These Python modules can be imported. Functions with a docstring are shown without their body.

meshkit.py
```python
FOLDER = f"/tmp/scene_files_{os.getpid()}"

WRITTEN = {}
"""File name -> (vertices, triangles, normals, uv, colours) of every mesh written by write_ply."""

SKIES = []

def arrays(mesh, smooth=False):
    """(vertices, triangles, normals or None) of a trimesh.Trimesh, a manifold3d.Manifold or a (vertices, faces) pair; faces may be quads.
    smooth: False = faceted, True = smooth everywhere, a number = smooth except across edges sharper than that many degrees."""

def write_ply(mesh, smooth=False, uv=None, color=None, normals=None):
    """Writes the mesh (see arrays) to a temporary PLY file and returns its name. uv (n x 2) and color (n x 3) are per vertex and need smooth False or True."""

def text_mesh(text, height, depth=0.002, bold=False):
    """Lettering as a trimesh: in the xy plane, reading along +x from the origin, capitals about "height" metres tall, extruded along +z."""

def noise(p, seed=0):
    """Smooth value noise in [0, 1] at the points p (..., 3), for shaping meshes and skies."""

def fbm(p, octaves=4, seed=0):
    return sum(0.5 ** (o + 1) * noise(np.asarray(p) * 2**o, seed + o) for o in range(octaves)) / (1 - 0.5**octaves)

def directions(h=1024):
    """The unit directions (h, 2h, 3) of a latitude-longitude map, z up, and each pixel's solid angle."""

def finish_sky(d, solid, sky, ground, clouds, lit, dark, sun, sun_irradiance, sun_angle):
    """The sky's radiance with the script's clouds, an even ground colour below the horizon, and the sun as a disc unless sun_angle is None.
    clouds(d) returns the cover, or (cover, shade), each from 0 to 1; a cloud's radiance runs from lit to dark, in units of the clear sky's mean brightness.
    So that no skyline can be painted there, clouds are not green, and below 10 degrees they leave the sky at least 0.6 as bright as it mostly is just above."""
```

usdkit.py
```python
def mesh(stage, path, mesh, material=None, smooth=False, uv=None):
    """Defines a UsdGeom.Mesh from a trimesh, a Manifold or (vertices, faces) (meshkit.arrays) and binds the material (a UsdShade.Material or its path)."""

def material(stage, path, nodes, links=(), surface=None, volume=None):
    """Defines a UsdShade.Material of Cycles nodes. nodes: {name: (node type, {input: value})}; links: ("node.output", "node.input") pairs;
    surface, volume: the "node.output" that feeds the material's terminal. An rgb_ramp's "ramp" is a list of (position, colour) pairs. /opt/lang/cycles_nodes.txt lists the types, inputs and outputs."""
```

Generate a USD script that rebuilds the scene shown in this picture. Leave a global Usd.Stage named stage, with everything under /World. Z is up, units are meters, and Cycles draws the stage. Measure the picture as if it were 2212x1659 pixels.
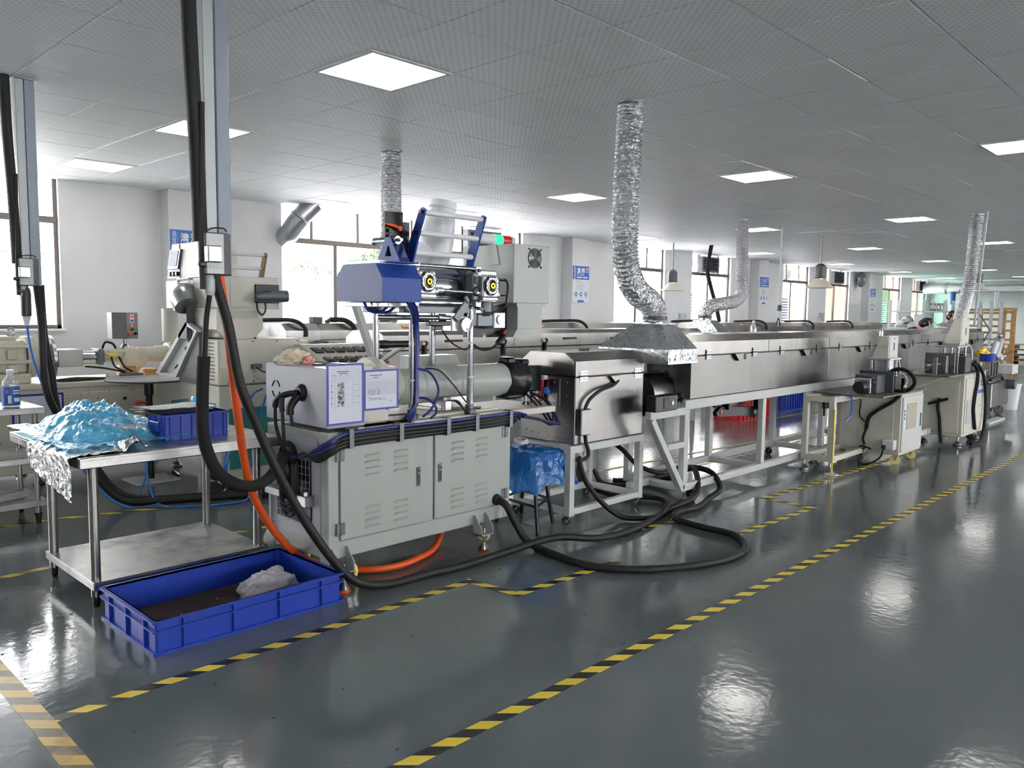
import math, random
import numpy as np
import trimesh
import manifold3d as m3
from shapely.geometry import Polygon
from pxr import Usd, UsdGeom, UsdLux, UsdShade, Gf, Sdf, Vt
import usdkit, meshkit

random.seed(7)
np.random.seed(7)
PI = math.pi
stage = Usd.Stage.CreateInMemory()
UsdGeom.SetStageUpAxis(stage, UsdGeom.Tokens.z)
UsdGeom.SetStageMetersPerUnit(stage, 1.0)
UsdGeom.Xform.Define(stage, '/World')
UsdGeom.Scope.Define(stage, '/World/Looks')

# ---------------------------------------------------------------- camera, sky, exposure
cam = UsdGeom.Camera.Define(stage, '/World/camera')
cam.CreateHorizontalApertureAttr(36.0)
cam.CreateVerticalApertureAttr(36.0 * 1659 / 2212)
cam.CreateFocalLengthAttr(36.0 * 1721.54 / 2212)
cam.CreateClippingRangeAttr(Gf.Vec2f(0.05, 400))
cam.CreateExposureAttr(0.13)
YAW, PITCH, ROLL, EYE = math.radians(43.7456), math.radians(5.1529), math.radians(-0.7414), 1.4063
fw = np.array([math.cos(YAW) * math.cos(PITCH), math.sin(YAW) * math.cos(PITCH), -math.sin(PITCH)])
rt = np.array([math.sin(YAW), -math.cos(YAW), 0.0])
dn = np.cross(fw, rt)
r2 = math.cos(ROLL) * rt + math.sin(ROLL) * dn
d2 = -math.sin(ROLL) * rt + math.cos(ROLL) * dn
cam.AddTransformOp().Set(Gf.Matrix4d(*[float(x) for x in (*r2, 0, *(-d2), 0, *(-fw), 0, 0, 0, EYE, 1)]))

SKY, PANEL = 8.0, 9.0
dome = UsdLux.DomeLight.Define(stage, '/World/sky')
dome.CreateIntensityAttr(SKY)
dome.CreateColorAttr(Gf.Vec3f(1.0, 0.985, 0.99))

# ---------------------------------------------------------------- mesh helpers
def _unit(v):
    v = np.asarray(v, float)
    return v / max(np.linalg.norm(v), 1e-12)

def frame(d):
    d = _unit(d)
    a = np.array([0, 0, 1.0]) if abs(d[2]) < 0.9 else np.array([1.0, 0, 0])
    u = _unit(np.cross(a, d))
    return u, np.cross(d, u), d

_BF = None
def _bevfaces():
    global _BF
    if _BF is None:
        pts = _bevpts(np.array([-1, -1, -1.0]), np.array([1, 1, 1.0]), 0.2)
        h = trimesh.convex.convex_hull(pts)
        idx = [int(np.argmin(np.linalg.norm(pts - p, axis=1))) for p in h.vertices]
        _BF = np.array([[idx[k] for k in t] for t in h.faces])
    return _BF

def _bevpts(a, b, e):
    out = []
    for sx in (0, 1):
        for sy in (0, 1):
            for sz in (0, 1):
                c = np.array([b[0] if sx else a[0], b[1] if sy else a[1], b[2] if sz else a[2]])
                i = np.array([-e if sx else e, -e if sy else e, -e if sz else e])
                for k in range(3):
                    q = c + i
                    q[k] = c[k]
                    out.append(q)
    return np.array(out)

_CF = np.array([[0, 1, 3], [0, 3, 2], [4, 6, 7], [4, 7, 5], [0, 4, 5], [0, 5, 1], [2, 3, 7], [2, 7, 6], [0, 2, 6], [0, 6, 4], [1, 5, 7], [1, 7, 3]])

class MB:
    """Collects shapes that become one mesh."""
    def __init__(self):
        self.v, self.f, self.n = [], [], 0

    def add(self, v, f):
        v = np.asarray(v, float)
        self.v.append(v)
        self.f.append(np.asarray(f, int) + self.n)
        self.n += len(v)
        return self

    def tm(self, m):
        return self.add(m.vertices, m.faces)

    def box(self, x0, y0, z0, x1, y1, z1, bev=0.0):
        a = np.minimum([x0, y0, z0], [x1, y1, z1]).astype(float)
        b = np.maximum([x0, y0, z0], [x1, y1, z1]).astype(float)
        if bev > 0:
            return self.add(_bevpts(a, b, min(bev, 0.45 * (b - a).min())), _bevfaces())
        v = [[b[0] if k & 4 else a[0], b[1] if k & 2 else a[1], b[2] if k & 1 else a[2]] for k in range(8)]
        return self.add(v, _CF)

    def obox(self, c, size, ax, bev=0.0):
        m = MB().box(*(-np.array(size) / 2), *(np.array(size) / 2), bev)
        R = np.array(ax)                                # rows: local x, y, z axes
        return self.add(m.v[0] @ R + np.array(c), m.f[0])

    def bar(self, p0, p1, w, h, bev=0.0, up=(0, 0, 1)):
        p0, p1 = np.array(p0, float), np.array(p1, float)
        d = _unit(p1 - p0)
        s = _unit(np.cross(up, d)) if abs(np.dot(d, up)) < 0.99 else np.array([1.0, 0, 0])
        return self.obox((p0 + p1) / 2, (np.linalg.norm(p1 - p0), w, h), (d, s, np.cross(d, s)), bev)

    def cyl(self, p0, p1, r0, r1=None, n=16):
        r1 = r0 if r1 is None else r1
        return self.lathe([(0, 0), (r0, 0), (r1, 1), (0, 1)], p0, p1, n)

    def lathe(self, prof, p0, p1, n=24, a0=0.0):
        """prof: (radius, t) from p0 (t=0) to p1 (t=1)."""
        p0, p1 = np.array(p0, float), np.array(p1, float)
        u, w, _ = frame(p1 - p0)
        an = a0 + np.arange(n) * 2 * PI / n
        ring = np.outer(np.cos(an), u) + np.outer(np.sin(an), w)
        v, f = [], []
        for r, t in prof:
            v.append(p0 + (p1 - p0) * t + ring * max(r, 1e-5))
        k = np.arange(n)
        for i in range(len(prof) - 1):
            a, b = i * n + k, i * n + (k + 1) % n
            f += [np.stack([a, b, b + n], 1), np.stack([a, b + n, a + n], 1)]
        return self.add(np.vstack(v), np.vstack(f))

    def tube(self, pts, r, n=10, res=None, closed=False):
        p = np.array(pts, float)
        if res is None:
            res = 6
        if res > 1 and len(p) > 2:
            q = np.vstack([2 * p[0] - p[1], p, 2 * p[-1] - p[-2]])
            t = np.linspace(0, 1, res, endpoint=False)[:, None]
            o = []
            for i in range(1, len(q) - 2):
                a, b, c, d = q[i - 1:i + 3]
                o.append(0.5 * (2 * b + (c - a) * t + (2 * a - 5 * b + 4 * c - d) * t ** 2 + (3 * b - a - 3 * c + d) * t ** 3))
            p = np.vstack(o + [p[-1:]])
        T = np.gradient(p, axis=0)
        T /= np.maximum(np.linalg.norm(T, axis=1, keepdims=True), 1e-9)
        u = frame(T[0])[0]
        rr = np.broadcast_to(np.asarray(r, float), (len(p),)) if np.ndim(r) == 0 else np.interp(np.linspace(0, 1, len(p)), np.linspace(0, 1, len(r)), r)
        an = np.arange(n) * 2 * PI / n
        v = []
        for i in range(len(p)):
            u = _unit(u - T[i] * np.dot(u, T[i]))
            w = np.cross(T[i], u)
            v.append(p[i] + rr[i] * (np.outer(np.cos(an), u) + np.outer(np.sin(an), w)))
        m = len(p)
        V = np.vstack(v + [p[:1], p[-1:]])
        k = np.arange(n)
        f = []
        for i in range(m - 1):
            a, b = i * n + k, i * n + (k + 1) % n
            f += [np.stack([a, b, b + n], 1), np.stack([a, b + n, a + n], 1)]
        f.append(np.stack([np.full(n, m * n), (k + 1) % n, k], 1))
        f.append(np.stack([np.full(n, m * n + 1), (m - 1) * n + k, (m - 1) * n + (k + 1) % n], 1))
        return self.add(V, np.vstack(f))

    def prism(self, poly, o, u, v, depth, holes=()):
        """polygon (2-D) in the plane o + a*u + b*v, extruded by the vector depth."""
        m = trimesh.creation.extrude_polygon(Polygon(poly, holes), 1.0, engine='earcut')
        o, u, v, d = (np.array(x, float) for x in (o, u, v, depth))
        P = m.vertices
        f = m.faces if np.dot(np.cross(u, v), d) > 0 else m.faces[:, ::-1]
        return self.add(o + P[:, :1] * u + P[:, 1:2] * v + P[:, 2:] * d, f)

    def xz(self, poly, y0, y1, holes=()):
        return self.prism(poly, (0, y0, 0), (1, 0, 0), (0, 0, 1), (0, y1 - y0, 0), holes)

    def yz(self, poly, x0, x1, holes=()):
        return self.prism(poly, (x0, 0, 0), (0, 1, 0), (0, 0, 1), (x1 - x0, 0, 0), holes)

    def xy(self, poly, z0, z1, holes=()):
        return self.prism(poly, (0, 0, z0), (1, 0, 0), (0, 1, 0), (0, 0, z1 - z0), holes)

    def grid(self, P, thick=0.0):
        """a sheet of points P (n, m, 3)."""
        n, m = P.shape[:2]
        i = np.arange(n * m).reshape(n, m)
        a, b, c, d = i[:-1, :-1].ravel(), i[1:, :-1].ravel(), i[1:, 1:].ravel(), i[:-1, 1:].ravel()
        f = np.vstack([np.stack([a, b, c], 1), np.stack([a, c, d], 1)])
        V = P.reshape(-1, 3)
        if thick:
            self.add(V, f)
            self.add(V - [0, 0, thick], f[:, ::-1])
            return self
        return self.add(V, f)

    def ball(self, c, r, sub=2, scale=(1, 1, 1)):
        m = trimesh.creation.icosphere(subdivisions=sub, radius=1.0)
        return self.add(m.vertices * np.array(scale) * r + np.array(c), m.faces)

    def bolt(self, p, d, r=0.006, h=0.005):
        p = np.array(p, float)
        return self.lathe([(0, 0), (r, 0), (r, 0.6), (r * 0.6, 1), (0, 1)], p, p + _unit(d) * h, 8)

    def arr(self):
        return np.vstack(self.v), np.vstack(self.f)

# ---------------------------------------------------------------- things and parts
_used = {}
def numbered(parent, name):
    k = _used.get((parent, name), 0)
    _used[(parent, name)] = k + 1
    return f'{parent}/{name}' + (f'_{k:03d}' if k else '')

class Thing:
    def __init__(self, path, loc, prim):
        self.path, self.loc, self.prim = path, np.array(loc, float), prim

def meta(prim, label=None, cat=None, group=None, kind=None):
    for k, v in (('label', label), ('category', cat), ('group', group), ('kind', kind)):
        if v:
            prim.SetCustomDataByKey(k, v)

def thing(name, label, cat, loc=(0, 0, 0), group=None, kind=None):
    x = UsdGeom.Xform.Define(stage, numbered('/World', name))
    x.AddTranslateOp().Set(Gf.Vec3d(*map(float, loc)))
    x.AddRotateZOp().Set(0.0)
    meta(x.GetPrim(), label, cat, group, kind)
    return Thing(str(x.GetPath()), loc, x.GetPrim())

def part(t, name, mb, mat, smooth=30, label=None, kind=None):
    """one mesh under the thing or part t; mb is in world coordinates."""
    v, f = mb.arr() if isinstance(mb, MB) else mb
    m = usdkit.mesh(stage, numbered(t.path, name), (v - t.loc, f), L[mat], smooth=smooth)
    meta(m.GetPrim(), label, None, None, kind)
    return Thing(str(m.GetPath()), t.loc, m.GetPrim())

def solo(name, label, cat, mb, mat, smooth=30, group=None, kind=None):
    """a thing that is one mesh."""
    v, f = mb.arr()
    c = np.array([(v[:, 0].min() + v[:, 0].max()) / 2, (v[:, 1].min() + v[:, 1].max()) / 2, v[:, 2].min()])
    m = usdkit.mesh(stage, numbered('/World', name), (v - c, f), L[mat], smooth=smooth)
    m.AddTranslateOp().Set(Gf.Vec3d(*map(float, c)))
    meta(m.GetPrim(), label, cat, group, kind)
    return Thing(str(m.GetPath()), c, m.GetPrim())

def dup(t, name, label, cat, loc, rz=0.0, group=None, kind=None):
    x = UsdGeom.Xform.Define(stage, numbered('/World', name))
    x.GetPrim().GetReferences().AddInternalReference(Sdf.Path(t.path))
    x.GetPrim().SetInstanceable(True)
    x.ClearXformOpOrder()
    x.AddTranslateOp().Set(Gf.Vec3d(*map(float, loc)))
    x.AddRotateZOp().Set(float(rz))
    meta(x.GetPrim(), label, cat, group, kind)
    return Thing(str(x.GetPath()), loc, x.GetPrim())

# ---------------------------------------------------------------- materials
L = {}
def lin(c):
    return tuple(((x / 255) / 12.92 if x / 255 < 0.04045 else ((x / 255 + 0.055) / 1.055) ** 2.4) for x in c)

def mat(name, rgb, rough=0.5, metal=0.0, bump=None, var=None, stretch=(1, 1, 1), rvar=None, **kw):
    """rgb in sRGB 0-255. bump=(scale, strength, distance); var=(scale, rgb2, lo, hi) mottling; rvar=(scale, r0, r1)."""
    nodes = {'g': ('geometry', {}), 'mp': ('mapping', {'scale': stretch}), 'p': ('principled_bsdf', {'base_color': lin(rgb), 'roughness': rough, 'metallic': metal, **kw})}
    links = [('g.position', 'mp.vector')]
    if var:
        nodes['n'] = ('noise_texture', {'scale': var[0], 'detail': 5.0, 'roughness': 0.6})
        nodes['r'] = ('rgb_ramp', {'ramp': [(var[2], lin(rgb)), (var[3], lin(var[1]))]})
        links += [('mp.vector', 'n.vector'), ('n.fac', 'r.fac'), ('r.color', 'p.base_color')]
    if rvar:
        nodes['n2'] = ('noise_texture', {'scale': rvar[0], 'detail': 4.0})
        nodes['mr'] = ('map_range', {'from_min': 0.3, 'from_max': 0.7, 'to_min': rvar[1], 'to_max': rvar[2]})
        links += [('mp.vector', 'n2.vector'), ('n2.fac', 'mr.value'), ('mr.result', 'p.roughness')]
    if bump:
        nodes['n3'] = ('noise_texture', {'scale': bump[0], 'detail': 3.0})
        nodes['b'] = ('bump', {'strength': bump[1], 'distance': bump[2]})
        links += [('mp.vector', 'n3.vector'), ('n3.fac', 'b.height'), ('b.normal', 'p.normal')]
    L[name] = usdkit.material(stage, '/World/Looks/' + name, nodes, links, surface='p.BSDF')

mat('wall_paint', (203, 204, 205), 0.7, bump=(6, 0.1, 0.004), var=(0.8, (197, 198, 200), 0.4, 0.7))
mat('trim_white', (214, 215, 215), 0.5)
mat('bronze_frame', (92, 84, 78), 0.4, 0.4)
mat('cream_paint', (200, 198, 188), 0.42, var=(3.0, (190, 187, 174), 0.45, 0.75))
mat('cream_worn', (192, 188, 172), 0.45, var=(9.0, (112, 98, 80), 0.66, 0.74))
mat('light_paint', (156, 162, 157), 0.4, bump=(180, 0.04, 0.001))
mat('light_paint_shade', (150, 156, 156), 0.4)
mat('white_paint', (190, 194, 192), 0.42)
mat('grey_paint', (160, 164, 172), 0.4, bump=(200, 0.05, 0.001))
mat('grey_channel', (128, 138, 148), 0.45, 0.2)
mat('pale_channel', (172, 178, 180), 0.45, 0.2)
mat('dark_grey', (70, 74, 80), 0.45)
mat('iron_grey', (96, 102, 108), 0.4, 0.5)
mat('black_plastic', (22, 23, 26), 0.4)
mat('black_rubber', (15, 15, 16), 0.6, bump=(90, 0.12, 0.002))
mat('foam_rubber', (18, 19, 21), 0.9, bump=(60, 0.25, 0.004))
mat('black_steel', (28, 30, 34), 0.35, 0.4)
mat('orange_hose', (214, 84, 28), 0.45)
mat('red_plastic', (200, 30, 36), 0.38)
mat('red_cover', (190, 60, 55), 0.4)
mat('yellow_plastic', (226, 198, 60), 0.4)
mat('cream_wheel', (222, 208, 130), 0.45)
mat('blue_plastic', (24, 56, 158), 0.36, bump=(40, 0.03, 0.002))
mat('tray_dirt', (62, 54, 44), 0.7, var=(7.0, (92, 66, 40), 0.45, 0.75))
mat('blue_paint', (20, 62, 142), 0.5)
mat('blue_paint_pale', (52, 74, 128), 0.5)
mat('sign_blue', (24, 88, 168), 0.45)
mat('frame_blue', (20, 26, 140), 0.35)
mat('blue_hose', (24, 38, 110), 0.35)
mat('air_hose', (40, 112, 205), 0.35)
mat('teal_paint', (40, 130, 122), 0.45)
mat('paper', (198, 203, 216), 0.6)
mat('paper_photo', (60, 62, 66), 0.6, var=(60.0, (190, 190, 190), 0.45, 0.62))
mat('ink', (40, 42, 56), 0.6)
mat('ink_grey', (140, 144, 156), 0.6)
mat('ink_orange', (220, 140, 60), 0.6)
mat('white_plastic', (208, 211, 216), 0.32)
mat('chrome', (186, 189, 194), 0.14, 1.0)
mat('satin_steel', (176, 178, 180), 0.28, 1.0)
mat('zinc', (168, 170, 172), 0.38, 1.0)
mat('cast_alu', (188, 190, 194), 0.42, 0.85, bump=(60, 0.08, 0.002))
mat('brass', (214, 160, 40), 0.3, 0.9)
mat('rough_steel', (130, 130, 128), 0.4, 0.9, var=(14, (90, 88, 84), 0.4, 0.7))
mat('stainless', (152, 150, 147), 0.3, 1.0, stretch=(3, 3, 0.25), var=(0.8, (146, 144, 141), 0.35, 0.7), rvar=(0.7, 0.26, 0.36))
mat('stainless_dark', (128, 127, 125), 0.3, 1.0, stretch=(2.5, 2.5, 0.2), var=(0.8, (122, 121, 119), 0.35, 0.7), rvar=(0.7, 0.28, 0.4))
mat('stainless_table', (176, 176, 175), 0.32, 1.0, rvar=(5.0, 0.26, 0.42), var=(4.0, (166, 166, 165), 0.4, 0.7))
mat('foil', (196, 197, 199), 0.22, 1.0, bump=(34, 0.6, 0.02))
mat('duct_foil', (206, 208, 210), 0.3, 1.0, bump=(42, 0.9, 0.03))
mat('smooth_duct', (188, 191, 194), 0.3, 1.0, bump=(5, 0.2, 0.02))
mat('rag_cloth', (205, 196, 184), 0.9, var=(14, (160, 146, 128), 0.5, 0.7), bump=(60, 0.2, 0.004))
mat('tissue', (190, 188, 192), 0.85, bump=(50, 0.2, 0.004))
mat('oil_cloth', (222, 214, 196), 0.85, var=(8, (196, 182, 150), 0.5, 0.72))
mat('beige_glass', (170, 160, 140), 0.35)
mat('olive_metal', (132, 120, 82), 0.5, 0.3)
mat('brush_pink', (216, 150, 140), 0.8)
mat('wood_pallet', (178, 138, 92), 0.7, var=(4, (140, 104, 66), 0.4, 0.7), stretch=(1, 1, 8))
mat('cardboard', (176, 134, 96), 0.75)
mat('skin', (206, 160, 136), 0.5)
mat('hair_black', (20, 18, 20), 0.5)
mat('navy_cloth', (26, 34, 58), 0.85)
mat('grey_cloth', (196, 200, 198), 0.85)
mat('trousers', (48, 52, 62), 0.85)
mat('lamp_shade', (206, 198, 184), 0.45)
mat('outside_white', (94, 97, 101), 0.8)
mat('outside_cream', (88, 88, 84), 0.8)
mat('outside_glass', (60, 72, 82), 0.3)
mat('outside_roof', (74, 92, 116), 0.7)
mat('outside_pink', (96, 88, 89), 0.8)
mat('outside_brick', (100, 72, 62), 0.85, var=(20, (86, 60, 52), 0.4, 0.6))
mat('outside_green', (67, 133, 102), 0.7)
mat('outside_ground', (226, 226, 226), 0.9)
mat('leaf', (70, 84, 62), 0.7, var=(2, (86, 100, 76), 0.4, 0.7))
mat('bark', (77, 70, 62), 0.9)
mat('debris', (40, 40, 40), 0.8)

def emit(name, rgb, strength):
    L[name] = usdkit.material(stage, '/World/Looks/' + name, {'e': ('emission', {'color': lin(rgb), 'strength': strength})}, [], surface='e.emission')
emit('led_panel', (255, 252, 246), PANEL)
emit('green_light', (40, 255, 120), 3.0)
emit('red_digits', (255, 40, 50), 2.0)
emit('lamp_glow', (255, 250, 240), 1.5)

# epoxy floor: glossy grey-green, slightly wavy, scuffed
L['epoxy'] = usdkit.material(stage, '/World/Looks/epoxy', {
    'g': ('geometry', {}),
    'n': ('noise_texture', {'scale': 0.9, 'detail': 6.0, 'roughness': 0.6}),
    'r': ('rgb_ramp', {'ramp': [(0.3, lin((86, 95, 98))), (0.7, lin((97, 106, 109)))]}),
    'n1': ('noise_texture', {'scale': 1.6, 'detail': 5.0}),
    'mr': ('map_range', {'from_min': 0.3, 'from_max': 0.7, 'to_min': 0.08, 'to_max': 0.17}),
    'n2': ('noise_texture', {'scale': 26.0, 'detail': 2.0}),
    'n3': ('noise_texture', {'scale': 3.2, 'detail': 2.0}),
    'b1': ('bump', {'strength': 0.06, 'distance': 0.01}),
    'b2': ('bump', {'strength': 0.05, 'distance': 0.03}),
    'p': ('principled_bsdf', {'specular_ior_level': 0.62})},
    [('g.position', 'n.vector'), ('n.fac', 'r.fac'), ('r.color', 'p.base_color'), ('g.position', 'n1.vector'), ('n1.fac', 'mr.value'), ('mr.result', 'p.roughness'),
     ('g.position', 'n2.vector'), ('n2.fac', 'b1.height'), ('g.position', 'n3.vector'), ('n3.fac', 'b2.height'), ('b1.normal', 'b2.normal'), ('b2.normal', 'p.normal')], surface='p.BSDF')

# perforated metal ceiling panel: a fine square pattern of dimples
K = 2 * PI / 0.05
L['ceiling_panel'] = usdkit.material(stage, '/World/Looks/ceiling_panel', {
    'g': ('geometry', {}), 's': ('separate_xyz', {}),
    'mx': ('math', {'math_type': 'multiply', 'value2': K}), 'my': ('math', {'math_type': 'multiply', 'value2': K}),
    'sx': ('math', {'math_type': 'sine'}), 'sy': ('math', {'math_type': 'sine'}),
    'm': ('math', {'math_type': 'multiply'}),
    'r': ('rgb_ramp', {'ramp': [(0.0, lin((216, 219, 222))), (0.30, lin((238, 240, 242))), (0.6, lin((248, 249, 250)))]}),
    'ad': ('math', {'math_type': 'multiply_add', 'value2': 0.5, 'value3': 0.5}),
    'b': ('bump', {'strength': 0.35, 'distance': 0.004}),
    'p': ('principled_bsdf', {'roughness': 0.45})},
    [('g.position', 's.vector'), ('s.x', 'mx.value1'), ('s.y', 'my.value1'), ('mx.value', 'sx.value1'), ('my.value', 'sy.value1'),
     ('sx.value', 'm.value1'), ('sy.value', 'm.value2'), ('m.value', 'ad.value1'), ('ad.value', 'r.fac'), ('r.color', 'p.base_color'), ('ad.value', 'b.height'), ('b.normal', 'p.normal')], surface='p.BSDF')

# hazard tape: diagonal yellow and black print, some worn
def tape_mat(name, rgb_y, rgb_k, wear):
    L[name] = usdkit.material(stage, '/World/Looks/' + name, {
        'g': ('geometry', {}), 's': ('separate_xyz', {}), 'a': ('math', {'math_type': 'add'}),
        'd': ('math', {'math_type': 'divide', 'value2': 0.152}), 'fr': ('math', {'math_type': 'fraction'}),
        'gt': ('math', {'math_type': 'greater_than', 'value2': 0.5}),
        'mx': ('mix', {'color1': lin(rgb_y), 'color2': lin(rgb_k)}),
        'n': ('noise_texture', {'scale': 5.0, 'detail': 6.0}), 'rr': ('rgb_ramp', {'ramp': [(wear, (0, 0, 0)), (wear + 0.08, (0.6, 0.6, 0.6))]}),
        'm2': ('mix', {'color2': lin((150, 128, 60))}),
        'p': ('principled_bsdf', {'roughness': 0.35})},
        [('g.position', 's.vector'), ('s.x', 'a.value1'), ('s.y', 'a.value2'), ('a.value', 'd.value1'), ('d.value', 'fr.value1'), ('fr.value', 'gt.value1'), ('gt.value', 'mx.fac'),
         ('g.position', 'n.vector'), ('n.fac', 'rr.fac'), ('rr.color', 'm2.fac'), ('mx.color', 'm2.color1'), ('m2.color', 'p.base_color')], surface='p.BSDF')
tape_mat('hazard_tape', (222, 200, 66), (26, 27, 28), 0.75)
tape_mat('hazard_tape_worn', (196, 164, 66), (92, 80, 46), 0.5)

# galvanised sheet with spangle
L['galvanised'] = usdkit.material(stage, '/World/Looks/galvanised', {
    'g': ('geometry', {}), 'v': ('voronoi_texture', {'scale': 60.0}), 'bw': ('rgb_to_bw', {}),
    'r': ('rgb_ramp', {'ramp': [(0.2, lin((140, 146, 149))), (0.8, lin((204, 209, 211)))]}),
    'mr': ('map_range', {'from_min': 0.2, 'from_max': 0.8, 'to_min': 0.55, 'to_max': 0.28}),
    'p': ('principled_bsdf', {'metallic': 0.9})},
    [('g.position', 'v.vector'), ('v.color', 'bw.color'), ('bw.val', 'r.fac'), ('r.color', 'p.base_color'), ('bw.val', 'mr.value'), ('mr.result', 'p.roughness')], surface='p.BSDF')

# window pane and clear things
L['window_glass'] = usdkit.material(stage, '/World/Looks/window_glass', {
    't': ('transparent_bsdf', {'color': (0.96, 0.96, 0.96)}), 'gl': ('glossy_bsdf', {'roughness': 0.02, 'color': (1, 1, 1)}), 'lw': ('layer_weight', {'blend': 0.5}), 'pw': ('math', {'math_type': 'power', 'value2': 4.0}), 'fr': ('math', {'math_type': 'multiply_add', 'value2': 0.9, 'value3': 0.045}), 'm': ('mix_closure', {})},
    [('lw.facing', 'pw.value1'), ('pw.value', 'fr.value1'), ('fr.value', 'm.fac'), ('t.BSDF', 'm.closure1'), ('gl.BSDF', 'm.closure2')], surface='m.closure')
L['green_film'] = usdkit.material(stage, '/World/Looks/green_film', {
    't': ('transparent_bsdf', {'color': (0.55, 0.86, 0.70)}), 'gl': ('glossy_bsdf', {'roughness': 0.05}), 'lw': ('layer_weight', {'blend': 0.5}), 'pw': ('math', {'math_type': 'power', 'value2': 4.0}), 'fr': ('math', {'math_type': 'multiply_add', 'value2': 0.9, 'value3': 0.045}), 'm': ('mix_closure', {})},
    [('lw.facing', 'pw.value1'), ('pw.value', 'fr.value1'), ('fr.value', 'm.fac'), ('t.BSDF', 'm.closure1'), ('gl.BSDF', 'm.closure2')], surface='m.closure')
L['clear_plastic'] = usdkit.material(stage, '/World/Looks/clear_plastic', {
    't': ('transparent_bsdf', {'color': (0.9, 0.93, 0.95)}), 'gl': ('glossy_bsdf', {'roughness': 0.08}), 'd': ('diffuse_bsdf', {'color': (0.75, 0.78, 0.8)}),
    'm0': ('mix_closure', {'fac': 0.35}), 'm': ('mix_closure', {'fac': 0.18})},
    [('t.BSDF', 'm0.closure1'), ('d.BSDF', 'm0.closure2'), ('m0.closure', 'm.closure1'), ('gl.BSDF', 'm.closure2')], surface='m.closure')

def film(name, rgb, through, alpha):
    L[name] = usdkit.material(stage, '/World/Looks/' + name, {
        'g': ('geometry', {}), 'n3': ('noise_texture', {'scale': 22.0, 'detail': 3.0, 'distortion': 0.6}), 'b': ('bump', {'strength': 0.5, 'distance': 0.03}),
        't': ('transparent_bsdf', {'color': through}), 'd': ('diffuse_bsdf', {'color': lin(rgb)}), 'tl': ('translucent_bsdf', {'color': lin(rgb)}),
        'gl': ('glossy_bsdf', {'roughness': 0.12, 'color': (0.9, 0.95, 1)}), 'lw': ('layer_weight', {'blend': 0.5}), 'pw': ('math', {'math_type': 'power', 'value2': 4.0}), 'fr': ('math', {'math_type': 'multiply_add', 'value2': 0.9, 'value3': 0.045}),
        'm0': ('mix_closure', {'fac': 0.4}), 'm1': ('mix_closure', {'fac': alpha}), 'm': ('mix_closure', {})},
        [('g.position', 'n3.vector'), ('n3.fac', 'b.height'), ('b.normal', 'gl.normal'), ('b.normal', 'd.normal'), ('b.normal', 'lw.normal'), ('lw.facing', 'pw.value1'), ('pw.value', 'fr.value1'),
         ('d.BSDF', 'm0.closure1'), ('tl.BSDF', 'm0.closure2'), ('t.BSDF', 'm1.closure1'), ('m0.closure', 'm1.closure2'), ('fr.value', 'm.fac'), ('m1.closure', 'm.closure1'), ('gl.BSDF', 'm.closure2')], surface='m.closure')
film('blue_film', (96, 204, 248), (0.55, 0.88, 1.0), 0.78)
film('blue_film_deep', (20, 120, 205), (0.2, 0.55, 0.95), 0.75)
# ================================================================ ROOM
ZC = 2.841
X0, X1, Y0, YW = -7.0, 34.3, -8.0, 10.05
def structure(name, mb, m, smooth=30):
    v, f = mb.arr()
    p = usdkit.mesh(stage, numbered('/World', name), (v, f), L[m], smooth=smooth)
    meta(p.GetPrim(), kind='structure')
    return Thing(str(p.GetPath()), (0, 0, 0), p.GetPrim())

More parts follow.
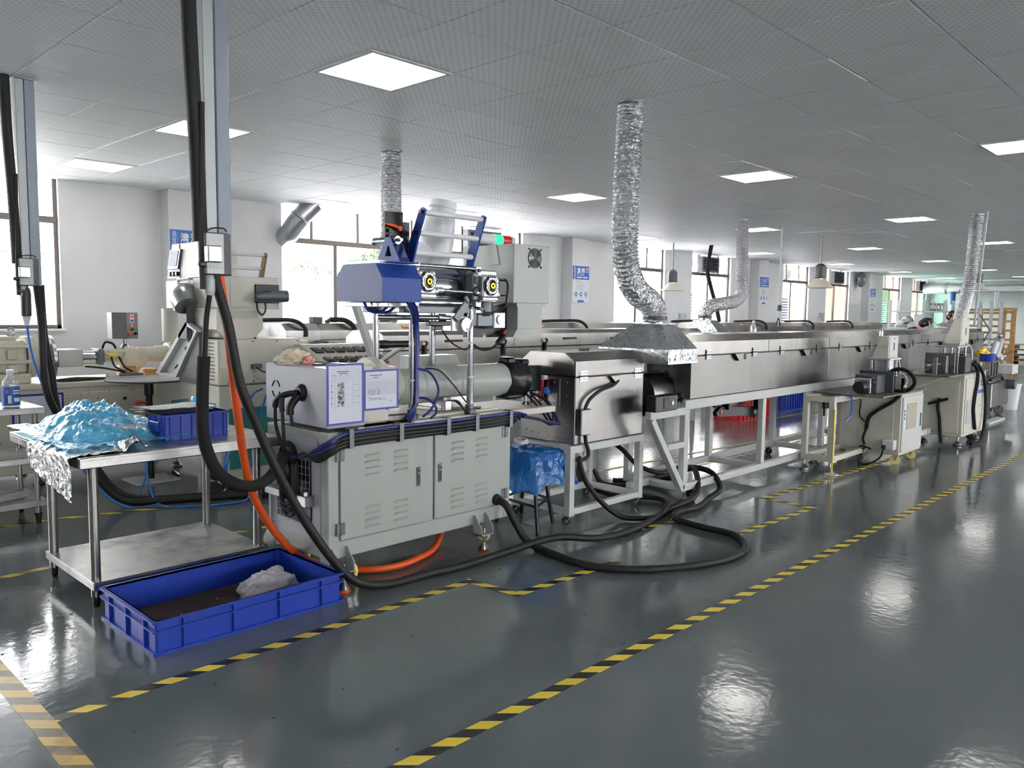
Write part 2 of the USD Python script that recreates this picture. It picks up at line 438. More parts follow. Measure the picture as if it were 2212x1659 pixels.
structure('floor', MB().box(X0, Y0, -0.15, X1, YW + 0.24, 0.0), 'epoxy')

# ceiling: square clip-in panels, 0.6 m, chamfered edges leave dark joints
ceil = thing('ceiling', None, None, (0, 0, 0), kind='structure')
GX, GY, T = 2.7302, 3.1169, 0.6
lit = {(i, j) for i in range(-16, 52, 8) for j in (-15, -11, -7, -3, 1, 5, 9)}
cells = []
for i in range(-17, 53):
    for j in range(-19, 12):
        if (i, j) in lit:
            continue
        xa, ya = GX + T * i, GY + T * j
        xb, yb = min(xa + T, X1), min(ya + T, YW + 0.24)
        xa, ya = max(xa, X0), max(ya, Y0)
        if xb - xa < 0.05 or yb - ya < 0.05:
            continue
        cx, cy = (xa + xb) / 2, (ya + yb) / 2
        dep = cx * 0.7195 + cy * 0.6887
        lat = abs(cx * 0.692 - cy * 0.722)
        vis = dep > 0.8 and lat < dep * 0.72 + 0.6 and (ZC - EYE) / dep < 0.62
        cells.append((0 if vis else 1, dep, xa, ya, xb, yb))
cells.sort()
def panel(xa, ya, xb, yb, tilt=None):
    g, c, h = 0.0016, 0.006, 0.012
    z = ZC + random.uniform(-0.0012, 0.0012)
    a, b = (xa + g, ya + g), (xb - g, yb - g)
    low = [(a[0] + c, a[1] + c), (b[0] - c, a[1] + c), (b[0] - c, b[1] - c), (a[0] + c, b[1] - c)]
    mid = [(a[0], a[1]), (b[0], a[1]), (b[0], b[1]), (a[0], b[1])]
    tz = tilt or (0, 0, 0, 0)
    v = [(x, y, z + t) for (x, y), t in zip(low, tz)] + [(x, y, z + h * 0.5 + t) for (x, y), t in zip(mid, tz)] + [(x, y, z + h + 0.01) for x, y in mid]
    f = [(0, 2, 1), (0, 3, 2), (8, 9, 10), (8, 10, 11)]
    for k in range(4):
        n = (k + 1) % 4
        f += [(k, n, 4 + n), (k, 4 + n, 4 + k), (4 + k, 4 + n, 8 + n), (4 + k, 8 + n, 8 + k)]
    return v, f
rest = MB()
for k, (s, dep, xa, ya, xb, yb) in enumerate(cells):
    tilt = None
    if random.random() < 0.06:
        a, b = random.choice([(0, 1), (1, 2), (2, 3), (3, 0)])
        tilt = [0.0] * 4
        tilt[a] = tilt[b] = -random.uniform(0.003, 0.009)
    if k < 300:
        part(ceil, 'ceiling_panel', MB().add(*panel(xa, ya, xb, yb, tilt)), 'ceiling_panel', smooth=False)
    else:
        rest.add(*panel(xa, ya, xb, yb, tilt))
part(ceil, 'further_panels', rest, 'ceiling_panel', smooth=False, kind='stuff')
part(ceil, 'backing', MB().box(X0, Y0, ZC + 0.03, X1, YW + 0.24, ZC + 0.2), 'dark_grey')

# walls. window wall with openings (x0, x1)
WIN = [(0.1, 3.05), (5.84, 10.74), (13.54, 15.43), (16.57, 18.43), (21.37, 23.09), (24.32, 26.16), (29.14, 31.02), (32.25, 33.95)]
WIN0 = [(-5.5, -1.6)]
SILL, RAIL = 1.15, 2.38
wl = MB()
xs = X0
for a, b in sorted(WIN0 + WIN):
    wl.box(xs, YW, 0, a, YW + 0.24, ZC)
    wl.box(a, YW, 0, b, YW + 0.24, SILL)
    xs = b
wl.box(xs, YW, 0, X1, YW + 0.24, ZC)
structure('wall_window_side', wl, 'wall_paint')
structure('wall_end', MB().box(X1, Y0, 0, X1 + 0.2, YW + 0.24, ZC), 'wall_paint')
WINN = [(-3.6, -1.2), (3.2, 5.8), (9.8, 14.0), (16.5, 21.0), (24.0, 28.0)]
wn, xs = MB(), X0
for a, b in WINN:
    wn.box(xs, Y0 - .2, 0, a, Y0, ZC).box(a, Y0 - .2, 0, b, Y0, 1.0)
    xs = b
wn.box(xs, Y0 - .2, 0, X1, Y0, ZC)
structure('wall_near', wn, 'wall_paint')
structure('wall_behind', MB().box(X0 - 0.2, Y0, 0, X0, YW + 0.24, ZC), 'wall_paint')
PIL = [(4.18, 4.68), (11.855, 12.36), (19.45, 19.98), (27.2, 27.75)]
for a, b in PIL:
    structure('trim_pilaster', MB().box(a, 9.80, 0, b, YW, ZC, 0.006), 'wall_paint')
structure('baseboard_window_side', MB().box(X0, YW - 0.012, 0, X1, YW, 0.1), 'grey_paint')

def window(k, a, b, low, high, green=None, louver=None):
    t = thing(f'window_{k}', None, None, (a, 10.13, SILL), kind='structure')
    f, y0, y1 = 0.045, 10.11, 10.16
    part(t, 'outer_frame', MB().box(a, y0, SILL, a + f, y1, ZC, .004).box(b - f, y0, SILL, b, y1, ZC, .004).box(a, y0, SILL, b, y1, SILL + f, .004), 'bronze_frame')
    part(t, 'transom', MB().box(a, y0 - 0.01, RAIL - 0.035, b, y1, RAIL + 0.035, .004), 'bronze_frame')
    part(t, 'sill_board', MB().box(a - 0.03, YW - 0.03, SILL - 0.03, b + 0.03, y0, SILL, .005), 'trim_white')
    part(t, 'reveal', MB().box(b - 0.004, YW, SILL, b, y0, ZC).box(a, YW, SILL, a + 0.004, y0, ZC), 'trim_white')
    for x in low:
        part(t, 'mullion', MB().box(x - 0.028, y0, SILL, x + 0.028, y1, RAIL, .004), 'bronze_frame')
    for x in high:
        part(t, 'upper_mullion', MB().box(x - 0.02, y0, RAIL, x + 0.02, y1, ZC, .003), 'bronze_frame')
    e = [a + f] + list(low) + [b - f]
    for i in range(len(e) - 1):
        part(t, 'pane', MB().box(e[i], 10.134, SILL + f, e[i + 1], 10.138, RAIL), 'green_film' if green == i else 'window_glass', label='green tinted pane' if green == i else None)
    e = [a] + list(high) + [b]
    for i in range(len(e) - 1):
        part(t, 'upper_pane', MB().box(e[i], 10.134, RAIL, e[i + 1], 10.138, ZC), 'window_glass')
    return t
window(1, *WIN[0], [1.15, 2.3], [1.0, 2.0])
window(2, *WIN[1], [6.76, 8.6, 9.75], [6.36, 7.16, 8.2, 9.3])
window(3, *WIN[2], [14.4], [14.1, 14.8])
window(4, *WIN[3], [17.42], [17.0, 17.9])
window(5, *WIN[4], [22.0], [21.7, 22.5])
window(6, *WIN[5], [25.1], [24.75, 25.6])
window(7, *WIN[6], [30.0], [29.55, 30.35], green=0)
window(8, *WIN[7], [33.1], [32.7, 33.4], green=1)
window(9, *WIN0[0], [-3.5], [-4.3, -2.7])
for k, (a, b) in enumerate(WINN):
    t = thing(f'window_{10 + k}', None, None, (a, Y0 - .1, 1.0), kind='structure')
    fm = MB().box(a, Y0 - .12, 1.0, b, Y0 - .07, 1.05).box(a, Y0 - .13, RAIL - .035, b, Y0 - .06, RAIL + .035)
    for x in np.linspace(a, b, 4):
        fm.box(x - .025, Y0 - .12, 1.0, x + .025, Y0 - .07, ZC)
    part(t, 'outer_frame', fm, 'bronze_frame')
    part(t, 'pane', MB().box(a, Y0 - .1, 1.0, b, Y0 - .095, ZC), 'window_glass')

# LED ceiling panels
proto = None
WHERE = {}
for j, row in ((9, 'nearest the window wall'), (5, 'in the middle row'), (1, 'in the row above the front oven'), (-3, 'over the aisle')):
    for n, i in enumerate(range(0, 49, 8)):
        WHERE[(i, j)] = f'LED panel light {row}, ' + ('nearest to the camera' if i == 0 else f'{["", "second", "third", "fourth", "fifth", "sixth", "seventh"][n]} along the hall')
for (i, j) in sorted(lit, key=lambda q: (abs(q[0]), abs(q[1]))):
    x, y = GX + T * (i + 0.5), GY + T * (j + 0.5)
    if not (X0 + .3 < x < X1 - .3 and Y0 + .3 < y < YW):
        continue
    lab = WHERE.get((i, j), 'square LED panel light of the hall outside the picture')
    if proto is None:
        t = proto = thing('led_panel_light', lab, 'ceiling light', (x, y, ZC), group='LED panel lights in the ceiling')
        part(t, 'diffuser', MB().box(x - .272, y - .272, ZC - 0.004, x + .272, y + .272, ZC + 0.004), 'led_panel', smooth=False)
        fm = MB()
        for s in (-1, 1):
            fm.box(x - .299, y + s * .285 - .014, ZC - .008, x + .299, y + s * .285 + .014, ZC + .02, .002)
            fm.box(x + s * .285 - .014, y - .271, ZC - .008, x + s * .285 + .014, y + .271, ZC + .02, .002)
        part(t, 'frame', fm, 'trim_white')
    else:
        dup(proto, 'led_panel_light', lab, 'ceiling light', (x, y, ZC), group='LED panel lights in the ceiling')

# hazard tape on the floor
def tape(path, w, label, m='hazard_tape'):
    t = thing('floor_tape', label, 'floor tape', (path[0][0], path[0][1], 0), group='hazard tape lines on the floor')
    for k in range(len(path) - 1):
        a, b = np.array(path[k]), np.array(path[k + 1])
        d = (b - a) / np.linalg.norm(b - a)
        n = np.array([-d[1], d[0]]) * w / 2
        e = d * w / 2
        a2, b2 = a - e * (k > 0), b + e * (k < len(path) - 2)
        z = 0.0012 + 0.0002 * k
        part(t, 'tape_strip', MB().xy([tuple(a2 - n), tuple(b2 - n), tuple(b2 + n), tuple(a2 + n)], 0.0, z), m, smooth=False)
    return t
tape([(1.0, 1.862), (2.15, 1.858), (9.5, 1.82), (20, 1.78)], 0.056, 'long straight yellow and black hazard tape along the edge of the aisle')
tape([(0.8, 2.92), (2.79, 2.965), (2.83, 2.655), (3.36, 2.63), (3.62, 2.62)], 0.05, 'zigzag yellow and black hazard tape in front of the blue floor tray and extruder')
tape([(0.775, 4.6), (0.775, 2.93), (0.765, 1.6)], 0.075, 'broad worn yellow floor tape at the lower left corner of the picture', 'hazard_tape_worn')
tape([(4.3, 2.93), (4.66, 2.86), (4.63, 2.42), (5.70, 2.38), (5.74, 2.77), (6.01, 2.755), (9.0, 2.66)], 0.05, 'hazard tape with a bulge in front of the long oven frame')
tape([(0.75, 4.66), (1.31, 4.70), (2.6, 4.64), (4.6, 4.32), (5.56, 4.29), (9.5, 4.05)], 0.05, 'worn hazard tape passing behind the steel table and under the ovens', 'hazard_tape_worn')
tape([(0.3, 5.86), (1.58, 5.78), (2.33, 5.58)], 0.05, 'faded hazard tape under the hanging black cables by the second table')
tape([(6.28, 3.83), (7.7, 3.80), (10.5, 3.78)], 0.05, 'hazard tape on the floor beneath the long oven frame')
tape([(10.4, 4.9), (13.5, 4.85)], 0.05, 'hazard tape behind the blue crate on the floor')

# little specks and chips of dirt on the floor
db = MB()
for _ in range(150):
    x, y = random.uniform(0.8, 7.5), random.uniform(1.5, 4.6)
    s = random.uniform(0.002, 0.006)
    db.box(x, y, 0, x + s * random.uniform(1, 3), y + s, 0.002)
solo('floor_debris', 'tiny dark chips of dirt scattered on the grey floor', 'debris', db, 'debris', smooth=False, kind='stuff')

# ================================================================ OUTSIDE
structure('ground', MB().box(-60, -120, -7.2, 150, 160, -7.0), 'outside_ground')
t = thing('neighbouring_building', 'pale multi-storey building seen through the leftmost window', 'building', (2, 34, -7))
part(t, 'wall', MB().box(-14, 34, -7, 13.4, 46, 3.4), 'outside_white')
part(t, 'parapet', MB().box(-14.2, 33.8, 3.4, 13.5, 46.2, 3.9).box(-14.1, 33.9, 0.9, 13.5, 34.0, 1.1), 'outside_cream')
part(t, 'awning_roof', MB().box(-14, 31.5, -3.3, 13.4, 34, -3.1), 'outside_pink')
for zz in (1.4, -1.8):
    for k in range(9):
        x = -11 + k * 2.6
        w = part(t, 'window_frame', MB().box(x, 33.93, zz, x + 1.5, 34.05, zz + 1.3), 'outside_white')
        part(w, 'pane', MB().box(x + .08, 33.9, zz + .08, x + .7, 33.93, zz + 1.22).box(x + .8, 33.9, zz + .08, x + 1.42, 33.93, zz + 1.22), 'outside_glass')
t = thing('factory_hall', 'low white factory hall with rounded awnings outside the wide window', 'building', (24, 30, -7))
part(t, 'wall', MB().box(15, 31, -7, 60, 50, -0.6), 'outside_white')
def awn(x0, x1, z, r, d):
    poly = [(x0 + r * 0.15 + r * (1 - math.cos(a)) * 1.2, z - r * math.sin(a)) for a in np.linspace(0, PI / 2, 7)] + [(x1, z - r), (x1, z)]
    return MB().xz(poly, 29.5, 29.5 + d)
part(t, 'awning', awn(15.2, 60, 1.1, 1.1, 2), 'outside_pink')
part(t, 'awning', awn(17, 60, -1.6, 1.3, 2), 'outside_roof')
part(t, 'roof', MB().box(14, 31, 1.3, 60, 50, 1.7).box(14, 31, -0.6, 60, 32, 1.3), 'outside_white')
part(t, 'roof_edge', MB().box(14, 30.8, 2.3, 60, 31, 2.55).box(14, 36, 1.7, 60, 36.4, 2.5), 'outside_roof')
for k in range(10):
    w = part(t, 'window_frame', MB().box(17 + 4 * k, 30.9, -4.4, 18.6 + 4 * k, 31, -3.2), 'outside_white')
    part(w, 'pane', MB().box(17.1 + 4 * k, 30.85, -4.3, 17.75 + 4 * k, 30.9, -3.3).box(17.85 + 4 * k, 30.85, -4.3, 18.5 + 4 * k, 30.9, -3.3), 'outside_glass')
t = thing('workshop_building', 'long pale workshop with a blue band outside the farther windows', 'building', (60, 30, -7))
part(t, 'wall', MB().box(64, 21, -7, 130, 40, 2.2), 'outside_white')
part(t, 'blue_band', MB().box(64, 20.9, 0.6, 130, 21, 1.3), 'outside_roof')
part(t, 'brick_wall', MB().box(52, 16, -7, 62, 22, 6), 'outside_brick')
part(t, 'ledge', MB().box(64, 20.3, -0.5, 130, 21, -0.3), 'outside_cream')
rng = np.random.default_rng(5)
def tree(x, y, h, r, label, n):
    t = thing('outdoor_tree', label, 'tree', (x, y, -7), group=None)
    tr = MB().tube([(x, y, -7), (x + .2, y, h * .4 - 4), (x, y, h - r * .6)], [.3, .22, .1], 8)
    for k in range(6):
        a = k * 1.05
        tr.tube([(x, y, h - r * 1.2), (x + math.cos(a) * r * .4, y + math.sin(a) * r * .4, h - r * .7), (x + math.cos(a) * r * .7, y + math.sin(a) * r * .7, h - r * .2)], [.1, .06, .03], 6)
    part(t, 'trunk', tr, 'bark')
    d = rng.normal(size=(n, 3)); d /= np.linalg.norm(d, axis=1, keepdims=True)
    lump = meshkit.fbm(d * 2.2 + x, 3)
    c = np.array([x, y, h - r * .55]) + d * (r * (0.45 + 0.9 * lump) * rng.uniform(.55, 1, n) ** .4)[:, None] * [1.25, 1.25, .8]
    u = rng.normal(size=(n, 3)); w = rng.normal(size=(n, 3))
    u /= np.linalg.norm(u, axis=1, keepdims=True); w /= np.linalg.norm(w, axis=1, keepdims=True)
    s = rng.uniform(.1, .2, n)[:, None] * r / 2.6
    V = np.stack([c - u * s, c + w * s * .5, c + u * s, c - w * s * .5], 1).reshape(-1, 3)
    i = np.arange(n) * 4
    part(t, 'foliage', MB().add(V, np.vstack([np.stack([i, i + 1, i + 2], 1), np.stack([i, i + 2, i + 3], 1)])), 'leaf', smooth=False, kind='stuff')
tree(44.5, 56, 6.6, 4.2, 'taller green tree beyond the factory hall, behind the blue gear cover', 7000)
tree(36, 56, 4.2, 3.4, 'lower bushy tree left of the taller tree outside the wide window', 5000)

# evaporative air coolers outside windows, each with a bent duct
cool = None
def cooler(x, label):
    global cool
    if cool is not None:
        return dup(cool, 'air_cooler', label, 'air cooler', (x, 10.9, 0.9), group='air coolers outside the windows')
    t = cool = thing('air_cooler', label, 'air cooler', (x, 10.9, 0.9), group='air coolers outside the windows')
    part(t, 'cabinet', MB().box(x - .5, 10.66, 1.0, x + .5, 11.5, 1.95, .02), 'white_plastic')
    for k in range(11):
        z = 1.07 + k * .078
        part(t, 'slat', MB().obox((x, 10.63, z), (.92, .05, .012), ((1, 0, 0), (0, .8, .6), (0, -.6, .8))), 'white_plastic')
    part(t, 'grille_back', MB().box(x - .47, 10.655, 1.04, x + .47, 10.66, 1.92), 'outside_roof')
    part(t, 'duct', MB().tube([(x, 11.1, 1.95), (x, 11.08, 2.3), (x - .02, 10.9, 2.62), (x - .1, 10.5, 2.68)], .24, 20), 'smooth_duct')
    part(t, 'stand', MB().box(x - .5, 10.7, .86, x - .44, 11.5, 1.0).box(x + .44, 10.7, .86, x + .5, 11.5, 1.0).box(x - .5, 10.26, .86, x + .5, 10.7, .9), 'iron_grey')
cooler(17.15, 'louvred white air cooler outside, behind the second hanging duct')
cooler(22.6, 'louvred white air cooler outside the window right of the thin hanging rod')
cooler(24.6, 'louvred white air cooler outside, below the nearer middle pendant lamp')
cooler(30.75, 'louvred white air cooler outside beside the green window pane')

# wall louvre grilles in the upper sashes
lou = None
def louvre(x, w, label):
    global lou
    if lou is not None and abs(w - .8) < .01:
        return dup(lou, 'air_grille', label, 'air grille', (x, 10.02, 2.6), group='air grilles in the upper windows')
    t = thing('air_grille', label, 'air grille', (x, 10.02, 2.6), group='air grilles in the upper windows')
    if lou is None:
        lou = t
    part(t, 'frame', MB().xz([(x - w / 2, 2.42), (x + w / 2, 2.42), (x + w / 2, 2.79), (x - w / 2, 2.79)], 9.97, 10.1, [[(x - w / 2 + .06, 2.46), (x + w / 2 - .06, 2.46), (x + w / 2 - .06, 2.75), (x - w / 2 + .06, 2.75)]]), 'outside_white')
    part(t, 'recess', MB().box(x - w / 2 + .05, 10.06, 2.45, x + w / 2 - .05, 10.09, 2.76), 'black_plastic')
    for k in range(5):
        part(t, 'slat', MB().obox((x, 10.0, 2.49 + k * .057), (w - .13, .05, .008), ((1, 0, 0), (0, .8, .6), (0, -.6, .8))), 'dark_grey')
louvre(17.3, .8, 'square air grille at the top of the window behind the second duct')
louvre(25.1, .8, 'square air grille in the upper window right of the middle pendant lamp')
louvre(9.7, .8, 'air grille in the upper window behind the green signal light')
louvre(33.2, .8, 'air grille in the last upper window near the end wall')
# ================================================================ shared little parts
def caster(t, x, y, z_top, r=0.035, wheel='black_plastic', name='caster', ang=0.0):
    c = part(t, name, MB().box(x - .03, y - .025, z_top - .008, x + .03, y + .025, z_top, .002), 'zinc')
    ax = np.array([math.cos(ang), math.sin(ang), 0])
    off = np.array([-ax[1], ax[0], 0]) * .02
    o = np.array([x, y, r]) + off
    part(c, 'wheel', MB().lathe([(0, 0), (r * .9, 0), (r, .2), (r, .8), (r * .9, 1), (0, 1)], o - ax * .013, o + ax * .013, 20), wheel)
    f = MB()
    for s in (-1, 1):
        f.bar(o + ax * s * .019 + [0, 0, -.005], np.array([x, y, z_top - .006]) + ax * s * .019, .028, .003)
    f.cyl(o - ax * .023, o + ax * .023, .006, n=8)
    part(c, 'fork', f, 'zinc')

def leveler(t, x, y, z_top, pad='orange_hose', r=0.035):
    c = part(t, 'leveling_foot', MB().lathe([(0, 0), (r, 0), (r, .08), (r * .85, .13), (r * .45, .25), (.011, .34), (.009, .36), (.009, 1), (0, 1)], (x, y, .006), (x, y, z_top + .03), 18), 'satin_steel')
    part(c, 'pad_ring', MB().cyl((x, y, 0), (x, y, .012), r * 1.04, n=18), pad)
    part(c, 'lock_nut', MB().cyl((x, y, z_top - .02), (x, y, z_top - .004), .016, n=6), 'zinc')

def hinge(t, x, z, y, w=.05, h=.05, m='zinc', vertical=False, nm='hinge'):
    """butt hinge on a face looking toward -y."""
    b = MB()
    if vertical:
        b.box(x - w / 2, y - .004, z - h / 2, x - .003, y, z + h / 2, .001).box(x + .003, y - .004, z - h / 2, x + w / 2, y, z + h / 2, .001).cyl((x, y - .004, z - h / 2), (x, y - .004, z + h / 2), .005, n=10)
        sp = [(x + a * w * .32, z + c * h * .33) for a in (-1, 1) for c in (-1, 1)]
    else:
        b.box(x - w / 2, y - .003, z - h / 2, x + w / 2, y, z - .003, .001).box(x - w / 2, y - .003, z + .003, x + w / 2, y, z + h / 2, .001).cyl((x - w / 2, y - .005, z), (x + w / 2, y - .005, z), .006, n=10)
        sp = [(x + a * w * .36, z + c * h * .28) for a in (-1, 0, 1) for c in (-1, 1)]
    g = part(t, nm, b, m)
    s = MB()
    for q in sp:
        s.bolt((q[0], y - .003, q[1]), (0, -1, 0), .0045, .003)
    part(g, 'screws', s, 'iron_grey')

def louver_slot(x0, x1, z, y, h=.016, d=.012):
    """pressed ventilation louvre on a face looking toward -y."""
    n = 9
    P = []
    for s, k in ((0, 0), (.0, 1), (.55, 1), (1.0, .15), (1.0, 0)):
        row = []
        for q in np.linspace(0, 1, n):
            e = min(1, min(q, 1 - q) * 6) ** .5 if 0 < q < 1 else 0
            row.append((x0 + (x1 - x0) * q, y - d * k * e, z - h / 2 + h * s))
        P.append(row)
    return MB().grid(np.array(P))

# ================================================================ EXTRUDER (nearest machine)
ex = thing('extruder', 'light grey extruder cabinet with louvred doors, white barrel and black die head', 'extruder', (2.18, 3.33, 0))
ZB = .812
b = MB().box(2.18, 3.34, .24, 3.475, 3.92, .795, .004)
b.box(2.177, 3.334, .155, 3.477, 3.922, .245, .006).box(2.174, 3.331, .155, 2.24, 3.40, .80, .005).box(3.415, 3.332, .155, 3.475, 3.40, .80, .005)
b.box(2.79, 3.332, .245, 2.858, 3.36, .80, .003)
part(ex, 'cabinet', b, 'light_paint')
part(ex, 'deck', MB().box(2.36, 3.335, .795, 3.475, 3.92, ZB, .005).box(2.62, 3.40, ZB, 3.44, 3.9, ZB + .012, .004), 'cream_paint')
for x0, x1, hx, side in ((2.243, 2.787, 2.243, -1), (2.862, 3.412, 3.412, 1)):
    d = part(ex, 'door', MB().box(x0, 3.322, .25, x1, 3.339, .745, .003), 'light_paint')
    w = x1 - x0
    cols = (x0 + w * .26, x0 + w * .60) if side < 0 else (x0 + w * .21, x0 + w * .56)
    for cx in cols:
        for zt in (.665, .395):
            for k in range(4):
                part(d, 'louvre', louver_slot(cx, cx + .105, zt - k * .034, 3.323), 'light_paint', smooth=40)
    lx = x1 - .045 if side < 0 else x0 + .035
    k = part(d, 'handle', MB().box(lx - .013, 3.315, .455, lx + .013, 3.323, .56, .003), 'iron_grey')
    part(k, 'latch', MB().box(lx - .007, 3.312, .465, lx + .007, 3.316, .52, .002).cyl((lx, 3.316, .54), (lx, 3.311, .54), .007, n=12), 'black_plastic')
    for z in (.685, .31):
        hinge(d, hx + (0.002 if side > 0 else -0.002), z, 3.322, .05, .062, 'iron_grey', True)
# left end panel with wire grille
pan = part(ex, 'end_panel', MB().yz([(3.40, .24), (3.88, .24), (3.88, .70), (3.84, .76), (3.44, .76), (3.40, .70)], 2.172, 2.182), 'grey_paint')
part(ex, 'grille_opening', MB().yz([(3.475, .31), (3.80, .31), (3.80, .645), (3.475, .645)], 2.166, 2.173), 'black_plastic')
g = MB()
for k in range(10):
    y = 3.48 + k * .0355
    g.cyl((2.163, y, .31), (2.163, y, .645), .0016, n=5)
for k in range(10):
    z = .315 + k * .0365
    g.cyl((2.1615, 3.475, z), (2.1615, 3.80, z), .0016, n=5)
part(ex, 'wire_grille', g, 'grey_paint')
s = MB()
for y, z in ((3.86, .26), (3.86, .68), (3.42, .26), (3.42, .68)):
    s.bolt((2.172, y, z), (-1, 0, 0), .006, .003)
part(ex, 'screws', s, 'iron_grey')
part(ex, 'cross_bar', MB().box(2.13, 3.46, .425, 2.16, 3.87, .465, .003).box(2.12, 3.45, .415, 2.172, 3.50, .47, .003).cyl((2.14, 3.475, .47), (2.14, 3.475, .49), .012, n=6), 'satin_steel')
# end skirt plates, brackets, feet
for y in (3.37, 3.90):
    part(ex, 'end_foot_plate', MB().yz([(y - .05, .16), (y + .05, .16), (y + .035, .09), (y - .02, .09)], 2.18, 2.186), 'light_paint')
for x in (2.235, 3.215):
    for y, dy in ((3.335, -1), (3.92, 1)):
        br = MB()
        for s in (-.045, .045):
            br.yz([(y, .10), (y + dy * .075, .10), (y + dy * .075, .145), (y + dy * .02, .215), (y, .215)], x + s - .003, x + s + .003)
        br.box(x - .048, y, .10, x + .048, y + dy * .075, .106)
        part(ex, 'foot_bracket', br, 'light_paint')
        leveler(ex, x, y + dy * .045, .11, 'orange_hose')
for x, y in ((2.37, 3.40), (3.36, 3.42), (2.37, 3.85), (3.36, 3.85)):
    caster(ex, x, y, .156, .048, 'cream_wheel', ang=0.1)
# motor housing
mo = part(ex, 'motor_housing', MB().box(2.176, 3.33, .82, 2.40, 3.925, 1.118, .006), 'grey_paint')
v = MB()
for a0 in (0, 1, 2, 3):
    aa = np.linspace(a0 * PI / 2 + .3, (a0 + 1) * PI / 2 - .3, 7)
    v.tube([(2.175, 3.815 + .038 * math.cos(a), .985 + .045 * math.sin(a)) for a in aa], .004, 6, 1)
part(mo, 'vent_slots', v, 'black_plastic')
sk = part(ex, 'socket', MB().lathe([(0, 0), (.045, 0), (.045, .3), (.03, 1), (0, 1)], (2.176, 3.56, .985), (2.15, 3.56, .985), 20), 'black_plastic')
part(sk, 'plugs', MB().tube([(2.15, 3.56, .985), (2.11, 3.585, .98), (2.085, 3.62, .965), (2.08, 3.65, .94), (2.08, 3.66, .91)], .016, 10).tube([(2.15, 3.555, .97), (2.12, 3.555, .94), (2.10, 3.55, .91), (2.10, 3.55, .88)], .02, 10).tube([(2.09, 3.61, .96), (2.085, 3.605, .92), (2.085, 3.60, .89)], .014, 8), 'black_rubber')
part(ex, 'power_cable', MB().tube([(2.08, 3.66, .92), (2.085, 3.665, .82), (2.10, 3.65, .74), (2.11, 3.64, .70), (2.12, 3.63, .66)], .009, 8), 'black_rubber')
part(ex, 'power_cable', MB().tube([(2.085, 3.60, .90), (2.09, 3.60, .80), (2.10, 3.61, .72), (2.11, 3.62, .66)], .009, 8), 'black_rubber')
part(ex, 'power_cable', MB().tube([(2.10, 3.55, .90), (2.105, 3.548, .86), (2.11, 3.546, .82)], .009, 8), 'black_rubber')
# coiled cables hanging in front of the end grille
for k in range(5):
    r = .155 - .012 * k
    cx, cz, o = 3.65 - .008 * k, .53 + .012 * (k % 3), 2.145 - .008 * k
    pts = [(o - .006 * math.sin(3 * a), cx + r * .62 * math.sin(a), cz + r * 1.25 * math.cos(a)) for a in np.linspace(.2 * k, 2 * PI + .2 * k, 15)]
    part(ex, 'coiled_cable', MB().tube(pts, .0085, 8, 3), 'black_rubber')
part(ex, 'coil_lump', MB().tube([(2.12, 3.70, .62), (2.115, 3.66, .60), (2.11, 3.62, .63), (2.115, 3.60, .57), (2.11, 3.64, .52), (2.12, 3.68, .50)], .028, 10, 4), 'black_plastic')
# gearbox and barrel
gb = part(ex, 'gearbox', MB().box(2.40, 3.40, ZB, 2.61, 3.84, .90, .012).xz([(2.40, .895), (2.62, .895), (2.62, 1.03), (2.585, 1.085), (2.50, 1.10), (2.40, 1.10)], 3.43, 3.81).box(2.42, 3.45, 1.09, 2.54, 3.79, 1.115, .008), 'cream_paint', smooth=25)
part(gb, 'oil_sight', MB().lathe([(0, 0), (.026, 0), (.026, .6), (.018, 1), (0, 1)], (2.44, 3.40, .85), (2.44, 3.388, .85), 20).cyl((2.44, 3.388, .85), (2.44, 3.386, .85), .008, n=12), 'white_paint')
part(gb, 'bolt_head', MB().cyl((2.59, 3.40, .89), (2.59, 3.392, .89), .012, n=6), 'iron_grey')
part(ex, 'bell_housing', MB().lathe([(0, 0), (.155, 0), (.165, .06), (.165, .25), (.15, .45), (.115, .7), (.108, 1), (0, 1)], (2.61, 3.62, .985), (2.80, 3.62, .985), 40), 'cream_paint', smooth=40)
bz = .972
part(ex, 'barrel_cover', MB().lathe([(0, 0), (.104, 0), (.106, .01), (.106, .99), (.104, 1), (0, 1)], (2.79, 3.62, bz), (3.72, 3.62, bz), 44), 'light_paint', smooth=40)
br = MB()
for x in (2.96, 3.24):
    br.lathe([(.1055, 0), (.1085, .2), (.1085, .8), (.1055, 1)], (x, 3.62, bz), (x + .018, 3.62, bz), 44)
part(ex, 'barrel_bands', br, 'light_paint_shade')
rs = np.random.default_rng(3)
prof = [(0, 0), (.10, 0), (.12, .06), (.128, .2), (.118, .3), (.132, .42), (.122, .55), (.13, .66), (.10, .72), (.082, .74), (.082, .97), (.07, 1), (0, 1)]
dh = MB().lathe(prof, (3.66, 3.62, bz - .004), (3.93, 3.62, bz - .004), 28)
dh.v[0] = dh.v[0] + (meshkit.fbm(dh.v[0] * 22, 3) - .5)[:, None] * [.0, .03, .03]
dh.box(3.85, 3.53, .885, 3.975, 3.71, 1.055, .008).box(3.64, 3.53, .845, 3.80, 3.6, .885, .015).box(3.68, 3.56, 1.07, 3.76, 3.66, 1.115, .012).box(3.80, 3.55, 1.06, 3.88, 3.68, 1.10, .012)
part(ex, 'die_head', dh, 'black_steel', smooth=40)
part(ex, 'barrel_support', MB().box(3.02, 3.47, ZB + .012, 3.36, 3.77, .835, .003).box(3.08, 3.50, .835, 3.32, 3.74, .905, .003), 'stainless')
part(ex, 'die_support', MB().cyl((3.86, 3.57, .80), (3.86, 3.57, .86), .012, n=10).cyl((3.86, 3.57, .80), (3.86, 3.57, .82), .03, 0.02, n=12), 'satin_steel')
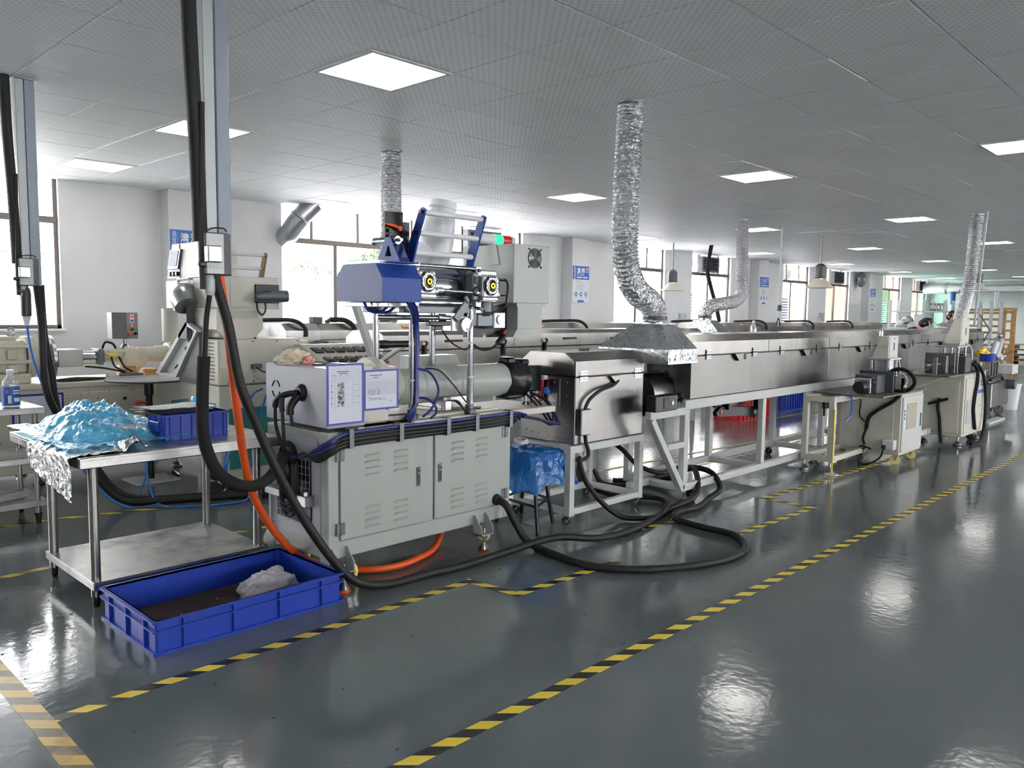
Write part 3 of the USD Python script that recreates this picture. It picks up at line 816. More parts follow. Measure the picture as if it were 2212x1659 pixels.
part(ex, 'deck_tail', MB().box(3.44, 3.38, .76, 3.95, 3.86, .80, .004), 'cream_paint')
part(ex, 'shelf_strip', MB().box(2.40, 3.325, .806, 2.72, 3.42, .812, .001).bar((2.58, 3.44, .83), (2.76, 3.40, .83), .06, .03, .003), 'rough_steel')
part(ex, 'rear_cover', MB().box(3.08, 3.80, .82, 3.45, 3.92, 1.13, .004).yz([(3.70, .99), (3.80, .99), (3.80, 1.13)], 3.08, 3.45), 'light_paint')
# die-head hoses
for k, (dx, c) in enumerate(((0, 'black_rubber'), (.03, 'black_rubber'), (.06, 'blue_hose'))):
    part(ex, 'die_hose', MB().tube([(3.88, 3.55, .88), (3.93 + dx * .3, 3.46, .83), (3.92 + dx, 3.38, .75 - dx), (3.85 + dx, 3.33, .69), (3.72, 3.31, .735), (3.55, 3.30, .77)], .0085, 8), c)
for k in range(2):
    part(ex, 'die_hose', MB().tube([(3.83 + .04 * k, 3.53, .87), (3.86 + .04 * k, 3.44, .78), (3.88 + .03 * k, 3.38, .70)], .008, 8), 'black_rubber')
part(ex, 'probe_wire', MB().tube([(2.99, 3.56, 1.075), (3.05, 3.50, 1.06), (3.12, 3.45, .97), (3.18, 3.42, .88), (3.24, 3.41, .84), (3.30, 3.42, .83)], .0045, 6), 'black_rubber')
part(ex, 'terminal_box', MB().box(3.03, 3.43, .835, 3.08, 3.47, .89, .003), 'zinc')
for k in range(3):
    part(ex, 'probe_wire', MB().tube([(3.06, 3.44, .89), (3.10 + .01 * k, 3.42, .885), (3.13, 3.38, .84), (3.11 + .03 * k, 3.34, .80), (3.09 + .05 * k, 3.31, .79)], .005, 6), 'black_rubber')
# cable bundle strapped along the front
cab = [('blue_hose', 2), ('blue_hose', 1), ('black_rubber', 0), ('blue_hose', 3), ('black_rubber', 1), ('black_rubber', 2), ('black_rubber', 3), ('black_rubber', 0)]
for k, (m, q) in enumerate(cab):
    z = .800 - .0095 * k
    y = 3.300 + .012 * (k % 2) - .004 * (k % 3)
    end = 3.62 - .03 * k
    part(ex, 'bundled_cable', MB().tube([(2.118, 3.60 - .006 * k, .655 - .004 * k), (2.13, 3.48, .67 + .003 * k), (2.145, 3.38, z - .075), (2.19, 3.315, z - .035), (2.27, y, z - .006), (2.5, y, z), (2.9, y, z - .004 + .003 * (k % 2)), (3.3, y, z), (3.475, y + .005, z), (end, 3.34, z - .03)], .0085, 8, 4), m)
part(ex, 'cable_mass', MB().tube([(2.24, 3.315, .765), (2.6, 3.318, .77), (3.0, 3.318, .768), (3.46, 3.318, .77)], .027, 10), 'black_rubber')
for x in (2.285, 2.60, 2.93, 3.15, 3.43):
    part(ex, 'strap', MB().box(x - .014, 3.283, .722, x + .014, 3.287, .818, .001).box(x - .014, 3.283, .815, x + .014, 3.335, .819, .001).box(x - .014, 3.283, .720, x + .014, 3.324, .724, .001), 'iron_grey')
part(ex, 'floor_cable_gland', MB().lathe([(0, 0), (.034, 0), (.034, .5), (.028, 1), (0, 1)], (3.345, 3.325, .283), (3.345, 3.30, .283), 18), 'black_rubber')

# framed work sheets clipped to the machine
def sheet(name, label, x0, z0, x1, z1, draw, y=3.318):
    t = thing(name, label, 'document', (x0, y, z0))
    part(t, 'frame', MB().xz([(x0, z0), (x1, z0), (x1, z1), (x0, z1)], y, y + .006, [[(x0 + .01, z0 + .01), (x1 - .01, z0 + .01), (x1 - .01, z1 - .01), (x0 + .01, z1 - .01)]]), 'frame_blue')
    part(t, 'paper', MB().box(x0 + .009, y + .002, z0 + .009, x1 - .009, y + .005, z1 - .009), 'paper', smooth=False)
    draw(t, y + .0014, x0, z0, x1, z1)
    return t
def ln(b, y, x0, z0, x1, z1):
    b.box(x0, y, z0, x1, y + .0008, z1)
def draw1(t, y, x0, z0, x1, z1):
    W, H = x1 - x0, z1 - z0
    X = lambda u: x0 + u * W
    Z = lambda v: z1 - v * H
    k, g = MB(), MB()
    ln(k, y, X(.27), Z(.135), X(.60), Z(.125)); ln(k, y, X(.34), Z(.165), X(.53), Z(.155))
    for u in (.13, .19, .34, .53):
        ln(k, y, X(u), Z(.19), X(u + .04), Z(.183))
    for v in (.1, .15, .175, .2, .215, .23, .245, .262, .275, .30):
        ln(g, y, X(.12), Z(v), X(.94), Z(v) + .0006)
    for i in range(5):
        ln(g, y, X(.12), Z(.30 + .1 * i), X(.94), Z(.30 + .1 * i) + .0007)
    for u in (.12, .21, .46, .70, .94):
        ln(g, y, X(u), Z(.72), X(u) + .0007, Z(.27))
    for i in range(3):
        ln(g, y, X(.71), Z(.11 + .025 * i), X(.92), Z(.108 + .025 * i))
    for i in range(4):
        v = .31 + .1 * i
        k.cyl((X(.14), y + .0008, Z(v + .04)), (X(.14), y, Z(v + .04)), .003, n=10)
        part(t, 'printed_photo', MB().box(X(.29), y, Z(v + .088), X(.46), y + .0008, Z(v)), 'paper_photo', smooth=False)
        for q in range(2):
            ln(g, y, X(.72), Z(v + .035 + .02 * q), X(.92), Z(v + .03 + .02 * q))
    part(t, 'print', k, 'ink', smooth=False)
    part(t, 'table_lines', g, 'ink_grey', smooth=False)
def draw2(t, y, x0, z0, x1, z1):
    W, H = x1 - x0, z1 - z0
    X = lambda u: x0 + u * W
    Z = lambda v: z1 - v * H
    k, g = MB(), MB()
    ln(k, y, X(.16), Z(.145), X(.52), Z(.13)); ln(k, y, X(.28), Z(.20), X(.41), Z(.185))
    for v in (.225, .25, .29):
        ln(g, y, X(.07), Z(v), X(.92), Z(v) + .0006)
    for i in range(14):
        ln(g, y, X(.05), Z(.30 + .024 * i), X(.93), Z(.30 + .024 * i) + .0007)
    for i in range(18):
        ln(g, y, X(.08 + .05 * i), Z(.62), X(.08 + .05 * i) + .0005, Z(.30))
    for r in range(5):
        for c in range(9):
            if (c * 7 + r * 3) % 4:
                u = .14 + .033 * c + (.03 if c > 5 else 0)
                ln(k, y, X(u), Z(.50 + .032 * r) , X(u) + .0028, Z(.48 + .032 * r))
    for v, a, b2 in ((.68, .1, .18), (.71, .15, .5), (.745, .12, .38), (.745, .41, .62), (.80, .72, .8)):
        ln(k, y, X(a), Z(v), X(b2), Z(v) + .0018)
    part(t, 'print', k, 'ink', smooth=False)
    part(t, 'table_lines', g, 'ink_grey', smooth=False)
sheet('work_instruction', 'tall blue-framed work sheet with four printed photos on the extruder motor housing', 2.165, .838, 2.383, 1.142, draw1)
sheet('record_sheet', 'smaller blue-framed landscape form with a printed table, right of the tall sheet', 2.384, .896, 2.604, 1.104, draw2)

# things lying on the motor housing
def crumple(cx, cy, cz, sx, sy, sz, seed, n=22):
    m = trimesh.creation.icosphere(subdivisions=4)
    v = m.vertices.copy()
    k = 0.45 + 1.0 * meshkit.fbm(v * 1.7 + seed, 3) + .55 * np.abs(meshkit.fbm(v * 3.4 + seed * 2, 2) - .5) + .25 * np.abs(meshkit.fbm(v * 8 + seed * 3, 2) - .5)
    v = v * k[:, None] * [sx, sy, sz]
    v[:, 2] = np.maximum(v[:, 2], -sz * .35)
    v[:, 2] -= v[:, 2].min()
    return MB().add(v + [cx, cy, cz], m.faces)
solo('wiping_rag', 'crumpled cream rag on top of the extruder motor housing', 'rag', crumple(2.245, 3.76, 1.118, .085, .075, .055, 3), 'oil_cloth', 60)
t = thing('brush', 'long thin brush with pink bristles lying on the motor housing', 'brush', (2.30, 3.60, 1.118))
part(t, 'bristles', crumple(2.275, 3.655, 1.118, .032, .032, .035, 9), 'brush_pink', 60)
part(t, 'handle', MB().tube([(2.285, 3.64, 1.135), (2.36, 3.52, 1.125), (2.39, 3.46, 1.1235)], .005, 8), 'satin_steel')
solo('hex_key', 'thin steel rod tool beside the pink brush', 'tool', MB().tube([(2.25, 3.58, 1.1235), (2.33, 3.50, 1.1235), (2.385, 3.42, 1.1235)], .005, 8), 'iron_grey')

# ================================================================ ROLLER HEAD on four chrome posts
rh = thing('roller_feed_head', 'raised roller head on four chrome posts with blue gear cover and white guide rods', 'roller unit', (2.78, 3.44, ZB))
for x, y in ((2.785, 3.43), (3.195, 3.40), (2.785, 3.76), (3.195, 3.74)):
    z0 = .838 if y > 3.7 else ZB
    p = part(rh, 'post', MB().cyl((x, y, z0), (x, y, 1.43), .019, n=20), 'chrome')
    part(p, 'collar', MB().lathe([(0, 0), (.036, 0), (.036, .5), (.026, .55), (.026, 1), (0, 1)], (x, y, z0), (x, y, z0 + .05), 18), 'iron_grey')
for x in (2.785, 3.195):
    tl = MB()
    for z in (1.02, 1.22):
        tl.lathe([(.019, 0), (.0205, .1), (.0205, .9), (.019, 1)], (x, 3.43 if x < 3 else 3.40, z), (x, 3.43 if x < 3 else 3.40, z + .01), 16)
    part(rh, 'cable_tie', tl, 'trim_white')
# side plates
for x in (2.755, 3.225):
    pl = part(rh, 'side_plate', MB().yz([(3.385, 1.40), (3.83, 1.40), (3.83, 1.64), (3.78, 1.665), (3.385, 1.665)], x, x + .04), 'cast_alu')
    bo = MB()
    for y, z in ((3.41, 1.645), (3.41, 1.42), (3.80, 1.62), (3.80, 1.42)):
        bo.bolt((x - .0, y, z), (-1, 0, 0), .012, .012)
    for z in (1.645, 1.605, 1.47, 1.425):
        bo.cyl((x + .02, 3.385, z), (x + .02, 3.375, z), .011, n=12)
    part(pl, 'bolts', bo, 'black_steel')
part(rh, 'base_beam', MB().box(2.70, 3.39, 1.395, 3.29, 3.44, 1.432, .003).box(2.70, 3.72, 1.395, 3.29, 3.77, 1.432, .003), 'iron_grey')
part(rh, 'base_plate', MB().box(2.60, 3.40, 1.425, 2.80, 3.80, 1.45, .003), 'cast_alu')
# chrome roller and lower rolls
part(rh, 'roller', MB().lathe([(0, 0), (.12, 0), (.126, .02), (.126, .98), (.12, 1), (0, 1)], (2.82, 3.58, 1.545), (3.19, 3.58, 1.545), 56), 'chrome', smooth=40)
part(rh, 'roller_end', MB().lathe([(0, 0), (.138, 0), (.138, 1), (0, 1)], (3.19, 3.58, 1.545), (3.222, 3.58, 1.545), 40), 'dark_grey')
part(rh, 'press_roller', MB().cyl((2.80, 3.47, 1.455), (3.22, 3.47, 1.455), .028, n=24), 'satin_steel')
part(rh, 'tie_bar', MB().cyl((2.79, 3.40, 1.655), (3.23, 3.40, 1.655), .013, n=16), 'chrome')
part(rh, 'tie_bar', MB().cyl((2.79, 3.42, 1.425), (3.23, 3.42, 1.425), .010, n=16), 'satin_steel')
ds = part(rh, 'drive_shaft', MB().cyl((2.90, 3.36, 1.522), (3.24, 3.36, 1.514), .0105, n=16), 'chrome')
for x in (2.915, 3.215):
    part(ds, 'coupling', MB().lathe([(0, 0), (.017, 0), (.019, .2), (.017, .5), (.019, .8), (.017, 1), (0, 1)], (x - .025, 3.36, 1.522 - (x - 2.9) * .0235), (x + .025, 3.36, 1.522 - (x - 2.9) * .0235), 18), 'cast_alu')
# worm gearboxes with gold bushing
def worm(x, z, y):
    g = part(rh, 'worm_gearbox', MB().box(x - .062, y, z - .07, x + .062, y + .075, z + .06, .010).box(x - .062, y, z - .085, x + .062, y + .07, z - .068, .003).cyl((x + .06, y + .03, z - .05), (x + .085, y + .03, z - .05), .022, n=18), 'cast_alu')
    star = [( (.056 if k % 2 == 0 else .043) * math.cos(k * PI / 8 + PI / 8), (.056 if k % 2 == 0 else .043) * math.sin(k * PI / 8 + PI / 8)) for k in range(16)]
    hole = [(.036 * math.cos(a), .036 * math.sin(a)) for a in np.linspace(0, 2 * PI, 24)[:-1]]
    part(g, 'star_flange', MB().prism(star, (x, y, z), (1, 0, 0), (0, 0, 1), (0, -.014, 0), [hole]), 'cast_alu')
    part(g, 'dark_cover', MB().cyl((x, y - .003, z), (x, y + .002, z), .059, n=28), 'black_steel')
    part(g, 'ring', MB().lathe([(.024, 0), (.037, 0), (.037, 1), (.03, 1.2), (.024, 1)], (x, y, z), (x, y - .016, z), 28), 'satin_steel')
    part(g, 'bushing', MB().lathe([(.008, 0), (.008, 1), (.017, 1), (.02, .6), (.02, 0)], (x, y, z), (x, y - .02, z), 24), 'brass')
    bo = MB()
    for k in range(8):
        a = k * PI / 4 + PI / 8
        bo.bolt((x + .049 * math.cos(a), y - .014, z + .049 * math.sin(a)), (0, -1, 0), .005, .003)
    part(g, 'bolts', bo, 'iron_grey')
    sd = part(rh, 'bearing_block', MB().box(x - .115, y + .03, z - .09, x - .062, y + .1, z + .075, .008), 'iron_grey')
    part(sd, 'cap', MB().lathe([(0, 0), (.028, 0), (.028, .7), (.02, 1), (0, 1)], (x - .09, y + .03, z - .035), (x - .09, y + .018, z - .035), 20).box(x - .105, y + .024, z + .01, x - .075, y + .032, z + .05, .003), 'black_steel')
worm(2.81, 1.565, 3.33)
worm(3.285, 1.557, 3.325)
st = part(rh, 'stepper_motor', MB().box(3.345, 3.335, 1.50, 3.362, 3.41, 1.60, .003), 'cast_alu')
part(st, 'motor_can', MB().box(3.362, 3.34, 1.50, 3.435, 3.405, 1.595, .008).box(3.37, 3.345, 1.595, 3.42, 3.39, 1.605, .003), 'black_plastic')
part(st, 'motor_lead', MB().tube([(3.435, 3.36, 1.60), (3.46, 3.37, 1.595), (3.485, 3.38, 1.56), (3.487, 3.39, 1.50), (3.48, 3.40, 1.44), (3.42, 3.41, 1.41), (3.30, 3.40, 1.41), (3.22, 3.37, 1.43), (3.15, 3.35, 1.44)], .0055, 8), 'black_rubber')
gm = part(rh, 'gear_motor', MB().box(3.30, 3.45, 1.46, 3.46, 3.60, 1.655, .008), 'cast_alu')
fi = MB()
for k in range(8):
    fi.box(3.32 + .016 * k, 3.438, 1.50, 3.326 + .016 * k, 3.452, 1.63)
part(gm, 'cooling_fins', fi, 'cast_alu')
part(rh, 'lower_motor', MB().lathe([(0, 0), (.05, 0), (.055, .2), (.055, .7), (.035, 1), (0, 1)], (3.34, 3.44, 1.47), (3.34, 3.44, 1.38), 24), 'iron_grey')
# blue gear cover
cv = MB()
prof = [(3.315, 1.452), (3.72, 1.452), (3.72, 1.585), (3.655, 1.65), (3.37, 1.65), (3.315, 1.575)]
cv.yz(prof, 2.50, 2.755)
part(rh, 'gear_cover', cv, 'blue_paint', smooth=False)
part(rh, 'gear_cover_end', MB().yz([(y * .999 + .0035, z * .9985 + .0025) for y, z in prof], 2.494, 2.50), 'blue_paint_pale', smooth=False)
part(rh, 'cover_rim', MB().yz([(3.37, 1.65), (3.66, 1.65), (3.66, 1.665), (3.37, 1.665)], 2.52, 2.79), 'cast_alu')
# guide-rod rack
def arm(x):
    p = [(3.42, 1.66), (3.475, 1.66), (3.455, 1.76), (3.36, 1.945), (3.335, 1.957), (3.312, 1.945), (3.318, 1.92), (3.385, 1.76)]
    a = part(rh, 'rack_arm', MB().yz(p, x, x + .012), 'blue_paint', smooth=False)
    bo = MB()
    for y, z in ((3.337, 1.932), (3.375, 1.825), (3.42, 1.722)):
        bo.cyl((x - .014, y, z), (x, y, z), .011, n=12)
    part(a, 'bolts', bo, 'black_steel')
arm(2.775)
arm(3.222)
for y, z in ((3.337, 1.932), (3.375, 1.825), (3.42, 1.722)):
    part(rh, 'guide_rod', MB().lathe([(0, 0), (.013, 0), (.015, .01), (.015, .99), (.013, 1), (0, 1)], (2.787, y, z), (3.222, y, z), 20), 'white_plastic')
# reel bracket with spindle
part(rh, 'spindle_bracket', MB().yz([(3.30, 1.655), (3.505, 1.655), (3.425, 1.79), (3.385, 1.79)], 2.60, 2.606, [[(3.375, 1.69), (3.43, 1.69), (3.408, 1.745), (3.395, 1.745)]]).yz([(3.30, 1.655), (3.505, 1.655), (3.425, 1.79), (3.385, 1.79)], 2.66, 2.666).box(2.56, 3.28, 1.652, 2.71, 3.53, 1.66, .002), 'blue_paint', smooth=False)
part(rh, 'spindle', MB().cyl((2.633, 3.56, 1.775), (2.633, 3.36, 1.775), .022, n=24).cyl((2.633, 3.36, 1.775), (2.633, 3.33, 1.775), .009, n=12), 'chrome')
dp = part(rh, 'brake_plate', MB().xz([(2.665, 1.66), (2.785, 1.66), (2.785, 1.885), (2.74, 1.885), (2.74, 1.935), (2.62, 1.93), (2.62, 1.72)], 3.455, 3.468), 'black_steel', smooth=False)
part(dp, 'slide_plate', MB().box(2.755, 3.475, 1.66, 2.80, 3.485, 1.87, .002), 'black_steel')
part(dp, 'clamp_lever', MB().tube([(2.705, 3.44, 1.845), (2.67, 3.435, 1.855), (2.60, 3.43, 1.862)], [.010, .009, .006], 8).cyl((2.705, 3.455, 1.845), (2.705, 3.43, 1.845), .014, n=12), 'orange_hose', label='red clamp lever')
kn = MB()
for x, z in ((2.645, 1.80), (2.735, 1.80), (2.645, 1.83), (2.735, 1.83)):
    kn.cyl((x, 3.455, z), (x, 3.44, z), .011, n=10)
part(dp, 'knobs', kn, 'black_plastic')
# white plastic vacuum elbow behind the rods
hp = part(rh, 'white_elbow', MB().lathe([(0, 0), (.082, 0), (.09, .04), (.096, .15), (.102, .42), (.094, .62), (.088, .74), (.078, .80), (.078, .88), (.083, .885), (.083, .915), (.078, .92), (.076, .99), (.06, 1), (0, 1)], (3.14, 3.68, 1.66), (3.215, 3.66, 2.062), 36), 'white_plastic', smooth=45)
part(hp, 'side_branch', MB().tube([(3.16, 3.68, 1.74), (3.06, 3.69, 1.74), (2.98, 3.70, 1.71), (2.95, 3.70, 1.66)], [.08, .075, .072, .068], 20), 'white_plastic', smooth=50)
# lower clutter: arm, wires, cross shaft
part(rh, 'dancer_arm', MB().bar((3.05, 3.37, 1.36), (3.14, 3.365, 1.46), .012, .045, .003).bar((3.14, 3.36, 1.46), (3.11, 3.355, 1.49), .012, .025, .002), 'iron_grey')
part(rh, 'cross_shaft', MB().cyl((2.57, 3.46, 1.37), (3.04, 3.40, 1.37), .014, n=14).cyl((2.95, 3.41, 1.37), (3.0, 3.404, 1.37), .022, n=14), 'satin_steel')
part(rh, 'sensor_block', MB().box(2.86, 3.37, 1.325, 3.02, 3.41, 1.35, .004).box(2.90, 3.37, 1.30, 2.96, 3.41, 1.325, .004), 'black_plastic')
part(rh, 'lower_gear_block', MB().box(3.03, 3.38, 1.29, 3.16, 3.46, 1.38, .006).cyl((3.12, 3.38, 1.33), (3.12, 3.35, 1.33), .04, n=20), 'cast_alu')
part(rh, 'sensor_wire', MB().tube([(2.95, 3.37, 1.30), (2.99, 3.35, 1.24), (3.06, 3.34, 1.20), (3.13, 3.36, 1.19), (3.2, 3.40, 1.22), (3.25, 3.43, 1.27)], .005, 6), 'black_rubber')
for k in range(2):
    part(rh, 'sensor_wire', MB().tube([(3.15, 3.355, 1.45), (3.165 + .012 * k, 3.345, 1.41), (3.165 + .012 * k, 3.345, 1.36), (3.14, 3.35, 1.31 - .01 * k), (3.10, 3.355, 1.31)], .004, 6), 'pale_channel')
# blue air lines hanging from the cover and running down the post
for k in range(3):
    part(rh, 'air_line', MB().tube([(2.67 + .02 * k, 3.33, 1.455), (2.72 + .018 * k, 3.35, 1.40), (2.77 + .008 * k, 3.385, 1.33), (2.79 + .008 * k, 3.40, 1.24), (2.792 + .006 * k, 3.405, 1.05), (2.785 + .006 * k, 3.40, .92), (2.75 - .02 * k, 3.37, .84), (2.68, 3.32, .815)], .008, 8), 'blue_hose')
for k in range(2):
    part(rh, 'air_line', MB().tube([(2.55 + .05 * k, 3.55, 1.453), (2.57 + .05 * k, 3.53, 1.405), (2.62 + .05 * k, 3.49, 1.40), (2.66 + .05 * k, 3.45, 1.453)], .0075, 8), 'blue_hose')
part(rh, 'air_line', MB().tube([(2.80, 3.40, 1.09), (2.87, 3.385, 1.07), (2.925, 3.38, 1.00), (2.93, 3.38, .93), (2.87, 3.37, .86), (2.80, 3.35, .83)], .007, 8), 'blue_hose')
part(rh, 'air_line', MB().tube([(2.80, 3.40, .93), (2.86, 3.39, .92), (2.91, 3.38, .88), (2.90, 3.36, .84), (2.84, 3.33, .82)], .007, 8), 'blue_hose')

# ================================================================ FAN CABINET at the right of the head
fc = thing('fan_cabinet', 'pale grey-green control cabinet with round fan grille and green signal light', 'control cabinet', (3.55, 3.40, 1.25))
part(fc, 'body', MB().box(3.555, 3.40, 1.462, 3.888, 3.86, 1.825, .004), 'light_paint')
part(fc, 'lower_body', MB().box(3.60, 3.405, 1.30, 3.83, 3.80, 1.462, .003).box(3.59, 3.402, 1.44, 3.85, 3.80, 1.462), 'light_paint')
part(fc, 'chamfered_base', MB().xz([(3.56, 1.252), (3.79, 1.252), (3.832, 1.302), (3.598, 1.302)], 3.405, 3.80), 'light_paint')
part(fc, 'gusset', MB().yz([(3.55, 1.825), (3.60, 1.825), (3.60, 1.70), (3.52, 1.70)], 3.548, 3.555), 'light_paint')
fg = part(fc, 'fan_guard', MB().cyl((3.745, 3.400, 1.745), (3.745, 3.396, 1.745), .062, n=32), 'black_plastic')
ri = MB()
for r in (.018, .028, .038, .048, .058):
    ri.tube([(3.745 + r * math.cos(a), 3.392, 1.745 + r * math.sin(a)) for a in np.linspace(0, 2 * PI, 25)], .0016, 5, 1)
for a in (PI / 4, 3 * PI / 4):
    ri.cyl((3.745 - .078 * math.cos(a), 3.391, 1.745 - .078 * math.sin(a)), (3.745 + .078 * math.cos(a), 3.391, 1.745 + .078 * math.sin(a)), .002, n=6)
part(fg, 'rings', ri, 'satin_steel')
part(fg, 'hub', MB().cyl((3.745, 3.396, 1.745), (3.745, 3.393, 1.745), .024, n=20), 'dark_grey')
bo = MB()
for s in (-1, 1):
    for q in (-1, 1):
        bo.bolt((3.745 + s * .056, 3.40, 1.745 + q * .056), (0, -1, 0), .006, .006)
part(fg, 'screws', bo, 'black_steel')
al = part(fc, 'signal_light', MB().lathe([(0, 0), (.03, 0), (.034, .1), (.034, 1), (0, 1)], (3.46, 3.63, 1.862), (3.60, 3.63, 1.862), 24), 'white_plastic')
part(al, 'green_lens', MB().lathe([(0, 0), (.034, 0), (.036, .1), (.036, .9), (.034, 1), (0, 1)], (3.60, 3.63, 1.862), (3.668, 3.63, 1.862), 24), 'green_light', label='lit green lens')
part(al, 'red_lens', MB().lathe([(0, 0), (.034, 0), (.034, .95), (.03, 1), (0, 1)], (3.668, 3.63, 1.862), (3.745, 3.63, 1.862), 24), 'red_plastic', label='unlit red lens')
part(al, 'end_cap', MB().lathe([(0, 0), (.034, 0), (.032, .7), (.02, 1), (0, 1)], (3.745, 3.63, 1.862), (3.79, 3.63, 1.862), 24), 'white_plastic')
part(al, 'foot', MB().box(3.58, 3.61, 1.825, 3.68, 3.65, 1.832, .002), 'white_plastic')
bp = part(fc, 'black_mount_plate', MB().xz([(3.24, 1.40), (3.60, 1.462), (3.60, 1.29), (3.565, 1.25), (3.43, 1.25), (3.43, 1.275), (3.395, 1.275), (3.395, 1.25), (3.24, 1.255)], 3.50, 3.512), 'black_steel', smooth=False)
m2 = part(bp, 'plate_motor', MB().box(3.27, 3.42, 1.315, 3.47, 3.50, 1.395, .008), 'iron_grey')
part(m2, 'motor_flange', MB().box(3.40, 3.41, 1.305, 3.50, 3.50, 1.405, .006).cyl((3.45, 3.41, 1.36), (3.45, 3.40, 1.36), .03, n=20), 'cast_alu')
part(fc, 'orange_lead', MB().tube([(3.55, 3.46, 1.29), (3.50, 3.44, 1.25), (3.44, 3.42, 1.215)], .008, 8), 'orange_hose')
part(fc, 'connector', MB().bar((3.52, 3.44, 1.262), (3.44, 3.42, 1.213), .035, .03, .006), 'black_plastic')
part(fc, 'loop_lead', MB().tube([(3.44, 3.42, 1.213), (3.37, 3.41, 1.185), (3.29, 3.41, 1.185), (3.23, 3.42, 1.22), (3.21, 3.44, 1.28), (3.22, 3.48, 1.33)], .008, 8), 'black_rubber')
# ================================================================ BOX OVEN on its stand
bo_ = thing('box_oven', 'small stainless box oven with chamfered lid on a white wheeled stand', 'oven', (4.0, 3.29, 0))
ox0, ox1, oy0, oy1 = 4.05, 4.83, 3.30, 3.79
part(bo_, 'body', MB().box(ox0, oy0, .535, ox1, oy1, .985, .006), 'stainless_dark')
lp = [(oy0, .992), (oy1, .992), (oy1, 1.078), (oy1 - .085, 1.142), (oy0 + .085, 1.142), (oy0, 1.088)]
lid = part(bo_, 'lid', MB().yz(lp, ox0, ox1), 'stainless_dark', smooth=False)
part(bo_, 'lid_seal', MB().box(ox0 + .004, oy0 + .004, .984, ox1 - .004, oy1 - .004, .993), 'black_steel')
part(lid, 'lid_end_cap', MB().yz([(y * .96 + .142, (z - 1.07) * .96 + 1.072) for y, z in lp], ox0 - .006, ox0), 'stainless', smooth=False)
hinge(bo_, 4.135, .99, oy0, .085, .075, 'satin_steel')
hinge(bo_, 4.755, .982, oy0, .085, .075, 'satin_steel')
part(bo_, 'lid_handle', MB().box(4.42, 3.52, 1.142, 4.47, 3.58, 1.155, .003), 'black_plastic')
# end wall with inlet plates, rivets and red cloth flap
part(bo_, 'inlet_plate', MB().box(ox0 - .012, 3.42, .80, ox0, 3.70, .97, .002), 'stainless')
for s, y in (('l', 3.425), ('r', 3.69)):
    part(bo_, 'plate_guide', MB().box(ox0 - .025, y - .012, .79, ox0 - .01, y + .012, .965, .002), 'stainless_dark')
part(bo_, 'inlet_cap', MB().prism([(3.54, .955), (3.70, .955), (3.70, .985), (3.54, .985), (3.528, .97)], (ox0 - .05, 0, 0), (0, 1, 0), (0, 0, 1), (.04, 0, 0)), 'trim_white')
part(bo_, 'guide_block', MB().box(ox0 - .06, 3.60, .87, ox0 - .012, 3.69, .95, .004), 'satin_steel')
part(bo_, 'cross_rod', MB().cyl((ox0 - .03, 3.43, .878), (ox0 - .03, 3.70, .882), .004, n=8), 'satin_steel')
part(bo_, 'red_flap', MB().yz([(3.585, .955), (3.55, .955), (3.552, .83), (3.575, .80), (3.592, .83)], ox0 - .045, ox0 - .03), 'red_cover')
part(bo_, 'white_guide', MB().bar((ox0 - .05, 3.65, .945), (ox0 - .05, 3.56, .915), .008, .008).box(ox0 - .05, 3.588, .83, ox0 - .035, 3.602, .95), 'trim_white')
part(bo_, 'blue_knob', crumple(ox0 - .035, 3.52, .862, .02, .026, .03, 21), 'air_hose', 60)
rv = MB()
for y, z in [(3.36, .95), (3.36, .86), (3.36, .76), (3.365, .66), (3.39, .585), (3.45, .57), (3.53, .575), (3.62, .58), (3.68, .585), (3.73, .60), (3.745, .68), (3.74, .78), (3.56, .775), (3.545, .745), (3.575, .74), (3.66, .83), (3.63, .815), (3.46, .82), (3.42, .86), (3.43, .93), (3.47, .94), (3.70, .93), (3.60, .985), (3.67, .985)]:
    rv.bolt((ox0 - (.012 if z > .8 else 0), y, z), (-1, 0, 0), .006, .004)
part(bo_, 'rivets', rv, 'satin_steel', kind='stuff')
jb = part(bo_, 'junction_box', MB().box(4.06, 3.25, .60, 4.165, 3.30, .775, .006), 'stainless_dark')
sl = MB()
for k in range(5):
    z = .625 + k * .03
    sl.bar((4.0585, 3.265, z), (4.0585, 3.29, z + .025), .002, .005)
part(jb, 'vent_slots', sl, 'black_plastic', kind='stuff')
part(bo_, 'handle_recess', MB().prism([(4.40, .978), (4.52, .978), (4.52, .93), (4.47, .925)], (0, 3.299, 0), (1, 0, 0), (0, 0, 1), (0, -.025, 0)), 'stainless_dark', smooth=False)
part(bo_, 'heater_cable', MB().tube([(4.50, 3.285, .945), (4.42, 3.27, .915), (4.28, 3.265, .89), (4.17, 3.268, .84), (4.13, 3.272, .79), (4.128, 3.274, .772)], .012, 10), 'black_rubber')
part(bo_, 'outlet_cable', MB().tube([(4.13, 3.273, .605), (4.135, 3.270, .55), (4.15, 3.262, .50), (4.15, 3.262, .455), (4.10, 3.262, .44), (4.04, 3.27, .44)], .013, 10), 'black_rubber')
dents = MB()
for x in (4.10, 4.14, 4.36, 4.42, 4.66, 4.72):
    for z in (.62, .74, .86):
        dents.ball((x, oy0 + .0006, z + .02 * ((x * 7) % 1)), .009, 1, (.7, .12, 1.8))
part(bo_, 'pressed_marks', dents, 'stainless', kind='stuff')
sf = bo_
sx0, sx1, sy0, sy1 = 3.995, 4.835, 3.285, 3.80
for x in (sx0, sx1 - .05):
    for y in (sy0, sy1 - .05):
        part(sf, 'leg', MB().box(x, y, .065, x + .05, y + .05, .485, .003), 'white_paint')
        caster(sf, x + .03, y + .025, .065, .03, ang=.8)
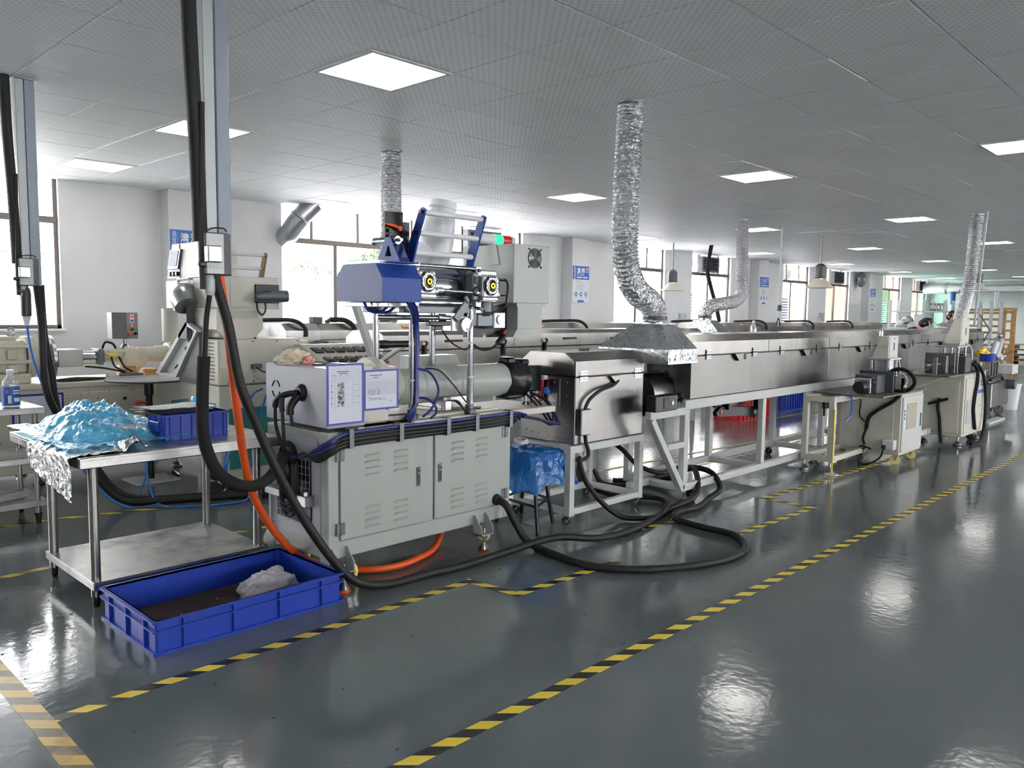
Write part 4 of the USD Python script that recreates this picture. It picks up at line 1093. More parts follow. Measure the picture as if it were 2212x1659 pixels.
for y in (sy0, sy1 - .05):
    part(sf, 'long_rail', MB().box(sx0, y, .483, sx1, y + .05, .533, .003), 'white_paint')
    part(sf, 'lower_rail', MB().box(sx0 + .05, y, .07, sx1 - .05, y + .045, .112, .003), 'white_paint')
for x in (sx0, sx1 - .05):
    part(sf, 'cross_rail', MB().box(x, sy0 + .05, .483, x + .05, sy1 - .05, .533, .003), 'white_paint')
    part(sf, 'lower_cross_rail', MB().box(x, sy0 + .05, .07, x + .045, sy1 - .05, .112, .003), 'white_paint')
part(sf, 'tilted_brace', MB().bar((4.60, 3.77, .49), (4.76, 3.77, .20), .04, .04, .003, up=(0, 1, 0)), 'white_paint')

# stool with blue bag
so = thing('stool', 'black steel stool with a white plastic seat beside the box oven', 'stool', (3.86, 3.50, 0))
legs = [(3.68, 3.28), (3.985, 3.42), (4.04, 3.76), (3.73, 3.70)]
cxs, cys = 3.86, 3.54
for x, y in legs:
    part(so, 'leg', MB().tube([(x, y, 0.0), (cxs + (x - cxs) * .55, cys + (y - cys) * .55, .455)], .0125, 8, 1), 'black_steel')
rg = MB()
for k in range(4):
    a, b2 = legs[k], legs[(k + 1) % 4]
    f_ = .82
    rg.cyl((cxs + (a[0] - cxs) * f_, cys + (a[1] - cys) * f_, .17), (cxs + (b2[0] - cxs) * f_, cys + (b2[1] - cys) * f_, .17), .009, n=8)
part(so, 'foot_ring', rg, 'black_steel')
part(so, 'seat', MB().lathe([(0, 0), (.15, 0), (.165, .3), (.165, .8), (.15, 1), (0, 1)], (cxs, cys, .45), (cxs, cys, .478), 28), 'white_plastic')
def draped(cx, cy, z0, rx, ry, drop, seed, top, nr=26, na=64, wob=.05):
    P = []
    for i in range(nr):
        r = i / (nr - 1)
        row = []
        for k in range(na + 1):
            a = 2 * PI * k / na
            n = meshkit.fbm(np.array([math.cos(a) * 3.2 + seed, math.sin(a) * 3.2, r * 2.2]), 3) - .5
            ex_ = 1 + 1.1 * n * max(0, r - .2)
            R = min(r, .62) / .62 + max(0, r - .62) * .9
            x = cx + math.cos(a) * rx * R * ex_
            y = cy + math.sin(a) * ry * R * ex_
            z = z0 + top * (1 - r) * (1 + 1.5 * (meshkit.fbm(np.array([x * 14 + seed, y * 14, 1.0]), 3) - .5)) - max(0, r - .6) * drop * (1 + .9 * n) + wob * (meshkit.fbm(np.array([x * 26, y * 26, z0 + seed]), 2) - .5)
            row.append((x, y, z))
        P.append(row)
    return MB().grid(np.array(P))
solo('blue_bag', 'deep blue plastic bag draped over the black stool', 'plastic bag', draped(cxs + .03, cys - .03, .495, .19, .19, .50, 4.2, .03), 'blue_film_deep', 50)
st_ = MB()
for k in range(14):
    a0 = k * .45
    st_.tube([(cxs - .03 + .06 * math.cos(a0 + q) * (1 - .04 * k), cys + .03 + .06 * math.sin(a0 + q) * (1 - .04 * k), .53 + .003 * k + .004 * math.sin(3 * q)) for q in np.linspace(0, 2.6, 8)], .0055, 6, 3)
solo('white_tubing', 'small coil of white plastic tubing on the blue bag on the stool', 'tubing', st_, 'white_plastic', kind=None)

# ================================================================ LONG OVEN
lo = thing('long_oven', 'long stainless tunnel oven on a white tube frame, nearest the aisle', 'oven', (5.15, 3.13, 0))
ly0, ly1, lx0, lx1 = 3.13, 3.66, 5.2, 13.35
segs = [(5.20, 6.44), (6.445, 7.72), (7.725, 9.1), (9.105, 10.5), (10.505, 11.9), (11.905, 13.35)]
LP = [(ly0, 1.105), (ly1, 1.105), (ly1, 1.195), (ly1 - .10, 1.252), (ly0 + .10, 1.252), (ly0, 1.202)]
for a, b2 in ((5.20, 7.72), (7.725, 10.5), (10.505, 13.35)):
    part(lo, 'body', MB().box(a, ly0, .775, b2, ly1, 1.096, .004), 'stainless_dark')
part(lo, 'lid_gap', MB().box(lx0 + .01, ly0 + .006, 1.09, lx1 - .01, ly1 - .01, 1.108), 'black_steel')
for a, b2 in segs:
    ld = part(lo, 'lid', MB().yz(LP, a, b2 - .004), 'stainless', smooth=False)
    w = b2 - a
    for q in (.20, .80):
        hinge(ld, a + w * q, 1.102, ly0, .085, .07, 'satin_steel')
        part(ld, 'hinge_edge', MB().box(a + w * q - .052, ly0 - .006, 1.065, a + w * q - .043, ly0, 1.14, .001), 'black_steel')
    hx = a + w * .56
    part(ld, 'pull', MB().prism([(hx - .09, 1.098), (hx + .09, 1.098), (hx + .085, 1.06), (hx + .04, 1.045), (hx - .02, 1.042)], (0, ly0, 0), (1, 0, 0), (0, 0, 1), (0, -.03, 0)), 'stainless_dark', smooth=False)
    part(ld, 'pull_lip', MB().box(hx + .055, ly0 - .034, 1.05, hx + .09, ly0 - .003, 1.095, .003), 'black_steel')
# entry end: heater drum and inner mouth
part(lo, 'entry_end', MB().yz([(ly0, .775), (ly1, .775), (ly1, 1.195), (ly1 - .1, 1.252), (ly0 + .1, 1.252), (ly0, 1.202)], lx0 - .006, lx0, [[(3.30, .90), (3.49, .90), (3.49, 1.03), (3.46, 1.055), (3.395, 1.085), (3.33, 1.055), (3.30, 1.03)]]), 'stainless_dark', smooth=False)
part(lo, 'entry_mouth', MB().box(lx0 + .02, 3.26, .88, lx0 + .03, 3.53, 1.08), 'black_plastic')
part(lo, 'mouth_collar', MB().yz([(3.285, .93), (3.505, .93), (3.505, 1.045), (3.47, 1.075), (3.395, 1.105), (3.32, 1.075), (3.285, 1.045)], lx0 - .05, lx0 - .006, [[(3.30, .93), (3.49, .93), (3.49, 1.035), (3.46, 1.06), (3.395, 1.085), (3.33, 1.06), (3.30, 1.035)]]), 'stainless', smooth=False)
part(lo, 'entry_drum', MB().lathe([(0, 0), (.16, 0), (.165, .05), (.165, .95), (.16, 1), (0, 1)], (4.92, 3.42, .80), (5.19, 3.42, .80), 36), 'stainless_dark', smooth=40)
part(lo, 'guide_rod', MB().cyl((4.835, 3.40, .965), (5.18, 3.40, .965), .008, n=10), 'satin_steel')
part(lo, 'exit_chute', MB().yz([(ly0 + .03, 1.0), (ly1 - .03, 1.0), (ly1 - .08, 1.2), (ly0 + .08, 1.2)], lx1, lx1 + .12).bar((13.3, 3.38, 1.25), (13.62, 3.38, 1.06), .42, .006), 'stainless')
lf = lo
fy0, fy1 = 3.12, 3.67
for y in (fy0, fy1 - .05):
    part(lf, 'top_rail', MB().box(5.12, y, .70, 13.3, y + .05, .773, .004), 'white_paint')
    part(lf, 'bottom_rail', MB().box(5.12, y, .085, 13.3, y + .05, .14, .004), 'white_paint')
for x in (5.12, 6.36, 7.62, 8.9, 10.3, 11.7, 13.25):
    for y in (fy0, fy1 - .05):
        part(lf, 'leg', MB().box(x, y, .14, x + .06, y + .05, .70, .004), 'white_paint')
    part(lf, 'cross_rail', MB().box(x, fy0 + .05, .085, x + .05, fy1 - .05, .138, .003), 'white_paint')
    part(lf, 'top_cross_rail', MB().box(x, fy0 + .05, .70, x + .05, fy1 - .05, .77, .003), 'white_paint')
for x in (5.18, 7.48, 10.2, 13.2):
    for y in (fy0 + .03, fy1 - .03):
        leveler(lf, x, y, .086, 'black_rubber', .028)
        caster(lf, x + .14, y, .085, .036, ang=.5)
# triangular nose bracket
for y in (fy0, fy1 - .05):
    part(lf, 'nose_beam', MB().box(4.67 if y < 3.3 else 4.88, y, .665, 5.12, y + .05, .72, .003), 'white_paint')
    if y > 3.3:
        continue
    part(lf, 'nose_brace', MB().bar((4.70, y + .025, .665), (5.13, y + .025, .10), .05, .05, .003, up=(0, 1, 0)), 'white_paint')
    part(lf, 'nose_tie', MB().box(4.90, y, .42, 5.12, y + .05, .465, .003), 'white_paint')
part(lf, 'nose_foot', MB().box(4.88, fy0 + .3, .09, 5.12, fy0 + .35, .14, .003), 'white_paint')
en = thing('sensor_box', 'black rectangular sensor box with hand knob on the nose of the oven frame', 'sensor', (4.68, 3.10, .72))
part(en, 'housing', MB().box(4.675, 3.085, .72, 4.955, 3.17, .832, .005), 'black_plastic')
part(en, 'window', MB().box(4.77, 3.080, .74, 4.85, 3.086, .815, .002), 'black_steel')
part(en, 'badge', MB().cyl((4.885, 3.086, .775), (4.885, 3.081, .775), .015, n=20), 'zinc')
part(en, 'clamp_screw', MB().cyl((4.955, 3.12, .80), (5.02, 3.12, .80), .007, n=10), 'zinc')
kb = MB().lathe([(0, 0), (.02, 0), (.032, .3), (.032, .8), (.02, 1), (0, 1)], (5.02, 3.12, .80), (5.05, 3.12, .80), 20)
for k in range(6):
    kb.ball((5.035, 3.12 + .03 * math.cos(k * PI / 3), .80 + .03 * math.sin(k * PI / 3)), .012, 1)
part(en, 'hand_knob', kb, 'black_plastic')
# dark arm that hangs under the rails
ha = thing('puller_arm', 'dark blue-black swing arm hanging under the oven frame rail', 'swing arm', (5.9, 3.2, .56))
part(ha, 'arm', MB().xz([(5.72, .625), (5.80, .665), (6.30, .625), (6.44, .625), (6.44, .545), (6.36, .53), (6.22, .56), (5.80, .585), (5.73, .595)], 3.20, 3.235), 'black_steel')
part(ha, 'red_cap', MB().cyl((5.79, 3.20, .628), (5.79, 3.193, .628), .016, n=14).cyl((5.98, 3.22, .66), (5.98, 3.22, .70), .012, n=10), 'orange_hose')
part(ha, 'white_cap', MB().cyl((6.37, 3.20, .58), (6.37, 3.193, .58), .018, n=16), 'white_plastic')
part(ha, 'motor', MB().box(6.02, 3.28, .64, 6.22, 3.38, .70, .006).cyl((6.22, 3.33, .66), (6.40, 3.33, .66), .03, n=16).cyl((5.85, 3.30, .665), (6.02, 3.30, .665), .02, n=12), 'iron_grey')
part(ha, 'hanger', MB().box(5.86, 3.17, .64, 5.90, 3.23, .70), 'black_steel')
part(ha, 'hanger', MB().box(6.40, 3.17, .60, 6.44, 3.23, .70), 'black_steel')

# exhaust hoods with galvanised spangle
def hood(name, label, x, y, z0, flip=1, s=1.0):
    """pyramid hood; x = its oven-side edge, flip=+1 when the hood lies at the low-x end of an oven."""
    t = thing(name, label, 'exhaust hood', (x, y, z0), group='galvanised hoods at the oven ends')
    e = lambda a: x - flip * a
    w = .31 * s
    base = [(e(.0), y - w), (e(.39), y - w), (e(.39), y + w), (e(.0), y + w)]
    top = [(e(.02), y - .13), (e(.20), y - .13), (e(.20), y + .13), (e(.02), y + .13)]
    v, f = [], []
    for z, ring in ((z0, base), (z0 + .10, base), (z0 + .275, top), (z0 + .28, top)):
        v += [(px_, py_, z) for px_, py_ in ring]
    for k in range(3):
        for i in range(4):
            a, b2 = 4 * k + i, 4 * k + (i + 1) % 4
            q = [(a, b2, b2 + 4), (a, b2 + 4, a + 4)]
            f += q if flip < 0 else [r[::-1] for r in q]
    f += [(12, 13, 14), (12, 14, 15)]
    part(t, 'shell', MB().add(v, f), 'galvanised', smooth=False)
    part(t, 'seam_strip', MB().box(e(-.002), y - w - .004, z0 - .004, e(.395), y - w + .004, z0 + .012).box(e(.387), y - w, z0 - .004, e(.395), y + w, z0 + .012), 'zinc')
    part(t, 'neck', MB().lathe([(.072, 0), (.072, 1)], (e(.11), y, z0 + .27), (e(.11), y, z0 + .36), 28), 'galvanised')
    sb = MB()
    for k in (.1, .3):
        sb.bolt((e(k), y - w, z0 + .03), (0, -1, 0), .007, .005)
    part(t, 'screws', sb, 'iron_grey')
    return t
hood('exhaust_hood', 'large spangled galvanised hood between the box oven and the long oven', 5.20, 3.395, 1.055, 1)
hood('exhaust_hood', 'galvanised hood in the second line under the thin bent duct', 9.75, 5.75, 1.05, -1, .95)
def duct(name, label, pts, r, rib=.026, m='duct_foil', grp='flexible foil ducts'):
    p = np.array(pts, float)
    q = np.vstack([2 * p[0] - p[1], p, 2 * p[-1] - p[-2]])
    tt = np.linspace(0, 1, 40, endpoint=False)[:, None]
    o = []
    for i in range(1, len(q) - 2):
        a, b2, c, d = q[i - 1:i + 3]
        o.append(.5 * (2 * b2 + (c - a) * tt + (2 * a - 5 * b2 + 4 * c - d) * tt ** 2 + (3 * b2 - a - 3 * c + d) * tt ** 3))
    c = np.vstack(o + [p[-1:]])
    s = np.concatenate([[0], np.cumsum(np.linalg.norm(np.diff(c, axis=0), axis=1))])
    n = int(s[-1] / (rib / 5))
    u = np.linspace(0, s[-1], n)
    c2 = np.stack([np.interp(u, s, c[:, k]) for k in range(3)], 1)
    rad = r * (1 + .075 * np.cos(2 * PI * u / rib)) * (1 + .03 * (meshkit.noise(np.stack([u * 9, u * 0, u * 0], 1)) - .5))
    t = thing(name, label, 'duct', tuple(pts[0]), group=grp)
    b = MB().tube(c2, list(rad), 28, 1)
    v = b.v[0]
    v += (meshkit.fbm(v * 55, 2) - .5)[:, None] * .012
    part(t, 'hose', b, m, smooth=35)
    part(t, 'ceiling_collar', MB().lathe([(r * .95, 0), (r * 1.12, 0), (r * 1.12, 1), (r * .95, 1)], (pts[0][0], pts[0][1], ZC - .012), (pts[0][0], pts[0][1], ZC + .004), 28), 'zinc')
    part(t, 'clamp_band', MB().lathe([(r * .9, 0), (r * 1.06, 0), (r * 1.06, 1), (r * .9, 1)], tuple(np.array(pts[-1]) + [0, 0, .015]), tuple(np.array(pts[-1]) + [0, 0, .04]), 24), 'dark_grey')
    return t
duct('flexible_duct', 'crinkled foil duct down to the hood at the long oven entry', [(4.59, 3.30, 2.84), (4.57, 3.30, 2.5), (4.56, 3.30, 2.15), (4.56, 3.30, 1.88), (4.62, 3.31, 1.68), (4.78, 3.34, 1.56), (4.98, 3.38, 1.50), (5.08, 3.395, 1.44), (5.09, 3.395, 1.35)], .088)
duct('flexible_duct', 'foil duct coming from the ceiling behind the blue gear cover', [(4.55, 5.905, 2.84), (4.53, 5.88, 2.55), (4.50, 5.84, 2.25), (4.46, 5.8, 1.9), (4.42, 5.78, 1.6), (4.40, 5.77, 1.30)], .088)
duct('flexible_duct', 'foil duct with a sharp elbow above the hood in the second line', [(11.23, 5.957, 2.84), (11.23, 5.95, 2.4), (11.24, 5.94, 1.98), (11.20, 5.92, 1.74), (10.95, 5.88, 1.62), (10.5, 5.82, 1.57), (10.05, 5.76, 1.53), (9.88, 5.75, 1.45), (9.86, 5.75, 1.35)], .088)
duct('flexible_duct', 'foil duct at the far exit end of the long oven', [(12.555, 3.125, 2.84), (12.56, 3.14, 2.4), (12.56, 3.16, 2.0), (12.60, 3.2, 1.75), (12.75, 3.28, 1.55), (12.84, 3.33, 1.42), (12.86, 3.34, 1.32)], .085)
t = thing('exit_hood', 'low hood under the foil duct at the far end of the long oven', 'exhaust hood', (12.86, 3.39, 1.25))
part(t, 'shell', MB().lathe([(.30, 0), (.10, .8), (.085, 1)], (12.86, 3.39, 1.25), (12.86, 3.36, 1.36), 4, PI / 4), 'galvanised', smooth=False)
t = thing('ventilation_pipe', 'thick smooth metal pipe elbow entering the ceiling at the wide window', 'duct', (5.95, 9.8, 2.4))
part(t, 'pipe', MB().tube([(6.15, 9.70, 2.86), (5.98, 9.78, 2.66)], .135, 24, 1), 'smooth_duct')
part(t, 'elbow', MB().tube([(5.98, 9.78, 2.66), (5.92, 9.85, 2.54), (5.90, 9.95, 2.44), (5.90, 10.10, 2.40)], .137, 24, 4), 'smooth_duct')
part(t, 'seam_band', MB().lathe([(.137, 0), (.143, .2), (.143, .8), (.137, 1)], (5.985, 9.778, 2.668), (5.97, 9.786, 2.645), 24), 'zinc')

# ================================================================ cable drop posts
def post(x, y, zb, label, sc=1.0, lean=.03):
    t = thing('cable_drop_post', label, 'power post', (x, y, zb), group='grey cable drop posts hung from the ceiling')
    part(t, 'channel', MB().box(x - .005, y - .04, zb, x + .055, y + .02, ZC + .01, .004), 'grey_channel')
    part(t, 'cover_strip', MB().box(x - .055, y - .035, zb + .17, x - .006, y + .02, ZC + .01, .003), 'pale_channel')
    part(t, 'ceiling_flange', MB().box(x - .07, y - .06, ZC - .008, x + .07, y + .04, ZC + .002, .002), 'zinc')
    part(t, 'trunk_cable', MB().tube([(x - .11, y - .03, ZC + .01), (x - .105, y - .03, 2.5), (x - .09, y - .03, 2.1), (x - .08, y - .03, zb + .14)], .030, 12), 'black_rubber')
    part(t, 'side_cable', MB().tube([(x - .075, y - .06, zb + .7), (x - .085, y - .055, zb + .2), (x - .085, y - .055, zb - .06)], .012, 8), 'black_rubber')
    u = part(t, 'switch_box', MB().box(x - .085, y - .085, zb, x + .02, y - .035, zb + .175, .004).box(x - .02, y - .083, zb + .002, x + .03, y - .02, zb + .173, .004), 'dark_grey')
    part(u, 'face_plate', MB().box(x - .082, y - .089, zb + .004, x - .005, y - .084, zb + .171, .002), 'pale_channel')
    part(u, 'knob_block', MB().box(x - .092, y - .125, zb + .05, x - .030, y - .088, zb + .118, .004), 'stainless_table')
    for za in (.122, .028):
        part(u, 'label_strip', MB().box(x - .070, y - .0905, zb + za, x - .012, y - .0885, zb + za + .015), 'white_paint')
    part(u, 'grip', MB().bar((x - .09, y - .10, zb + .038), (x - .125, y - .11, zb + .042), .016, .02, .004), 'black_plastic')
    part(t, 'plug', MB().lathe([(0, 0), (.018, 0), (.024, .25), (.024, .8), (.018, 1), (0, 1)], (x - .055, y - .05, zb - .085), (x - .055, y - .05, zb + .0), 16), 'pale_channel')
    part(t, 'lock_wire', MB().tube([(x - .09, y - .09, zb + .17), (x - .06, y - .10, zb + .19), (x - .01, y - .095, zb + .193), (x + .02, y - .06, zb + .185)], .003, 6), 'black_rubber')
    return t
post(1.605, 3.30, 1.545, 'tall grey cable post in the foreground, cut off by the top of the picture')
post(1.60, 5.88, 1.535, 'grey cable post at the far left in front of the window')
t = thing('hanging_torch', 'dark tool with pale tip hanging on a blue air line beside the left post', 'air tool', (1.555, 5.83, 1.3))
part(t, 'body', MB().lathe([(0, 0), (.028, 0), (.03, .1), (.03, .8), (.024, 1), (0, 1)], (1.555, 5.83, 1.34), (1.555, 5.83, 1.52), 16), 'black_plastic')
part(t, 'upper_tube', MB().cyl((1.555, 5.83, 1.52), (1.555, 5.83, 1.62), .018, n=12), 'iron_grey')
part(t, 'tip', MB().lathe([(0, 0), (.012, 0), (.024, .9), (.02, 1), (0, 1)], (1.555, 5.83, 1.28), (1.555, 5.83, 1.34), 16), 'white_plastic')
part(t, 'lever', MB().box(1.51, 5.80, 1.49, 1.54, 5.84, 1.51, .003), 'black_plastic')
part(t, 'air_line', MB().tube([(1.60, 5.84, 1.62), (1.59, 5.835, 1.66), (1.56, 5.83, 1.64), (1.555, 5.83, 1.60)], .006, 6), 'air_hose')
part(t, 'air_line', MB().tube([(1.555, 5.83, 1.28), (1.58, 5.86, 1.12), (1.63, 5.9, .95), (1.70, 5.93, .76), (1.76, 5.95, .60), (1.9, 5.9, .25), (2.1, 5.75, .012), (2.4, 5.70, .012), (2.65, 5.8, .012)], .007, 8), 'air_hose')

# ================================================================ hoses
def hose(label, pts, r, m='black_rubber', cat='hose', name='floor_hose', res=6):
    return solo(name, label, cat, MB().tube(pts, r, 12, res), m, 40)
hose('black hose from the post switch box, along the floor to the oven frame', [(1.575, 3.262, 1.55), (1.64, 3.27, 1.34), (1.69, 3.27, 1.08), (1.77, 3.27, .88), (1.84, 3.262, .71), (1.96, 3.25, .47), (2.11, 3.215, .22), (2.24, 3.18, .075), (2.42, 3.165, .024), (2.64, 3.15, .024), (2.89, 3.12, .024), (3.27, 3.12, .03), (3.57, 3.03, .065), (3.86, 2.92, .028), (4.24, 2.91, .024), (4.8, 3.03, .024), (5.2, 3.06, .06), (5.44, 3.2, .17), (5.55, 3.34, .17), (5.5, 3.6, .03), (5.3, 3.9, .024)], .022)
hose('black hose looping out of the extruder door and back in a wide curve', [(3.345, 3.31, .283), (3.36, 3.25, .255), (3.385, 3.20, .16), (3.41, 3.13, .06), (3.42, 3.02, .024), (3.40, 2.89, .024), (3.38, 2.68, .024), (3.45, 2.50, .024), (3.63, 2.33, .024), (3.94, 2.19, .024), (4.22, 2.17, .024), (4.41, 2.25, .024), (4.54, 2.40, .024), (4.55, 2.61, .024), (4.59, 2.81, .024), (4.67, 2.91, .024), (4.81, 2.95, .024), (5.03, 2.93, .024), (5.34, 3.02, .024), (5.55, 3.05, .06), (5.60, 3.17, .165), (5.62, 3.4, .165), (5.75, 3.75, .05), (5.95, 3.9, .024)], .022)
hose('black hose hanging from the box oven stand and curling on the floor', [(4.06, 3.265, .46), (4.08, 3.262, .38), (4.14, 3.255, .27), (4.26, 3.22, .13), (4.36, 3.14, .034), (4.44, 3.03, .024), (4.60, 2.985, .024), (4.80, 3.04, .07), (4.97, 3.16, .026), (5.03, 3.28, .024), (4.95, 3.42, .024), (4.85, 3.62, .03), (4.80, 3.85, .12), (4.84, 3.88, .30)], .018)
hose('black hose looped behind the oven stand and hung on the frame brace', [(4.95, 3.75, .45), (5.02, 3.62, .36), (5.06, 3.50, .25), (5.15, 3.37, .19), (5.35, 3.35, .18), (5.42, 3.42, .12), (5.3, 3.6, .05), (5.0, 3.75, .06), (4.93, 3.82, .18)], .018)
t = thing('hanging_hose', 'thick foam-wrapped black hose hanging in a loop in front of the table', 'hose', (1.55, 3.3, .55))
part(t, 'inner_cable', MB().tube([(1.55, 3.25, 1.465), (1.548, 3.28, 1.36), (1.552, 3.31, 1.22), (1.555, 3.33, 1.10)], .012, 10), 'black_rubber')
part(t, 'foam_sleeve', MB().tube([(1.555, 3.325, 1.20), (1.553, 3.34, 1.05), (1.555, 3.35, .88), (1.585, 3.37, .77), (1.65, 3.40, .665), (1.74, 3.42, .60), (1.84, 3.45, .57), (1.94, 3.49, .585), (2.03, 3.54, .635), (2.09, 3.58, .675)], .027, 14), 'foam_rubber')
hose('orange hose dropping from the post and running under the extruder', [(1.615, 3.29, 1.55), (1.66, 3.33, 1.38), (1.70, 3.36, 1.13), (1.745, 3.40, .91), (1.79, 3.44, .72), (1.86, 3.50, .53), (1.98, 3.56, .34), (2.13, 3.61, .17), (2.28, 3.63, .06), (2.38, 3.56, .024), (2.46, 3.44, .024), (2.56, 3.375, .024), (2.70, 3.365, .024), (2.93, 3.44, .024), (3.10, 3.56, .035), (3.16, 3.60, .10), (3.17, 3.62, .155)], .019, 'orange_hose')
hose('black cable from the left post sagging to the floor, nearer one', [(1.63, 5.86, 1.54), (1.66, 5.9, 1.29), (1.66, 5.9, .98), (1.68, 5.9, .82), (1.73, 5.9, .69), (1.82, 5.88, .52), (1.96, 5.85, .22), (2.1, 5.8, .05), (2.3, 5.72, .026), (2.55, 5.60, .026), (2.85, 5.45, .026), (3.2, 5.2, .026)], .024, name='hanging_cable')
hose('black cable from the left post sagging to the floor, farther one', [(1.65, 5.86, 1.54), (1.68, 5.93, 1.23), (1.72, 5.95, .98), (1.74, 5.96, .79), (1.79, 5.97, .59), (1.98, 5.97, .29), (2.1, 5.95, .10), (2.25, 5.85, .026), (2.55, 5.68, .026), (2.85, 5.52, .026), (3.2, 5.3, .026)], .024, name='hanging_cable')
hose('thin blue air line curling on the floor behind the steel table', [(2.1, 5.75, .01), (2.25, 5.95, .01), (2.4, 6.15, .12), (2.38, 6.1, .25), (2.33, 5.95, .2), (2.3, 5.7, .01), (2.45, 5.45, .01), (2.7, 5.35, .01), (2.85, 5.4, .03), (2.92, 5.5, .25), (3.0, 5.56, .5), (3.1, 5.58, .75)], .007, 'air_hose', 'air line', 'air_line')
hose('dark hose dropping slantwise from the ceiling behind the second-line hood', [(14.936, 8.613, 2.85), (14.83, 8.61, 2.5), (14.8, 8.61, 2.3), (15.0, 8.62, 1.95), (15.25, 8.64, 1.6), (15.45, 8.66, 1.27)], .04, 'foam_rubber', 'hose', 'ceiling_hose')
t = thing('drop_rod', 'thin grey conduit from the ceiling down to the rear oven lids', 'conduit', (12.48, 5.92, 1.2))
part(t, 'rod', MB().cyl((12.48, 5.92, 1.36), (12.48, 5.92, 2.85), .014, n=10), 'pale_channel')
part(t, 'switch', MB().box(12.44, 5.89, 1.48, 12.52, 5.93, 1.58, .005), 'black_plastic')
part(t, 'fork', MB().tube([(12.48, 5.92, 1.38), (12.44, 5.92, 1.31), (12.40, 5.92, 1.24)], .01, 6).tube([(12.48, 5.92, 1.38), (12.52, 5.92, 1.31), (12.55, 5.92, 1.24)], .01, 6), 'black_rubber')
t = thing('drop_rod', 'thin grey conduit beside the far foil duct', 'conduit', (12.33, 2.95, 1.25))
part(t, 'rod', MB().cyl((12.62, 3.09, 1.30), (12.33, 2.95, 2.85), .016, n=10), 'pale_channel')
# ================================================================ STEEL TABLE, trays, bag, foil
tb = thing('steel_table', 'stainless steel work table with lower shelf in the left foreground', 'table', (1.17, 3.70, 0))
part(tb, 'top', MB().box(1.165, 3.70, .735, 2.135, 4.75, .75, .003).box(1.165, 3.70, .70, 2.135, 3.725, .74, .004).box(1.165, 4.725, .70, 2.135, 4.75, .74, .004).box(1.165, 3.72, .70, 1.185, 4.73, .74, .004).box(2.115, 3.72, .70, 2.135, 4.73, .74, .004), 'stainless_table')
part(tb, 'under_rail', MB().box(1.26, 3.91, .66, 2.12, 3.94, .70, .003).box(1.26, 4.52, .66, 2.12, 4.55, .70, .003), 'stainless_table')
part(tb, 'shelf', MB().box(1.262, 3.87, .118, 2.14, 4.575, .13, .003).box(1.262, 3.87, .09, 2.14, 3.885, .122, .003).box(1.262, 4.56, .09, 2.14, 4.575, .122, .003).box(1.262, 3.88, .09, 1.275, 4.56, .122, .003), 'stainless_table')
for x in (1.29, 2.115):
    for y in (3.925, 4.53):
        lg = part(tb, 'leg', MB().lathe([(0, 0), (.0225, 0), (.0225, 1), (0, 1)], (x, y, .05), (x, y, .70), 20), 'stainless')
        part(lg, 'foot', MB().lathe([(0, 0), (.013, 0), (.016, .3), (.016, .8), (.022, .85), (.022, 1), (0, 1)], (x, y, 0), (x, y, .055), 16), 'black_steel')
        part(lg, 'clamp_screw', MB().lathe([(.0225, 0), (.0255, .1), (.0255, .9), (.0225, 1)], (x, y, .085), (x, y, .11), 18).bolt((x - .005, y - .022, .098), (0, -1, 0), .006, .004), 'satin_steel')

def tray(t, x0, y0, x1, y1, z0, h, m, rim=.014, ribs=(6, 3), wall=.006, flange=True):
    ir = .012
    sh = MB()
    o = lambda e: Polygon([(x0 - e, y0 - e), (x1 + e, y0 - e), (x1 + e, y1 + e), (x0 - e, y1 + e)]).buffer(.012, quad_segs=4)
    ring = lambda a, b2: (list(o(a).exterior.coords)[:-1], [list(o(b2).exterior.coords)[::-1][:-1]])
    p, hl = ring(-.012, -.012 - wall)
    sh.xy(p, z0, z0 + h, hl)
    sh.xy(list(o(-.013).exterior.coords)[:-1], z0, z0 + .006)
    part(t, 'shell', sh, m)
    rm = MB()
    p, hl = ring(rim - .012, -.012 - wall)
    rm.xy(p, z0 + h - .008, z0 + h, hl)
    if flange:
        p, hl = ring(rim - .012, -.012)
        rm.xy(p, z0 + h - .045, z0 + h - .038, hl)
        p, hl = ring(rim * .8 - .012, -.012)
        rm.xy(p, z0, z0 + .012, hl)
    part(t, 'rim', rm, m)
    for k in range(ribs[0]):
        x = x0 + (x1 - x0) * (k + .5) / ribs[0]
        for y, s in ((y0, -1), (y1, 1)):
            part(t, 'rib', MB().box(x - .003, y, z0, x + .003, y + s * rim * .85, z0 + h - .006), m)
    for k in range(ribs[1]):
        y = y0 + (y1 - y0) * (k + .5) / ribs[1]
        for x, s in ((x0, -1), (x1, 1)):
            part(t, 'rib', MB().box(x, y - .003, z0, x + s * rim * .85, y + .003, z0 + h - .006), m)

t = thing('floor_tray', 'large shallow blue plastic tray on the floor with dirty brown bottom', 'tray', (1.26, 3.18, 0))
tray(t, 1.265, 3.185, 2.145, 3.755, 0.0, .142, 'blue_plastic', .016, (4, 3))
part(t, 'dirty_bottom', MB().box(1.275, 3.195, .006, 2.135, 3.745, .0075), 'tray_dirt', smooth=False)
solo('crumpled_tissue', 'crumpled white tissue lying in the blue floor tray', 'tissue', crumple(1.93, 3.50, .0085, .13, .10, .085, 14), 'tissue', 60)
sc = MB()
for x, y, r, a in ((1.58, 3.36, .05, .4), (1.60, 3.41, .015, 1.2), (1.52, 3.52, .012, 2.0), (1.72, 3.6, .02, .9)):
    sc.bar((x, y, .010), (x + r * math.cos(a), y + r * math.sin(a), .010), .006, .004)
solo('plastic_scraps', 'few small white plastic scraps on the brown tray bottom', 'scraps', sc, 'tissue', kind='stuff')
